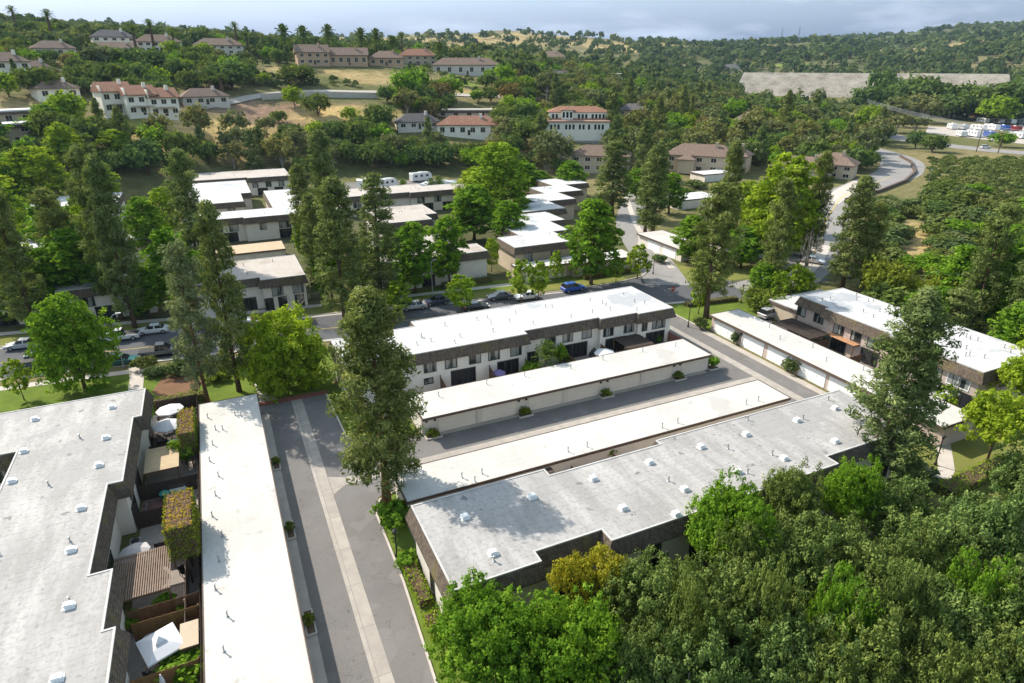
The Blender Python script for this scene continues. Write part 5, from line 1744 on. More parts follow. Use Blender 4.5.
# the oak grove and the bright trees in front
FRONT = [
    ('front_bright', 486, 640, 4.6, 96, 8.4, "bright green tree at the driveway corner of the weathered block"),
    ('front_bright', 572, 644, 4.8, 100, 8.6, "bright green tree beside the yellowing tree"),
    ('front_bright', 536, 676, 3.8, 92, 7.5, "low bright tree at the bottom edge of the picture"),
    ('front_bright', 731, 532, 5.5, 76, 9.5, "bright green tree against the middle of the weathered roof"),
    ('front_bright', 852, 496, 5.0, 52, 8, "bright green tree below the tall ragged pine"),
    ('front_yellow', 572, 588, 4.6, 44, 7, "yellowing autumn tree under the roof corner, smaller of two"),
    ('front_yellow', 608, 584, 4.6, 50, 7.4, "yellowing autumn tree at the roof notch, larger of two"),
    ('oak_a', 655, 606, 4.5, 104, 9.5, "grey-green oak next to the larger yellowing tree"),
    ('oak_b', 736, 606, 4.5, 112, 10, "grey-green oak directly below the bright roofside tree"),
    ('oak_a', 806, 560, 4.8, 104, 9.5, "grey-green oak below the far corner of the weathered roof"),
    ('oak_b', 868, 588, 4.5, 118, 10, "wide grey-green oak in the middle of the grove"),
    ('oak_a', 936, 570, 5, 112, 10, "grey-green oak below the lawn hedge"),
    ('oak_b', 990, 536, 5, 104, 10, "grey-green oak at the picture edge above the grove"),
    ('oak_a', 1012, 610, 4.5, 110, 10, "grey-green oak cut by the right edge of the grove"),
    ('oak_b', 955, 640, 4.2, 122, 10, "grey-green oak second from the bottom corner of the grove"),
    ('oak_a', 872, 660, 4.2, 118, 10, "grey-green oak at the bottom middle of the grove"),
    ('oak_b', 786, 664, 4.2, 116, 10, "grey-green oak at the bottom edge below the wide oak"),
    ('oak_a', 700, 672, 4.2, 108, 9.5, "grey-green oak at the bottom edge beside the bright trees"),
    ('oak_b', 634, 676, 3.5, 84, 8.5, "small dark oak wedged beside the low bright tree"),
    ('oak_a', 1020, 690, 3.5, 110, 9.5, "grey-green oak in the bottom corner of the picture"),
    ('oak_b', 790, 505, 4.5, 60, 8, "grey-green oak pressed against the shaded roof corner"),
    ('oak_a', 906, 520, 4.0, 76, 8, "grey-green oak beside the footpath curve"),
    ('oak_b', 690, 622, 6.0, 64, 7, "small grey-green oak tucked between the larger oaks by the yellowing tree"),
    ('front_bright', 842, 620, 5.2, 62, 7, "fresh green tree poking out in the middle of the grove"),
    ('oak_a', 770, 610, 6.2, 60, 7, "small tall oak crown between the middle oaks"),
    ('oak_a', 905, 618, 5.8, 66, 7, "small oak crown beside the wide oak in the grove"),
    ('front_bright', 975, 600, 5.0, 60, 7, "fresh green tree among the edge oaks"),
    ('oak_b', 830, 690, 4.0, 90, 8, "grey-green oak cut by the bottom edge, second of the grove"),
    ('oak_a', 930, 690, 4.0, 92, 8, "grey-green oak cut by the bottom edge near the corner"),
    ('oak_b', 745, 560, 5.0, 60, 7, "small grey-green oak touching the bright roofside tree"),
    ('oak_b', 1030, 500, 4.0, 80, 9, "brownish oak at the edge below the garden tree"),
]
for (k, px, py, zc_, wpx, h, lab) in FRONT:
    p = at(px, py, zc_)
    d = proj(p.x, p.y, zc_)[2]
    z = ground(p.x, p.y)
    h = max(h, zc_ - z + 3.2)
    put(k, p.x, p.y, wpx * d / F_PX, h, lab, "tree", "oak grove trees" if k.startswith('oak') else None)

# ------------------------------------------------------------------ trees of the hills and the valley
LAND = [((140, 112), "the terracotta-roofed townhouses"), ((57, 98), "the small brown-roofed white house"), ((10, 79), "the white edge house"), ((14, 140), "the flat-roofed edge apartments"),
        ((115, 47), "the grey-roofed ridge house"), ((160, 52), "the arched-window ridge house"), ((222, 50), "the pale ridge house"), ((55, 56), "the pale house among orange trees"), ((205, 104), "the cream drive house"),
        ((313, 62), "the tall gabled ridge house"), ((387, 63), "the low end house of the palm row"), ((466, 62), "the long beige ridge house"), ((469, 134), "the terracotta-roofed white house"),
        ((417, 128), "the carport house"), ((556, 82), "the house above the orange terrace"), ((578, 141), "the large white three-level house"), ((610, 76), "the white square house"), ((600, 170), "the tan house behind the conifers"),
        ((632, 116), "the shaded low house"), ((700, 171), "the large beige house"), ((752, 126), "the wide brown hip-roofed house"), ((829, 176), "the stepped-roof house"), ((310, 98), "the long retaining wall"),
        ((910, 172), "the bend of the winding road"), ((880, 90), "the stone-faced dam"), ((960, 140), "the trailer lot"), ((285, 112), "the bare brown slope"), ((165, 140), "the golden dry slope"), ((690, 120), "the dark cypress"),
        ((820, 130), "the wires by the valley road")]
LANDP = [(hit(*p), s) for p, s in LAND]
KEEP = [(o.matrix_world.translation.copy() if False else Vector(o.location), 10.0) for o in bpy.data.objects if o.parent is None and o.get('category') in ('house', 'townhouse', 'apartment house')]
OPEN = [(hit(*p), max(rx, 6), max(ry * 1.9, 6)) for (p, rx, ry, c) in PATCHES if c not in (GRN,) and hit(*p).xy.length < 600]
ROADS = []
for o in bpy.data.objects:
    if o.name.split('.')[0] in ('winding_road', 'hill_drive', 'valley_road', 'lane_asphalt', 'road_shoulder', 'retaining_wall', 'trailer_lot') and o.type == 'MESH' and o.parent is None:
        vv = [v.co for v in o.data.vertices]
        ROADS += [((vv[i] + vv[i + 1]) / 2).to_2d() for i in range(0, len(vv) - 1, 2)]
ROADS_NP = np.array([tuple(p) for p in ROADS])
HOUSEP = [(k[0].x, k[0].y) for k in KEEP]


def blocked(x, y, r):
    u = Vector((x, y)).normalized()
    for (k, rad) in KEEP:
        dx, dy = x - k.x, y - k.y
        dv = dx * u.x + dy * u.y
        du = abs(dx * u.y - dy * u.x)
        if (-23 if k.xy.length > 380 else -34 if k.x > k.y * .45 else -20) - r * .8 < dv < 7 and du < 11 + r * .35:
            return True
    d = np.hypot(ROADS_NP[:, 0] - x, ROADS_NP[:, 1] - y).min()
    if d < 7.5 + r * .3:
        return True
    return False


def open_ground(x, y):
    for (h, rx, ry) in OPEN:
        u = h.xy.normalized()
        dx, dy = x - h.x, y - h.y
        if math.hypot((dx * u.y - dy * u.x) / rx, (dx * u.x + dy * u.y) / ry) < 1.0:
            return True
    return False


rnd = random.Random(77)
hill = []
cells = {}


def free(x, y, r, f=0.72):
    gx, gy = int(x // 12), int(y // 12)
    for i in (-1, 0, 1):
        for j in (-1, 0, 1):
            for (a, b, rr) in cells.get((gx + i, gy + j), ()):
                if math.hypot(a - x, b - y) < f * (r + rr):
                    return False
    cells.setdefault((gx, gy), []).append((x, y, r))
    return True


def add_hill(key, x, y, w, h):
    hill.append((key, x, y, w, h))


tries = 0
while tries < 9000:
    tries += 1
    a = AZ + math.atan((rnd.uniform(-40, 1064) - 512) / HZ_F)
    D = math.exp(rnd.uniform(math.log(236), math.log(620)))
    x, y = D * math.sin(a), D * math.cos(a)
    z = ground(x, y)
    px, py, zc = proj(x, y, z)
    if py > 172 and not (560 < px < 650 and py < 182) and not (0 < px < 180 and py < 178) or (px > 640 and py > 184):
        continue
    if px > 880 and D < 600:
        continue
    if px > 700 and D < 262 and py > 165:
        continue
    n1 = float(fbm(x / 60 + 5, y / 60, 3))
    if px < 640 and n1 < -0.17 and py < 120:
        continue
    q = rnd.random()
    mid = 540 < px < 900
    base = py > 132
    if base:
        key = 'hill_gum' if q < .20 else 'hill_gum_b' if q < .36 else 'hill_oak' if q < .58 else 'hill_oak_b' if q < .78 else 'hill_green' if q < .85 else 'hill_lime' if q < .91 else 'hill_conifer' if q < .95 else 'hill_bronze'
    elif mid:
        key = 'hill_gum' if q < .20 else 'hill_gum_b' if q < .38 else 'hill_oak' if q < .62 else 'hill_oak_b' if q < .80 else 'hill_green' if q < .88 else 'hill_lime' if q < .94 else 'hill_conifer'
    else:
        key = 'hill_oak' if q < .34 else 'hill_oak_b' if q < .62 else 'hill_green' if q < .78 else 'hill_lime' if q < .90 else 'hill_gum' if q < .95 else 'hill_bronze'
    w = rnd.uniform(6.5, 12.5) * (0.8 if (py < 75 and px < 520) else 1.0)
    h = w * rnd.uniform(.7, .95) * {'hill_gum': 1.35, 'hill_gum_b': 1.1, 'hill_conifer': 2.0}.get(key, 1.0)
    if key == 'hill_conifer':
        w *= .72
    if 255 < px < 480 and 66 < py < 92:      # low scrubby slope below the ridge houses
        if rnd.random() < .45:
            continue
        w, h = w * .5, h * .42
    if blocked(x, y, w) or (open_ground(x, y) and rnd.random() < .93) or not free(x, y, w / 2):
        continue
    add_hill(key, x, y, w, h)
# single out trees the photo shows clearly
for (key, px, py, w, h) in (('hill_lime', 75, 128, 12, 11), ('hill_lime', 60, 126, 9, 8), ('hill_oak', 62, 146, 13, 11), ('hill_oak_b', 92, 148, 12, 10), ('hill_oak', 118, 146, 10, 8), ('hill_oak_b', 40, 95, 14, 10), ('hill_green', 405, 104, 13, 14),
                            ('hill_green', 420, 96, 12, 12), ('hill_oak', 432, 118, 11, 9), ('hill_lime', 510, 118, 9, 9), ('hill_conifer', 614, 168, 9, 19), ('hill_conifer', 642, 178, 9, 20), ('hill_conifer', 660, 182, 8, 15),
                            ('hill_gum', 548, 172, 12, 15), ('hill_gum_b', 562, 170, 10, 13), ('hill_green', 1000, 147, 11, 7), ('hill_lime', 172, 56, 9, 7), ('hill_lime', 205, 58, 9, 7), ('hill_lime', 60, 46, 12, 10), ('hill_lime', 432, 62, 8, 7), ('hill_oak', 232, 90, 18, 12), ('hill_oak_b', 150, 76, 18, 12), ('hill_oak', 110, 74, 16, 11),
                            ('hill_oak_b', 300, 84, 15, 9), ('hill_gum_b', 896, 133, 15, 11), ('hill_gum_b', 915, 133, 14, 10), ('hill_lime', 866, 136, 14, 15), ('hill_lime', 870, 152, 9, 9), ('hill_oak', 915, 148, 9, 8), ('hill_oak_b', 932, 152, 10, 8)):
    p = hit(px, py)
    add_hill(key, p.x, p.y, w, h)
for (key, px, D, w, h) in (('hill_oak', 890, 640, 26, 30), ('hill_oak_b', 874, 600, 24, 20), ('hill_oak', 905, 610, 26, 22), ('hill_oak_b', 926, 640, 26, 28), ('hill_oak', 944, 620, 28, 26), ('hill_oak_b', 965, 600, 26, 18), ('hill_oak', 982, 620, 28, 24),
                          ('hill_oak_b', 1003, 600, 28, 26), ('hill_oak', 1022, 600, 28, 28), ('hill_oak_b', 914, 660, 24, 24), ('hill_gum_b', 935, 560, 24, 19), ('hill_gum', 905, 520, 18, 18), ('hill_gum_b', 880, 450, 20, 16), ('hill_lime', 1012, 580, 22, 17)):
    p = spot(px, D)
    add_hill(key, p.x, p.y, w, h)
# the belt of trees right behind the last condo row
rb = random.Random(31)
for i in range(150):
    px = rb.uniform(60, 640)
    p = spot(px, rb.uniform(249, 268) + (14 if 430 < px < 640 else 0))
    k = rb.choice(['hill_gum', 'hill_gum_b', 'hill_oak', 'hill_oak_b', 'hill_oak', 'hill_green', 'hill_bronze', 'hill_gum', 'hill_conifer'])
    w = rb.uniform(7, 10.5) * (.75 if k == 'hill_conifer' else 1)
    if blocked(p.x, p.y, w * .3) or not free(p.x, p.y, w / 2, .78):
        continue
    add_hill(k, p.x, p.y, w, w * {'hill_gum': 1.4, 'hill_gum_b': 1.15, 'hill_conifer': 2.2}.get(k, .95) * rb.uniform(.8, 1.1))
hill.sort(key=lambda t: -t[3] / math.hypot(t[1], t[2]))
COLOUR = {'hill_oak': "dark green oak", 'hill_oak_b': "dark green oak", 'hill_lime': "yellow-green leafy tree", 'hill_green': "bright green leafy tree", 'hill_gum': "olive-brown eucalyptus", 'hill_gum_b': "olive-brown eucalyptus",
          'hill_conifer': "dark pointed conifer", 'hill_bronze': "bronze-leaved tree"}
LIMIT = 290
counts = {}
single, mass = [], []
for t in hill:
    k = COLOUR[t[0]].split()[-1] + PROTO[t[0]][0].name.split('.')[0]
    if counts.get(k, 0) < LIMIT and len(single) < 760:
        counts[k] = counts.get(k, 0) + 1
        single.append(t)
    else:
        mass.append(t)
byland = {}
for t in single:
    j = min(range(len(LANDP)), key=lambda i: math.hypot(LANDP[i][0].x - t[1], LANDP[i][0].y - t[2]))
    byland.setdefault((COLOUR[t[0]], j), []).append((math.hypot(LANDP[j][0].x - t[1], LANDP[j][0].y - t[2]), t))
for (c, j), lst in byland.items():
    lst.sort(key=lambda e: e[0])
    for i, (_, t) in enumerate(lst):
        rank = "" if i == 0 else ORD[i] + " "
        put(t[0], t[1], t[2], t[3], t[4], f"{c}, {rank}nearest to {LANDP[j][1]}", "tree", "trees of the hillside")
p = hit(690, 126)
put('cypress', p.x, p.y, 3.4, 15, "slim dark cypress alone above the beige houses")
p = hit(18, 84)
put('cypress', p.x, p.y, 2.6, 9, "slim dark cypress beside the white edge house")

# palms along the ridge and below it
DP, FP = "date palms of the ridge", "tall fan palms on the slope"
for i, (px, D, h, w) in enumerate(((287, 404, 21, 15), (306, 424, 19, 16), (331, 426, 20, 15), (363, 428, 19, 15), (378, 430, 19, 14), (394, 426, 16, 15), (440, 440, 16, 13))):
    p = spot(px, D)
    put('date_palm', p.x, p.y, w * .72, h, f"tall date palm, {ORD[i]} from the left along the brown ridge houses", "palm", DP)
for i, (px, D, h, w) in enumerate(((26, 500, 22, 9), (60, 470, 21, 10), (140, 408, 17, 9), (157, 410, 20, 9), (240, 436, 20, 9), (250, 430, 16, 10), (403, 470, 21, 9), (178, 420, 14, 8), (218, 325, 12, 9), (208, 330, 9, 9))):
    p = spot(px, D)
    put('fan_palm', p.x, p.y, w * .85, h * .9, f"thin-trunked fan palm, {ORD[i]} of those dotted over the upper slope", "palm", FP)
for i, (px, py) in enumerate(((404, 202), (432, 200), (440, 198))):
    p = at(px, py, 0)
    put('small_palm', p.x, p.y, 5, 6.5, ("small palm by the parked motorhomes", "small palm at the end of the motorhomes", "small palm beside the end carport of the court")[i], "palm")

# far woods: beyond these trees the crowns merge into one mass
def far_woods():
    rng = np.random.default_rng(5)
    pts = [(t[1], t[2], t[3], t[4], COLOUR[t[0]]) for t in mass]
    n = 16000
    a = AZ + np.arctan((rng.uniform(-90, 1114, n) - 512) / HZ_F)
    D = np.exp(rng.uniform(math.log(430), math.log(3300), n))
    x, y = D * np.sin(a), D * np.cos(a)
    px = 512 + HZ_F * np.tan(a - AZ)
    n1, n2 = fbm(x / 110, y / 110, 4), fbm(x / 420 + 3, y / 420, 3)
    dens = np.where(px > 640, 0.95 + n2 * .6, np.where(D > 800, 0.13 + n2 * .6 + n1 * .7, np.where(px > 250, 0.42 + n1 * 1.3, 0.62 + n1 * 1.2)))
    dens = np.where((px > 640) & (D > 1000), 0.85 + n1 * 1.6, dens)
    dens = np.where((px < 250) & (D > 600), 0.9, dens)
    keep = rng.random(n) < dens
    cam_dam = (px > 742) & (px < 1012) & (D > 580) & (D < 930)
    keep &= ~cam_dam
    keep &= ~((px > 885) & (D < 640))
    C, N_, S, T = [], [], [], []
    hx = np.array([k[0].x for k in KEEP]), np.array([k[0].y for k in KEEP])
    for i in np.nonzero(keep)[0]:
        d = np.hypot(hx[0] - x[i], hx[1] - y[i])
        u = np.array([x[i], y[i]]) / D[i]
        dv = (x[i] - hx[0]) * u[0] + (y[i] - hx[1]) * u[1]
        du = np.abs((x[i] - hx[0]) * u[1] - (y[i] - hx[1]) * u[0])
        if D[i] < 700 and np.any((dv < 8) & (dv > -48) & (du < 17)):
            continue
        if np.hypot(ROADS_NP[:, 0] - x[i], ROADS_NP[:, 1] - y[i]).min() < 11:
            continue
        w = rng.uniform(7, 14) * (1 if D[i] < 1200 else 1.35)
        pts.append((x[i], y[i], w, w * rng.uniform(.6, 1.0), None))
    P = np.array([p[:4] for p in pts])
    Z = ground_np(P[:, 0], P[:, 1])
    for i, (px_, py_, w, h) in enumerate(P):
        dist = math.hypot(px_, py_)
        k = 90 if dist < 480 else 46 if dist < 800 else 26 if dist < 1500 else 15
        u = unit(rng, k)
        u[:, 2] = np.abs(u[:, 2]) * 1.15 - .25
        c = u * rng.uniform(.65, 1.05, (k, 1)) * np.array([w / 2, w / 2, h * .62]) + np.array([px_, py_, Z[i] + h * .42])
        C.append(c)
        N_.append(u + rng.normal(0, .5, (k, 3)) + np.array([0, 0, .3]))
        S.append(np.full(k, w * 2.0 / math.sqrt(k)) * rng.uniform(.45, .8, k))
        T.append(np.clip(rng.normal(.45, .22) + rng.normal(0, .1, k), 0, 1))
    o = cards("woods", np.concatenate(C), np.concatenate(N_), np.concatenate(S), .7, np.concatenate(T), 'leaf_far')
    tag(o, "mixed green woods covering the far hills", "woods", kind='stuff')


leaf_mat("leaf_far", (0.036, 0.062, 0.022), (0.085, 0.122, 0.042), (0.18, 0.20, 0.075), 0.3, 0.0)
far_woods()

# chaparral slope at the right: the larger bushes singly, the rest as one cover
def chaparral():
    rng = random.Random(9)
    items = []
    tr = 0
    while tr < 6000:
        tr += 1
        px, py = rng.uniform(838, 1070), rng.uniform(158, 345)
        if py < 206 and px < 930:
            continue
        p = at(px, py, 0)
        if np.hypot(ROADS_NP[:, 0] - p.x, ROADS_NP[:, 1] - p.y).min() < 8.5:
            continue
        if p.x < 94 and p.y < 92:
            continue
        if px < 880 and py > 210:
            continue
        if abs(px - 912) < 20 and 215 < py < 316 and rng.random() < .96:
            continue
        w = rng.uniform(3.5, 8.5) * (.6 if py < 190 else 1)
        if not free(p.x, p.y, w / 2, .74):
            continue
        items.append((p.x, p.y, w))
    items.sort(key=lambda t: -t[2] / math.hypot(t[0], t[1]))
    ones, rest = items[:150], items[150:]
    refs = [(at(912, 250), "the dry grass gap"), (at(915, 178), "the outer edge of the road bend"), (at(1000, 190), "the tree-lined road crest"), (at(968, 330), "the tapering olive pine"), (at(1000, 260), "the edge of the slope"), (at(870, 215), "the inside of the road bend"),
            (at(940, 215), "the middle of the chaparral slope")]
    by = {}
    for (x, y, w) in ones:
        j = min(range(len(refs)), key=lambda i: math.hypot(refs[i][0].x - x, refs[i][0].y - y))
        by.setdefault(j, []).append((math.hypot(refs[j][0].x - x, refs[j][0].y - y), x, y, w))
    for j, lst in by.items():
        lst.sort()
        for i, (_, x, y, w) in enumerate(lst):
            rank = "" if i == 0 else ORD[min(i, len(ORD) - 1)] + " "
            put('hill_oak' if (kk := rng.random()) < .22 else 'hill_green' if kk < .34 else 'hill_gum_b' if kk < .40 else 'scrub', x, y, w * (1.25 if kk < .4 else 1.1), w * rng.uniform(.40, .58) * (1.35 if kk < .4 else 1), f"{'dark green' if kk < .22 else 'bright green' if kk < .34 else 'olive' if kk < .40 else 'grey-green'} chaparral bush, {rank}nearest to {refs[j][1]}", "bush", "chaparral bushes")
    r2 = np.random.default_rng(8)
    C, N_, S, T = [], [], [], []
    for (x, y, w) in rest:
        k = 260
        u = unit(r2, k)
        u[:, 2] = np.abs(u[:, 2])
        C.append(u * r2.uniform(.6, 1.05, (k, 1)) * np.array([w / 2, w / 2, w * .34]) + np.array([x, y, 0]))
        N_.append(u + r2.normal(0, .6, (k, 3)))
        S.append(r2.uniform(.25, .5, k))
        T.append(np.clip(r2.normal(.5, .15) + r2.normal(0, .12, k), 0, 1))
    if C:
        tag(cards("undergrowth", np.concatenate(C), np.concatenate(N_), np.concatenate(S), .6, np.concatenate(T), 'leaf_scrub'), "low grey-green undergrowth between the chaparral bushes", "undergrowth", kind='stuff')


chaparral()

# ------------------------------------------------------------------ hedges and shrubs
def hedge(label, poly_or_box, h, mat="leaf_hedge", top=None, z0=0.0, leaf=0.10, dens=34, name="hedge", group=None, rz=0.0, zb=0.0):
    x0, x1, y0, y1 = poly_or_box
    cx, cy = (x0 + x1) / 2, (y0 + y1) / 2
    t = thing(name, label, "hedge", (cx, cy, z0), rz, group)
    w, d = (x1 - x0) / 2, (y1 - y0) / 2
    sm = MB().box(-w + .12, w - .12, -d + .12, d - .12, zb + .1 if zb else 0, h - .14)
    for k in range(int(d * 1.2) if zb else 0):
        yk = -d + .5 + k * (2 * d - 1) / max(1, int(d * 1.2) - 1)
        sm.tube([(0, yk, 0), (.05, yk + .05, zb + .3)], .08, 6)
    sm.build("stems", "bark", t)
    rng = np.random.default_rng(int(abs(x0) * 97 + abs(y0) * 13))
    area = [(4 * w * d, 0), (2 * w * h, 1), (2 * w * h, 2), (2 * d * h, 3), (2 * d * h, 4)]
    C, N_ = [], []
    for a, k in area:
        n = int(a * dens * (.1 / leaf) ** 2)
        u, v = rng.uniform(-1, 1, n), rng.uniform(-1, 1, n)
        hh = zb + (v + 1) / 2 * (h - zb)
        p = {0: np.stack([u * w, v * d, np.full(n, h)], 1), 1: np.stack([u * w, np.full(n, -d), hh], 1), 2: np.stack([u * w, np.full(n, d), hh], 1),
             3: np.stack([np.full(n, -w), u * d, hh], 1), 4: np.stack([np.full(n, w), u * d, hh], 1)}[k]
        nn = {0: (0, 0, 1), 1: (0, -1, 0), 2: (0, 1, 0), 3: (-1, 0, 0), 4: (1, 0, 0)}[k]
        p = p + rng.normal(0, .055, (n, 3))
        C.append(p)
        N_.append(np.array(nn) + rng.normal(0, .55, (n, 3)))
    tn = rng.normal(.5, .2, sum(len(c) for c in C))
    if top:
        cards("new_growth", C[0], N_[0], leaf * rng.uniform(.6, 1.3, len(C[0])), .7, tn[:len(C[0])], top, t)
        C, N_, tn = C[1:], N_[1:], tn[len(C[0]):]
    C, N_ = np.concatenate(C), np.concatenate(N_)
    cards("leaves", C, N_, leaf * rng.uniform(.6, 1.3, len(C)), .7, tn, mat, t)
    return t


hedge("tall clipped hedge with rusty top between the upper patios and the garage wall", (-7.75, -6.15, 64.7, 70.3), 4.5, top="leaf_rust", zb=1.6)
hedge("tall box-clipped hedge with orange top by the patio with the grey umbrella", (-8.1, -6.0, 46.7, 51.8), 6.1, top="leaf_rust", zb=2.9)
hedge("low green hedge closing the patio court from the street lawn", (-11.4, -5.6, 80.0, 81.4), 1.3, "leaf_lime")
hedge("yellow-green clipped ground hedge along the driveway kerb, longer one", (8.95, 10.1, 36.6, 42.6), 0.9, "leaf_lime")
hedge("yellow-green clipped hedge block along the driveway kerb, shorter one", (8.9, 10.1, 33.4, 35.4), 0.95, "leaf_lime")
hedge("dark low hedge between the corner lawn and the street", (71.5, 82, 81.2, 82.3), 0.8, "leaf_hedge", rz=-0.12)
pq = at(976, 478, .4)
hedge("bright lime hedge below the yellow-green garden tree", (pq.x - 5.5, pq.x + 5.5, pq.y - .9, pq.y + .9), 1.1, "leaf_lime", rz=0.05)
hedge("long dark hedge by the pavement across from the dark pickup", (-12.5, -1.8, 90.6, 91.8), 0.9, "leaf_hedge", rz=-0.09)
hedge("dark hedge beside the cream carport at the lane corner", (63, 74, 102.6, 103.6), 1.0, "leaf_hedge")
hedge("hedge along the foot of the blank cream end wall", (36, 46, 108.8, 110.2), 1.1, "leaf_hedge")

SHR = "garden shrubs of the court"
for k, px, py, w, h, lab in (
    ('bush_olive', 147, 369, 3.2, 1.6, "rounded grey-green shrub beside the top of the front path"), ('bush_olive', 155, 375, 2.6, 1.2, "low rounded grey shrub next to the front path shrub"),
    ('bush_olive', 176, 375, 3.4, 2.0, "big rounded grey shrub at the edge of the mulch bed"), ('shrub', 217, 380, 3.4, 1.2, "oval yellow-green clipped shrub on the shaded lawn"),
    ('shrub_green', 392, 532, 3.0, 3.2, "bright green shrub at the corner of the weathered block"), ('shrub_green', 404, 522, 2.6, 2.4, "green shrub behind the bright corner shrub"),
    ('shrub_green', 408, 566, 1.8, 1.3, "low green shrub against the wall of the weathered block"), ('bush_olive', 700, 329, 2.2, 1.8, "dark shrub at the foot of the large soft pine"),
    ('bush_yellow', 764, 308, 7.5, 3.6, "broad dark green bush beside the covered white car"), ('shrub_green', 531, 379, 2.4, 2.6, "dark green patio shrub beside the fan palm"),
    ('shrub_green', 560, 366, 2.0, 3.4, "slim green patio shrub near the fan palm"), ('shrub_green', 655, 342, 2.0, 2.4, "green shrub at the last patio of the cream block"),
    ('shrub_green', 605, 462, 2.6, 2.4, "bright green shrub in the narrow patio, larger one"), ('shrub_green', 620, 458, 2.0, 2.0, "yellow-green shrub in the narrow patio, smaller one"),
    ('shrub_green', 712, 368, 2.0, 1.7, "green planter shrub at the end of the long garage row"), ('bush_olive', 736, 343, 1.9, 1.8, "grey planter shrub between the first white garage doors"),
    ('bush_olive', 791, 372, 2.6, 1.9, "grey spiky planter shrub between later white garage doors"), ('shrub_green', 187, 466, 2.4, 3.4, "yellow-green shrub beside the tan canopy"),
    ('shrub_green', 131, 630, 1.6, 1.4, "small green plant against the patio wall by the square umbrella"), ('shrub_green', 167, 608, 1.6, 1.3, "lime-green plant by the wooden lattice pergola"),
    ('shrub_green', 180, 658, 2.6, 1.2, "lime-green plant at the corner of the square umbrella"), ('shrub_green', 190, 676, 3.4, 1.8, "leafy lime plant behind the warm wooden fence"),
    ('shrub_green', 183, 622, 1.4, 1.2, "small green plant near the tan shed roof"), ('bush_olive', 912, 478, 4.4, 1.2, "dark rounded ground shrub beside the footpath"),
    ('shrub_green', 884, 352, 1.6, 1.6, "green plant in the patio of the pinkish block"), ('shrub_green', 806, 338, 2.4, 1.6, "green plant by the red-brown patio fence"),
    ('bush_olive', 697, 188, 8, 2.5, "dark clipped bush in the court of the beige house"), ('bush_olive', 684, 196, 7, 2.4, "dark green bush beside the upper carport"),
    ('shrub_green', 242, 300, 3, 2.2, "low dark shrub at the wall of the mottled-roof block"), ('bush_olive', 660, 262, 3.2, 1.6, "low shrub at the end wall of the lane garage"),
):
    p = at(px, py, 0)
    put(k, p.x, p.y, w, h, lab, "shrub", SHR)


def planter(label, x, y, w, d, shrub=True, rz=0.0):
    t = thing("planter", label, "planter", (x, y, 0), rz, "kerbed planters at the garages")
    m = MB()
    m.box(-w / 2, w / 2, -d / 2, -d / 2 + .12, 0, .2).box(-w / 2, w / 2, d / 2 - .12, d / 2, 0, .2).box(-w / 2, -w / 2 + .12, -d / 2 + .12, d / 2 - .12, 0, .2).box(w / 2 - .12, w / 2, -d / 2 + .12, d / 2 - .12, 0, .2)
    m.build("planter_kerb", "concrete_pale", t)
    MB().box(-w / 2 + .1, w / 2 - .1, -d / 2 + .1, d / 2 - .1, 0, .15).build("soil", "soil", t)
    return t


for i, x in enumerate(PL_B):
    planter(f"kerbed planter, {ORD[i]} along the long cream garage front", x, 60.25, 1.9, 1.1)
    put('shrub', x, 60.3, 1.35, .8, f"round clipped shrub in a planter, {ORD[i]} along the long cream garage", "shrub", "planter shrubs", z=.12)
planter("kerbed planter at the end corner of the long cream garage", 58.9, 61.0, 1.6, 1.4)
for i, y in enumerate((62.0, 50.4, 38.9)):
    planter(f"narrow kerbed planter, {ORD[i]} down the driveway side of the shaded garage row", 1.0, y, 0.8, 2.6)
    put('shrub', 1.0, y, .95, .75, f"small green shrub in a narrow planter, {ORD[i]} down the driveway", "shrub", "planter shrubs", z=.12)


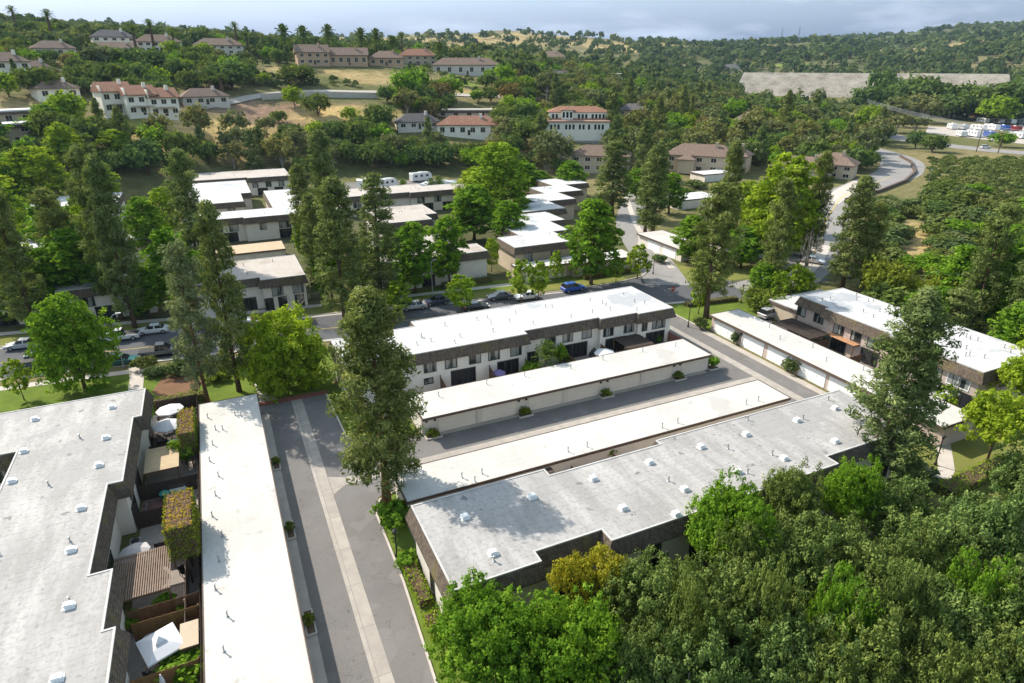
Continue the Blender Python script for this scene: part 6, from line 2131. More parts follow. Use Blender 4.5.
# ------------------------------------------------------------------ vehicles
def car(label, x, y, rz, kind, col, group="parked cars", z=0.0):
    L_, W_, H_ = {'sedan': (4.6, 1.78, 1.42), 'suv': (4.6, 1.85, 1.70), 'pickup': (5.5, 1.9, 1.80), 'van': (5.2, 1.95, 2.0)}[kind]
    t = thing("parked_pickup" if kind == 'pickup' else "parked_car", label, "pickup" if kind == 'pickup' else "car", (x, y, z + .02), rz, group)
    hw = W_ / 2
    a = L_ / 2
    if kind == 'sedan':
        body = [(-a, .32), (-a + .05, .72), (-a + .35, .92), (-a + 1.0, .96), (a - 1.35, .93), (a - .3, .76), (a, .58), (a - .02, .30)]
        cab = [(-a + .75, .94), (-a + 1.35, H_ - .05), (-a + 2.0, H_), (-a + 2.6, H_ - .03), (a - 1.25, .92)]
    elif kind in ('suv', 'van'):
        body = [(-a, .36), (-a + .03, .95), (-a + .2, 1.05), (a - 1.25, 1.02), (a - .25, .90), (a, .68), (a - .02, .34)]
        cab = [(-a + .12, 1.03), (-a + .42, H_ - .06), (-a + 1.0, H_), (a - 2.0, H_ - .04), (a - 1.05, 1.0)]
    else:
        body = [(-a, .42), (-a + .02, 1.02), (-.55, 1.02), (a - 1.35, 1.08), (a - .15, .98), (a, .72), (a - .02, .40)]
        cab = [(-.55, 1.04), (-.42, H_ - .05), (.1, H_), (.75, H_ - .04), (a - 1.25, 1.06)]

    def extr(prof, w0, w1, zlo, zhi):
        vs = []
        for s in (-1, 1):
            for (px, pz) in prof:
                f = (pz - zlo) / max(.01, zhi - zlo)
                vs.append((px, s * (w0 + (w1 - w0) * f), pz))
        n = len(prof)
        fs = [tuple(range(n)), tuple(reversed(range(n, 2 * n)))]
        fs += [(i, n + i, n + (i + 1) % n, (i + 1) % n) for i in range(n)]
        return vs, fs
    m = MB()
    m.add(*extr(body, hw - .03, hw, .3, 1.0))
    if kind == 'pickup':
        m.box(-a + .05, -.6, -hw + .1, hw - .1, .74, .78)
    b = m.build("body", col, t)
    bev = b.modifiers.new("soft", 'BEVEL')
    bev.width = .07
    bev.segments = 2
    bev.limit_method = 'ANGLE'
    if kind == 'pickup':
        MB().box(-a + .10, -.62, -hw + .12, hw - .12, 1.0, 1.035).build("cargo_bed", "metal_dark", t)
    MB().add(*extr(cab, hw - .10, hw - .30, .95, H_)).build("windows", "glass_car", t)
    rx0, rx1 = {'sedan': (-a + 1.35, -a + 2.62), 'suv': (-a + .42, a - 1.98), 'van': (-a + .42, a - 1.9), 'pickup': (-.42, .78)}[kind]
    r = MB()
    r.box(rx0, rx1, -hw + .29, hw - .29, H_ - .05, H_ + .03)
    for s in (-1, 1):
        mx_ = (rx0 + rx1) / 2
        r.add([(mx_ - .05, s * (hw - .28), H_ - .02), (mx_ + .05, s * (hw - .28), H_ - .02), (mx_ + .07, s * (hw - .075), .97), (mx_ - .07, s * (hw - .075), .97)], [(0, 1, 2, 3)])
    ro = r.build("roof", col, t)
    wr = .33 if kind != 'pickup' else .38
    for sx in (-a + .85, a - .88):
        for s in (-1, 1):
            w_ = MB()
            pr = [(wr * .6, -.09), (wr, -.09), (wr, .09), (wr * .6, .09)]
            n = 16
            vs = [(sx + r_ * math.cos(2 * math.pi * k / n), s * (hw - .10) + yy * s, wr + r_ * math.sin(2 * math.pi * k / n)) for (r_, yy) in pr for k in range(n)]
            w_.add(vs, [(i * n + k, i * n + (k + 1) % n, (i + 1) * n + (k + 1) % n, (i + 1) * n + k) for i in range(3) for k in range(n)])
            wo = w_.build("wheel", "tyre", t)
            ri = MB()
            ri.add([(sx + wr * .6 * math.cos(2 * math.pi * k / n), s * (hw - .02), wr + wr * .6 * math.sin(2 * math.pi * k / n)) for k in range(n)], [tuple(range(n))])
            ri.build("rim", "rim_alloy", wo)
    for s in (-1, 1):
        MB().box(a - .16, a + .012, s * (hw - .32) - .2, s * (hw - .32) + .2, .62, .75).build("headlight", "lamp_clear", t)
        MB().box(-a - .012, -a + .12, s * (hw - .25) - .14, s * (hw - .25) + .14, .72, .88).build("taillight", "lamp_red", t)
        MB().box(a - 1.75, a - 1.55, s * (hw + .07) - .08, s * (hw + .07) + .08, 1.0, 1.13).build("mirror", col, t)
    return t


ST = -0.105
for px, py, kind, col, rz, lab in (
    (121, 340, 'pickup', "paint_white", ST + math.pi, "white pickup parked across the street behind the bright shade tree"),
    (161, 355, 'pickup', "paint_slate", ST, "dark grey pickup parked beside the street lawn"),
    (40, 371, 'suv', "paint_black", ST, "black car in the tree shade by the street lawn"),
    (24, 348, 'sedan', "paint_silver", ST + math.pi, "silver car across the street at the picture edge"),
    (122, 364, 'sedan', "paint_teal", ST, "teal car at the kerb below the street lamp"),
    (154, 333, 'sedan', "paint_white", ST + math.pi, "white car across the street behind the pale tufted pine"),
    (238, 325, 'sedan', "paint_white", ST + math.pi, "white car half hidden behind the dark pine by the lime tree"),
    (393, 310, 'suv', "paint_white", ST + math.pi, "white car behind the thin pale street tree"),
    (414, 309, 'sedan', "paint_silver", ST + math.pi, "silver car between the thin street tree and the navy sedan"),
    (437, 304, 'sedan', "paint_navy", ST + math.pi, "navy sedan parked before the sweetgum pair"),
    (476, 310, 'sedan', "paint_black", ST, "black sedan at the near kerb behind the small lime street tree"),
    (500, 299, 'sedan', "paint_slate", ST + math.pi, "dark slate sedan next to the pair of small street trees"),
    (527, 299, 'sedan', "paint_white", ST + math.pi, "white sedan under the pair of small street trees"),
    (573, 291, 'suv', "paint_blue", ST + 0.12, "bright blue car parked before the street lawn"),
    (802, 256, 'suv', "paint_white", -1.05, "white car parked on the road shoulder, upper of two"),
    (813, 263, 'sedan', "paint_white", -1.05, "white car parked on the road shoulder, lower of two"),
    (818, 199, 'suv', "paint_black", 0.25, "black car parked by the beige stepped-roof house"),
    (850, 276, 'sedan', "paint_silver", 0.3, "silver car partly hidden behind the pines at the road mouth"),
    (770, 317, 'suv', "paint_silver", 0.1, "pale car parked under trees beside the low carport"),
    (206, 328, 'suv', "paint_silver", ST + math.pi, "silver car behind the leaning pale pine trunk"),
    (45, 357, 'sedan', "paint_navy", ST + math.pi, "navy car behind the thin young tree at the edge"),
):
    p = at(px, py, 0)
    car(lab, p.x, p.y, rz, kind, col)
p = hit(537, 112)
car("white car on the terrace of the large white house", p.x, p.y, -.3, 'sedan', "paint_white", z=p.z + .4)
p = hit(417, 62)
car("dark car at the end of the palm row houses", p.x, p.y, -.3, 'suv', "paint_black", z=p.z + .2)


def trailer(label, x, y, rz, L_, W_, H_, col, z=0.0, cat="motorhome", name="motorhome", stripe=None):
    t = thing(name, label, cat, (x, y, z), rz, "parked motorhomes and trailers")
    m = MB()
    prof = [(-L_ / 2, .5), (-L_ / 2, H_ - .15), (-L_ / 2 + .2, H_), (L_ / 2 - 1.0, H_), (L_ / 2 - .3, H_ - .5), (L_ / 2, H_ * .5), (L_ / 2, .5)]
    n = len(prof)
    vs = [(a, s * W_ / 2, b) for s in (-1, 1) for a, b in prof]
    m.add(vs, [tuple(range(n)), tuple(reversed(range(n, 2 * n)))] + [(i, n + i, n + (i + 1) % n, (i + 1) % n) for i in range(n)])
    m.build("body", col, t)
    if stripe:
        s_ = MB()
        for s in (-1, 1):
            s_.box(-L_ / 2 + .1, L_ / 2 - .6, s * (W_ / 2 + .008) - .006, s * (W_ / 2 + .008) + .006, 1.0, 1.5)
        s_.build("stripe", stripe, t)
    for k in range(3):
        for s in (-1, 1):
            MB().box(-L_ / 2 + 1 + k * L_ * .28, -L_ / 2 + 2 + k * L_ * .28, s * (W_ / 2 + .012) - .01, s * (W_ / 2 + .012) + .01, H_ * .55, H_ * .78).build("window", "glass_dark", t)
    for sx in (-L_ * .3, L_ * .3):
        for s in (-1, 1):
            MB().tube([(sx, s * (W_ / 2 - .26), .42), (sx, s * (W_ / 2 - .02), .42)], .42, 12).build("wheel", "tyre", t)
    MB().box(-L_ * .1, L_ * .1, -.4, .4, H_ - .02, H_ + .22).build("roof_unit", "trim_white", t)
    return t


for px, py, L_, rz, lab in ((370, 187, 9, .5, "white motorhome, first in the parking court behind the cream block"), (386, 188, 8.5, .5, "white motorhome, second in the parking court"), (421, 181, 8, .2, "white camper at the back of the parking court"),
                            (429, 191, 9, .9, "white motorhome parked slantwise near the small palms"), (446, 190, 8, -.9, "pale trailer slanting the other way by the small palms")):
    p = at(px, py, 0)
    trailer(lab, p.x, p.y, rz, L_, 2.6, 3.1, "paint_white")
sheet("parking_court", [at(*q).xy[:] for q in ((345, 200), (470, 196), (455, 178), (345, 180))], 0.008, "asphalt")
rnd2 = random.Random(4)
cols = ["paint_white", "paint_white", "paint_blue", "paint_maroon", "paint_white", "paint_silver", "paint_white", "paint_silver"]
cw = {"paint_white": "white", "paint_blue": "blue", "paint_maroon": "red", "paint_silver": "silver"}
k = 0
for row, (py, x0) in enumerate(((136, 962), (129, 950), (122, 984), (117, 958))):
    for i in range(6):
        px = x0 + i * 13 + rnd2.uniform(-2, 2)
        p = at(px, py + (px - 950) * .03, 0)
        c = cols[k % len(cols)]
        k += 1
        trailer(f"{cw[c]} parked trailer, {ORD[i]} in the {ORD[row]} row of the valley lot", p.x, p.y, rnd2.uniform(-.3, .3) + 1.1, rnd2.uniform(8, 12), 3.2, rnd2.uniform(3, 3.8), c, .04, "trailer", "parked_trailer", None)
for i, px in enumerate((925, 931, 937, 943, 985)):
    p = at(px, 146 + (px - 925) * .04, 0)
    car(f"parked car, {ORD[i]} along the verge of the valley road", p.x, p.y, -.4, 'suv', ["paint_slate", "paint_white", "paint_black", "paint_silver", "paint_white"][i], "cars by the valley road", .06)


# ------------------------------------------------------------------ lamps, signs, wires
def lamp(label, x, y, h, arm=0.0, head="metal_grey", name="street_lamp", pole="metal_grey"):
    t = thing(name, label, "lamp", (x, y, 0), 0, "lamp posts")
    MB().lathe([(.16, 0), (.16, .3), (.08, .4), (.045, h), (0, h)], 8).build("pole", pole, t)
    if arm:
        MB().tube([(0, 0, h - .1), (arm * .4, arm * .2, h + .25), (arm, arm * .5, h + .3)], .035, 6).build("arm", pole, t)
        MB().box(arm - .3, arm + .35, arm * .5 - .14, arm * .5 + .14, h + .24, h + .36).build("lamp_head", head, t)
    else:
        MB().lathe([(.0, h), (.10, h), (.20, h + .34), (.26, h + .36), (.05, h + .5), (0, h + .5)], 8).build("lamp_head", head, t)
    return t


for px, py, h, arm, hd, lab in ((124, 368, 7.6, .9, "lamp_clear", "tall grey street lamp beside the front path"), (433, 300, 7.0, .8, "metal_grey", "grey street lamp between the sweetgum pair"),
                                (653, 274, 3.0, 0, "metal_dark", "dark post lamp at the corner of the lane"), (741, 303, 3.0, 0, "metal_dark", "dark post lamp by the corner lawn hedge"),
                                (935, 465, 3.2, 0, "metal_dark", "dark post lamp beside the curving footpath"), (397, 556, 2.4, 0, "metal_dark", "short dark lamp in the hedge bed along the driveway"),
                                (688, 327, 3.6, 0, "metal_dark", "dark post lamp at the edge of the corner lawn"), (925, 196, 8, 1.2, "metal_grey", "grey street lamp on the road bend")):
    p = at(px, py, 0)
    lamp(lab, p.x, p.y, h, arm, hd, "street_lamp" if arm else "post_lamp", "metal_grey" if arm else "metal_dark")
ps = at(672, 301, 0)
t = thing("stop_sign", "red octagonal stop sign at the street crossing", "sign", ps, -AZ)
MB().tube([(0, 0, 0), (0, 0, 2.3)], .035, 6).build("post", "metal_grey", t)
o8 = [(.42 * math.cos(math.pi / 8 + k * math.pi / 4), .42 * math.sin(math.pi / 8 + k * math.pi / 4)) for k in range(8)]
b_ = MB()
b_.add([(x, -.05, 2.3 + z) for x, z in o8] + [(x, -.03, 2.3 + z) for x, z in o8], [tuple(range(8)), tuple(reversed(range(8, 16)))] + [(i, (i + 1) % 8, 8 + (i + 1) % 8, 8 + i) for i in range(8)])
bp = b_.build("plate", "paint_red", t)
cu = bpy.data.curves.new("lettering", 'FONT')
cu.body = "STOP"
cu.size = .30
cu.align_x = cu.align_y = 'CENTER'
cu.extrude = .002
tmp_ = bpy.data.objects.new("lettering", cu)
COL.objects.link(tmp_)
bpy.context.view_layer.update()
lme = bpy.data.meshes.new_from_object(tmp_)
bpy.data.objects.remove(tmp_)
lo = bpy.data.objects.new("lettering", lme)
COL.objects.link(lo)
lo.data.materials.clear()
lo.data.materials.append(MATS["trim_white"])
lo.location = (0, -.056, 2.3)
lo.rotation_euler = (R(90), 0, 0)
lo.parent = bp


def upole(label, p, h, name="utility_pole"):
    t = thing(name, label, "utility pole", p, 0.4, "utility poles")
    MB().tube([(0, 0, -1), (0, 0, h)], [.22, .14], 7).build("pole", "bark", t)
    for k in (0.6, 1.7):
        MB().box(-1.5, 1.5, -.08, .08, h - k - .08, h - k + .08).build("crossarm", "bark", t)
    return p + Vector((0, 0, h))


tops = []
for px, py, h, lab in ((1034, 166, 13, "wooden utility pole just past the road crest"), (976, 152, 11, "wooden utility pole at the valley road, left one"), (998, 153, 10, "wooden utility pole at the valley road, right one"), (862, 126, 17, "wooden utility pole in the eucalyptus trees")):
    p = at(px, py, 0)
    tops.append(upole(lab, Vector((p.x, p.y, 0)), h))
for i in range(4):
    a, b = tops[3] + Vector((0, 0, -.6 * i)), tops[0] + Vector((0, 0, -.6 * i))
    pts = []
    for k in range(17):
        f = k / 16
        q = a.lerp(b, f)
        q.z -= 4 * 2.0 * f * (1 - f)
        pts.append(q)
    mb = MB().tube(pts, .055, 4, cap=False)
    o = mb.build("power_line", "metal_grey")
    tag(o, f"sagging power line over the valley road, {ORD[i]} from the top", "power line", "power lines")
for i, (px, lab) in enumerate(((781, "lattice radio mast on the far skyline, left one"), (798, "lattice radio mast on the far skyline, right one"))):
    d = ray(px, 40)
    D = 1900 / math.hypot(d.x, d.y)
    x, y = d.x * D, d.y * D
    z = ground(x, y)
    t = thing("radio_mast", lab, "mast", (x, y, z), 0, "radio masts")
    m = MB()
    for sx, sy in ((-1, -1), (1, -1), (1, 1), (-1, 1)):
        m.tube([(sx * 3, sy * 3, -5), (sx * .5, sy * .5, 42)], .35, 4)
    for k in range(8):
        z0_, z1_ = k * 5.2, (k + 1) * 5.2
        w0, w1 = 3 - 2.5 * z0_ / 42, 3 - 2.5 * z1_ / 42
        m.tube([(-w0, -w0, z0_), (w1, -w1, z1_)], .18, 4).tube([(w0, -w0, z0_), (-w1, -w1, z1_)], .18, 4)
    m.build("lattice", "metal_grey", t)
    MB().tube([(0, 0, 42), (0, 0, 50)], .15, 4).build("antenna", "metal_grey", t)

# ------------------------------------------------------------------ patios
FENCE = "wooden patio fences"


def fence(label, a, b, h=1.8, mat="wood_dark", z=0.0, slope=0.0):
    a, b = Vector(a), Vector(b)
    l = (b - a).length
    t = thing("patio_fence", label, "fence", (a.x, a.y, z), math.atan2(b.y - a.y, b.x - a.x), FENCE)
    m = MB()
    n = max(2, int(l / .15))
    for i in range(n):
        x0, x1 = i * l / n + .006, (i + 1) * l / n - .006
        hh = h - slope * (i + .5) / n
        m.box(x0, x1, -.012, .012, .06, hh + .02 * ((i * 7) % 3))
    m.box(0, l, .012, .05, .3, .4)
    if not slope:
        m.box(0, l, .012, .05, h - .35, h - .25)
    m.build("boards", mat, t)
    k = max(1, int(l / 2.4))
    for i in range(k + 1):
        x = l * i / k
        MB().box(x - .05, x + .05, .013, .11, 0, h - slope * i / k + .05).build("post", mat, t)
    return t


def umbrella(label, x, y, h, r, n, mat, tilt=(0, 0), group="patio umbrellas", rz=0.0, drop=.5, table=True, vent=False):
    t = thing("patio_umbrella", label, "umbrella", (x, y, 0), rz, group)
    MB().lathe([(.28, 0), (.28, .08), (.05, .1), (.025, .12), (.025, h), (0, h)], 10).build("pole", "metal_dark", t)
    m = MB()
    vs = [(0, 0, h + .08)]
    for ring in (.5, 1.0):
        for k in range(n):
            a = 2 * math.pi * k / n + (math.pi / 4 if n == 4 else 0)
            rr = r * ring
            vs.append((rr * math.cos(a), rr * math.sin(a), h + .08 - drop * ring ** 1.2))
    fs = [(0, 1 + k, 1 + (k + 1) % n) for k in range(n)] + [(1 + k, 1 + n + k, 1 + n + (k + 1) % n, 1 + (k + 1) % n) for k in range(n)]
    vs2 = [(vs[1 + n + k][0], vs[1 + n + k][1], vs[1 + n + k][2] - .14) for k in range(n)]
    b = len(vs)
    fs += [(1 + n + k, b + k, b + (k + 1) % n, 1 + n + (k + 1) % n) for k in range(n)]
    vs = [Vector(v) + Vector((0, 0, tilt[0] * v[0] + tilt[1] * v[1])) for v in vs + vs2]
    m.add(vs, fs)
    m.build("canopy", mat, t)
    if vent:
        q = MB()
        v4 = [(0, 0, h + .34)] + [(r * .3 * math.cos(2 * math.pi * k / n + math.pi / 4), r * .3 * math.sin(2 * math.pi * k / n + math.pi / 4), h + .05) for k in range(n)]
        v4 = [Vector(v) + Vector((0, 0, tilt[0] * v[0] + tilt[1] * v[1])) for v in v4]
        q.add(v4, [(0, 1 + k, 1 + (k + 1) % n) for k in range(n)])
        q.build("vent_cap", mat, t)
    for k in range(n):
        a = 2 * math.pi * k / n + (math.pi / 4 if n == 4 else 0)
        e = Vector((r * .96 * math.cos(a), r * .96 * math.sin(a), h + .03 - drop))
        e.z += tilt[0] * e.x + tilt[1] * e.y
        MB().tube([(0, 0, h + .02), e], .012, 4).build("rib", "metal_grey", t)
    return t


def table(label, x, y, r=.55, h=.72, mat="metal_dark", sq=False, rz=0.0):
    t = thing("patio_table", label, "table", (x, y, 0), rz, "patio tables")
    m = MB()
    if sq:
        m.box(-r * 1.4, r * 1.4, -r, r, h - .04, h)
    else:
        m.lathe([(0, h), (r, h), (r, h - .04), (0, h - .04)], 16)
    m.build("tabletop", mat, t)
    for k in range(4):
        a = math.pi / 4 + k * math.pi / 2
        MB().tube([(r * .75 * math.cos(a), r * .75 * math.sin(a), 0), (r * .6 * math.cos(a), r * .6 * math.sin(a), h - .03)], .025, 5).build("leg", mat, t)
    return t


def chair_(label, x, y, rz, mat="metal_dark"):
    t = thing("patio_chair", label, "chair", (x, y, 0), rz, "patio chairs")
    MB().box(-.26, .26, -.26, .26, .40, .46).build("seat", mat, t)
    m = MB().box(-.26, .26, .24, .29, .46, .95)
    m.build("backrest", mat, t)
    for sx in (-1, 1):
        for sy in (-1, 1):
            MB().box(sx * .23 - .02, sx * .23 + .02, sy * .23 - .02, sy * .23 + .02, 0, .40).build("leg", mat, t)
        MB().box(sx * .28 - .025, sx * .28 + .025, -.22, .28, .62, .66).build("armrest", mat, t)
    return t


def pergola(label, x0, x1, y0, y1, h, cover, posts="wood", slats=True, cat="pergola", name="pergola"):
    t = thing(name, label, cat, ((x0 + x1) / 2, (y0 + y1) / 2, 0), 0, "patio covers")
    w, d = (x1 - x0) / 2, (y1 - y0) / 2
    for sx in (-1, 1):
        for sy in (-1, 1):
            MB().box(sx * (w - .15) - .06, sx * (w - .15) + .06, sy * (d - .15) - .06, sy * (d - .15) + .06, 0, h - .2).build("post", posts, t)
    MB().box(-w, w, -d + .05, -d + .17, h - .2, h - .02).box(-w, w, d - .17, d - .05, h - .2, h - .02).build("beam", posts, t)
    m = MB()
    if slats:
        n = int(2 * w / .16)
        for i in range(n):
            x = -w + (i + .5) * 2 * w / n
            m.box(x - .045, x + .045, -d, d, h - .018, h + .07)
    else:
        m.box(-w, w, -d, d, h - .018, h + .03)
    m.build("slat_roof" if slats else "canopy", cover, t)
    return t


def lump(name, label, cat, x, y, parts, group="patio clutter", rz=0.0, z=0.0):
    """a small thing out of shaped parts: (name, material, list of boxes or lathes)"""
    t = thing(name, label, cat, (x, y, z), rz, group)
    for pn, mt, shapes in parts:
        m = MB()
        for s in shapes:
            if s[0] == 'b':
                m.box(*s[1:])
            elif s[0] == 'l':
                m.lathe(s[1], 12, s[2] if len(s) > 2 else (0, 0, 0))
            else:
                m.tube(*s[1:])
        m.build(pn, mt, t)
    return t


# --- the row of patios between the corner block and the long garage
fence("long dark board fence along the back of the shaded garage row", (-6.25, 25), (-6.25, 79), 1.9, "wood_dark")
for i, (y, xa, xb, mat, lab) in enumerate(((79, -10.8, -6.3, "wood_dark", "dark board fence closing the uppermost patio"), (68.2, -11.5, -6.3, "wood_dark", "dark board fence above the tan canopy"),
                                           (60.8, -11.5, -6.4, "wood_dark", "dark board fence below the tan canopy"), (56.4, -11.5, -8.9, "wood_dark", "short dark fence behind the shaded patio with bare ground"),
                                           (51.2, -9.7, -6.4, "wood_dark", "dark board fence below the orange-topped hedge"), (43.8, -11.2, -6.4, "wood", "brown board fence below the lattice pergola"),
                                           (42.4, -10.8, -6.4, "wood_warm", "second brown fence above the square umbrella"), (37.2, -10.5, -6.4, "wood_warm", "warm wooden fence below the square umbrella"), (31, -10.5, -6.4, "wood_warm", "warm wooden fence at the lower edge of the picture"))):
    fence(lab, (xa, y), (xb, y), 1.8, mat)
fence("grey board screen near the tan shed roof", (-7.3, 41), (-7.3, 51), 1.7, "wood_slat")
umbrella("pale octagonal umbrella in the uppermost patio beside the rusty hedge", -9.15, 76.0, 2.3, 1.5, 8, "canvas_white", (0.02, -.02))
umbrella("white octagonal umbrella just below the uppermost one", -9.35, 72.2, 2.3, 1.5, 8, "canvas_white", (-.05, .03))
umbrella("grey octagonal umbrella on the bare patio by the orange-topped hedge", -11.15, 50.7, 2.3, 1.25, 8, "canvas_grey", (.05, 0))
umbrella("large square white umbrella with a raised vent, tilted towards the fence", -8.75, 39.5, 2.35, 1.75, 4, "canvas_white", (.03, .08), rz=0.35, vent=True, drop=.45)
lump("folded_umbrella", "closed white umbrella standing behind the warm wooden fence", "umbrella", -8.6, 36.4, [("pole", "metal_dark", [('l', [(.22, 0), (.22, .06), (.025, .08), (.025, 2.3), (0, 2.3)])]), ("canopy", "canvas_white", [('l', [(.05, 1.0), (.19, 1.15), (.15, 1.8), (.04, 2.35), (0, 2.36)])])])
pergola("tan canvas canopy over an upper patio", -11.0, -7.9, 62.0, 66.6, 2.35, "canvas_tan", slats=False, cat="canopy", name="patio_canopy")
pergola("brown wooden lattice pergola beside the block wall", -12.4, -8.2, 44.5, 49.8, 2.35, "wood_slat")
lump("garden_shed", "small tan-roofed shed against the garage by the square umbrella", "shed", -6.95, 39.6, [("wall", "wood", [('b', -.5, .5, -1.1, 1.1, 0, 1.9)]), ("roof", "stucco_tan", [('b', -.6, .6, -1.2, 1.2, 1.9, 1.98)])])
for i, (x, y, m_, lab) in enumerate(((-9.5, 76, "metal_dark", "dark table under the uppermost umbrella"), (-8.9, 70.2, "trim_white", "white table beside the rusty-topped hedge"), (-9.4, 72.2, "metal_dark", "dark table under the second umbrella"),
                                     (-8.75, 39.5, "metal_dark", "dark table under the square umbrella"), (-11.0, 50.7, "metal_dark", "dark table under the grey umbrella"))):
    table(lab, x, y, .6, .72, m_)
for i, (x, y, rz, lab) in enumerate(((-10.4, 76.6, 1.5, "dark chair against the block wall in the uppermost patio"), (-8.7, 77.3, .3, "dark chair near the closing fence of the uppermost patio"), (-10.4, 71.6, 1.9, "dark chair by the second umbrella"), (-9.6, 70.6, 2.8, "dark chair below the second umbrella"),
                                     (-9.7, 38.6, 2.4, "dark chair beside the square umbrella"), (-9.2, 41.2, .2, "dark chair above the square umbrella"), (-7.7, 48.4, .5, "dark chair by the lattice pergola"), (-10.0, 49.9, -2, "dark chair beside the grey umbrella"))):
    chair_(lab, x, y, rz)
lump("storage_chest", "white lidded storage chest beside the orange-topped hedge", "chest", -8.3, 61.0, [("box", "trim_white", [('b', -.7, .7, -.4, .4, 0, .6)]), ("lid", "trim_white", [('b', -.74, .74, -.44, .44, .6, .68)])], z=0)
lump("garden_pot", "teal glazed pot on the red-paved patio", "pot", -9.4, 60.1, [("pot", "plastic_teal", [('l', [(.25, 0), (.42, .5), (.46, .62), (.38, .62), (.34, .5), (0, .45)])]), ("plant", "plastic_teal", [('l', [(.3, .6), (.5, .9), (.2, 1.1), (0, 1.12)])])])
lump("bicycle", "silver bicycle leaning on the white wall beside the red-paved patio", "bicycle", -11.0, 58.8, [("frame", "metal_grey", [('t', [(-.5, 0, .35), (-.15, 0, .8), (.4, 0, .82), (.55, 0, .35)], .025, 5), ('t', [(-.15, 0, .8), (.0, 0, .32), (.4, 0, .82)], .025, 5)]),
                                                                                   ("wheel", "tyre", [('t', [(-.5 + .33 * math.cos(k * .5236), 0, .35 + .33 * math.sin(k * .5236)) for k in range(13)], .022, 5)]),
                                                                                   ("wheel", "tyre", [('t', [(.55 + .33 * math.cos(k * .5236), 0, .35 + .33 * math.sin(k * .5236)) for k in range(13)], .022, 5)]),
                                                                                   ("saddle", "metal_dark", [('b', -.28, -.02, -.07, .07, .88, .95)]), ("handlebar", "metal_dark", [('t', [(.42, -.28, .98), (.4, 0, .95), (.42, .28, .98)], .018, 5)])], rz=1.2)
lump("air_conditioner", "grey round-topped air conditioner against the white patio wall", "air conditioner", -11.5, 53.8, [("case", "metal_grey", [('b', -.42, .42, -.42, .42, 0, .75)]), ("fan_grille", "metal_dark", [('l', [(.36, .75), (.36, .79), (.1, .8), (0, .8)])])])
lump("kettle_grill", "black round grill on the bare patio beside the lattice pergola", "grill", -9.2, 52.0, [("bowl", "metal_dark", [('l', [(0, .55), (.2, .6), (.29, .8), (.22, 1.0), (0, 1.06)])]), ("leg", "metal_grey", [('t', [(.15, .1, .62), (.28, .2, 0)], .015, 5)]), ("leg", "metal_grey", [('t', [(-.2, .1, .62), (-.3, .15, 0)], .015, 5)]),
                                                                                                   ("leg", "metal_grey", [('t', [(0, -.2, .62), (0, -.32, 0)], .015, 5)])])
lump("wicker_chair", "pale wicker lounge chair below the lattice pergola", "chair", -9.75, 41.6, [("shell", "canvas_grey", [('l', [(.25, .2), (.48, .45), (.52, .8), (.47, .8), (.42, .5), (0, .42)])]), ("cushion", "canvas_white", [('l', [(.4, .44), (.4, .54), (0, .56)])])])
lump("recycling_bin", "dark wheeled bin by the block wall in the middle patios", "bin", -9.0, 54.8 + 4, [("bin", "metal_dark", [('b', -.28, .28, -.32, .32, .1, .95)]), ("lid", "metal_dark", [('b', -.3, .3, -.34, .36, .95, 1.02)]), ("wheel", "tyre", [('t', [(-.3, .3, .12), (-.24, .3, .12)], .12, 8)]), ("wheel", "tyre", [('t', [(.24, .3, .12), (.3, .3, .12)], .12, 8)])])
lump("planter_box", "low wooden planter box below the lattice pergola", "planter", -8.0, 43.1, [("box", "wood", [('b', -1.0, 1.0, -.3, .3, 0, .45)]), ("soil", "soil", [('b', -.92, .92, -.22, .22, .45, .47)])])
sheet("red_paving", [(-11.5, 56.6), (-8.8, 56.6), (-8.8, 60.7), (-11.5, 60.7)], 0.016, "patio_red")
sheet("dark_decking", [(-10.8, 68.4), (-6.4, 68.4), (-6.4, 78.8), (-10.8, 78.8)], 0.016, "wood_dark")

# --- patios of the long cream block
for i, (px, py, yb) in enumerate(((441, 384, 0), (490, 376, 0), (526, 362, 0))):
    x, z = on_y(px, py, 70.5)
    fence(f"sloping brown patio partition, {ORD[i]} along the cream block", (x, 70.8), (x + .1, 67.4), 2.1, "wood", slope=.9)
for i, x in enumerate((17, 41, 47, 53)):
    fence(f"brown patio partition fence, {ORD[i]} behind the garage row", (x, 71.2 if x != 41 else 71.9), (x, 66.3), 1.8, "wood")
fence("red-brown fence closing the last patio by the east driveway", (58.9, 66.2), (58.9, 70.9), 1.8, "brick_red")


def e_pt(px, py, y):
    return on_y(px, py, y)[0]


umbrella("oval white umbrella in a patio behind the garage row", e_pt(604, 354, 68.6), 68.6, 2.2, 1.5, 8, "canvas_white", (0, -.03))
umbrella("half-folded dark umbrella next to the oval white one", e_pt(594, 352, 69.6), 69.6, 2.3, .75, 8, "metal_dark", drop=1.2)
umbrella("purple-tinted small umbrella in a furnished patio", e_pt(499, 368, 69.4), 69.4, 1.9, .9, 8, "canvas_purple") if "canvas_purple" in MATS else None
x = e_pt(636, 346, 69)
pergola("dark flat patio cover beside the last patios of the cream block", x - 2.6, x + 1.8, 67.2, 71.2, 2.3, "wood_dark", slats=False, cat="patio cover", name="patio_cover")
for i, (px, py) in enumerate(((560, 368), (571, 362), (583, 361), (513, 376), (620, 355), (660, 347))):
    table(f"dark garden table, {ORD[i]} in the patios behind the garage row", e_pt(px, py, 69), 69 - .2 * (i % 2), .5)
    chair_(f"dark garden chair beside the {ORD[i]} table behind the garage row", e_pt(px, py, 69) + 1.0, 69.3, 1.2 + i)
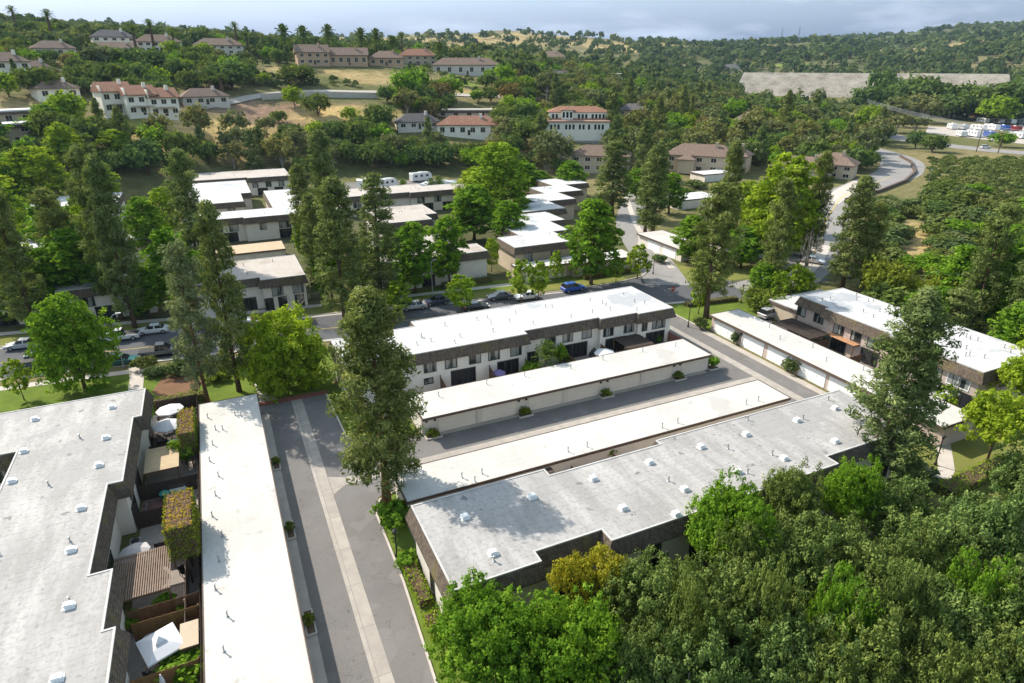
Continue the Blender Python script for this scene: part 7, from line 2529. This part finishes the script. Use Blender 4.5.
lump("kettle_grill", "round black grill near the oval white umbrella", "grill", e_pt(593, 356, 68.2), 68.2, [("bowl", "metal_dark", [('l', [(0, .5), (.3, .6), (.42, .85), (.32, 1.1), (0, 1.18)])]), ("leg", "metal_grey", [('t', [(.2, .1, .65), (.3, .2, 0)], .02, 5)]), ("leg", "metal_grey", [('t', [(-.2, .1, .65), (-.3, .2, 0)], .02, 5)]), ("leg", "metal_grey", [('t', [(0, -.2, .65), (0, -.3, 0)], .02, 5)])])

# --- the narrow patios between the plain garage row and the weathered block
fence("red-brown patio fence between the plain garage and the weathered roof", (33.0, 41.4), (33.0, 46.3), 1.9, "brick_red")
fence("brown patio fence at the notch of the weathered roof", (22.4, 42.2), (22.4, 46.3), 1.8, "wood")
fence("brown patio fence in the middle of the narrow patios", (28.0, 41.4), (28.0, 46.3), 1.8, "wood")
sheet("red_paving", [(28.1, 41.2), (34.4, 41.2), (34.4, 46.2), (28.1, 46.2)], 0.014, "patio_red")
table("small white table on the red-paved narrow patio", 30.9, 44.7, .5, .72, "trim_white")
for i, x in enumerate((16.5, 19.8, 25)):
    lump("door_canopy", f"dark doorway hood, {ORD[i]} on the back wall of the plain garage", "door hood", x, 46.42, [("hood", "fascia_brown", [('b', -.7, .7, -.7, 0.1, 2.15, 2.25)]), ("door", "wood_dark", [('b', -.45, .45, -.02, .1, 0, 2.05)])])

# --- patios of the pinkish block
pc = at(849, 337, 2.4)
pergola("orange-tan patio canopy before the pinkish block", pc.x - 2.2, pc.x + 2.2, pc.y - 2.6, pc.y + 2.6, 2.4, "canvas_rust", slats=False, cat="canopy", name="patio_canopy")
pd = at(797, 327, 2.5)
pergola("dark patio cover beside the low carport", pd.x - 2.0, pd.x + 2.2, pd.y - 4.2, pd.y + 3, 2.5, "wood_dark", slats=True, cat="patio cover", name="patio_cover")
pu = at(826, 333, 2.0)
umbrella("small green umbrella next to the orange-tan canopy", pu.x, pu.y, 2.1, 1.0, 8, "plastic_teal")
pf = at(819, 338, 0)
fence("red-brown fence before the pinkish block", (pf.x - 2.0, pf.y + 1.6), (pf.x + 2.0, pf.y + 1.6), 1.8, "brick_red")
for i, y in enumerate((42, 47.5, 53, 58.5, 64)):
    fence(f"brown patio fence, {ORD[i]} along the pinkish block", (74.0, y), (78.4, y), 1.7, "wood")
rr = random.Random(3)
for i in range(6):
    x, y = 75 + rr.uniform(0, 2.5), 49 + i * 1.3
    chair_(f"dark garden chair, {ORD[i]} in the cluttered patio of the pinkish block", x, y, rr.uniform(0, 6))
for i in range(3):
    table(f"dark garden table, {ORD[i]} in the cluttered patio of the pinkish block", 76.2, 50.2 + i * 2.4, .5)


# ------------------------------------------------------------------ the air
hz = MB()
hz.box(-4800, 4800, -4800, 4800, -140, 185)
hm = bpy.data.materials.new("haze")
hm.use_nodes = True
hm.node_tree.nodes.clear()
ho = hm.node_tree.nodes.new("ShaderNodeOutputMaterial")
hv = hm.node_tree.nodes.new("ShaderNodeVolumePrincipled")
hv.inputs['Color'].default_value = (0.55, 0.75, 1.0, 1)
hv.inputs['Density'].default_value = 0.00005
hv.inputs['Anisotropy'].default_value = 0.2
hm.node_tree.links.new(hv.outputs[0], ho.inputs['Volume'])
MATS["haze"] = hm
tag(hz.build("haze", "haze"), kind='stuff')

# ------------------------------------------------------------------ drop the patterns that were never set out
for key, (t, w, h) in PROTO.items():
    if key not in USED:
        for ch in list(t.children):
            bpy.data.objects.remove(ch)
        bpy.data.objects.remove(t)
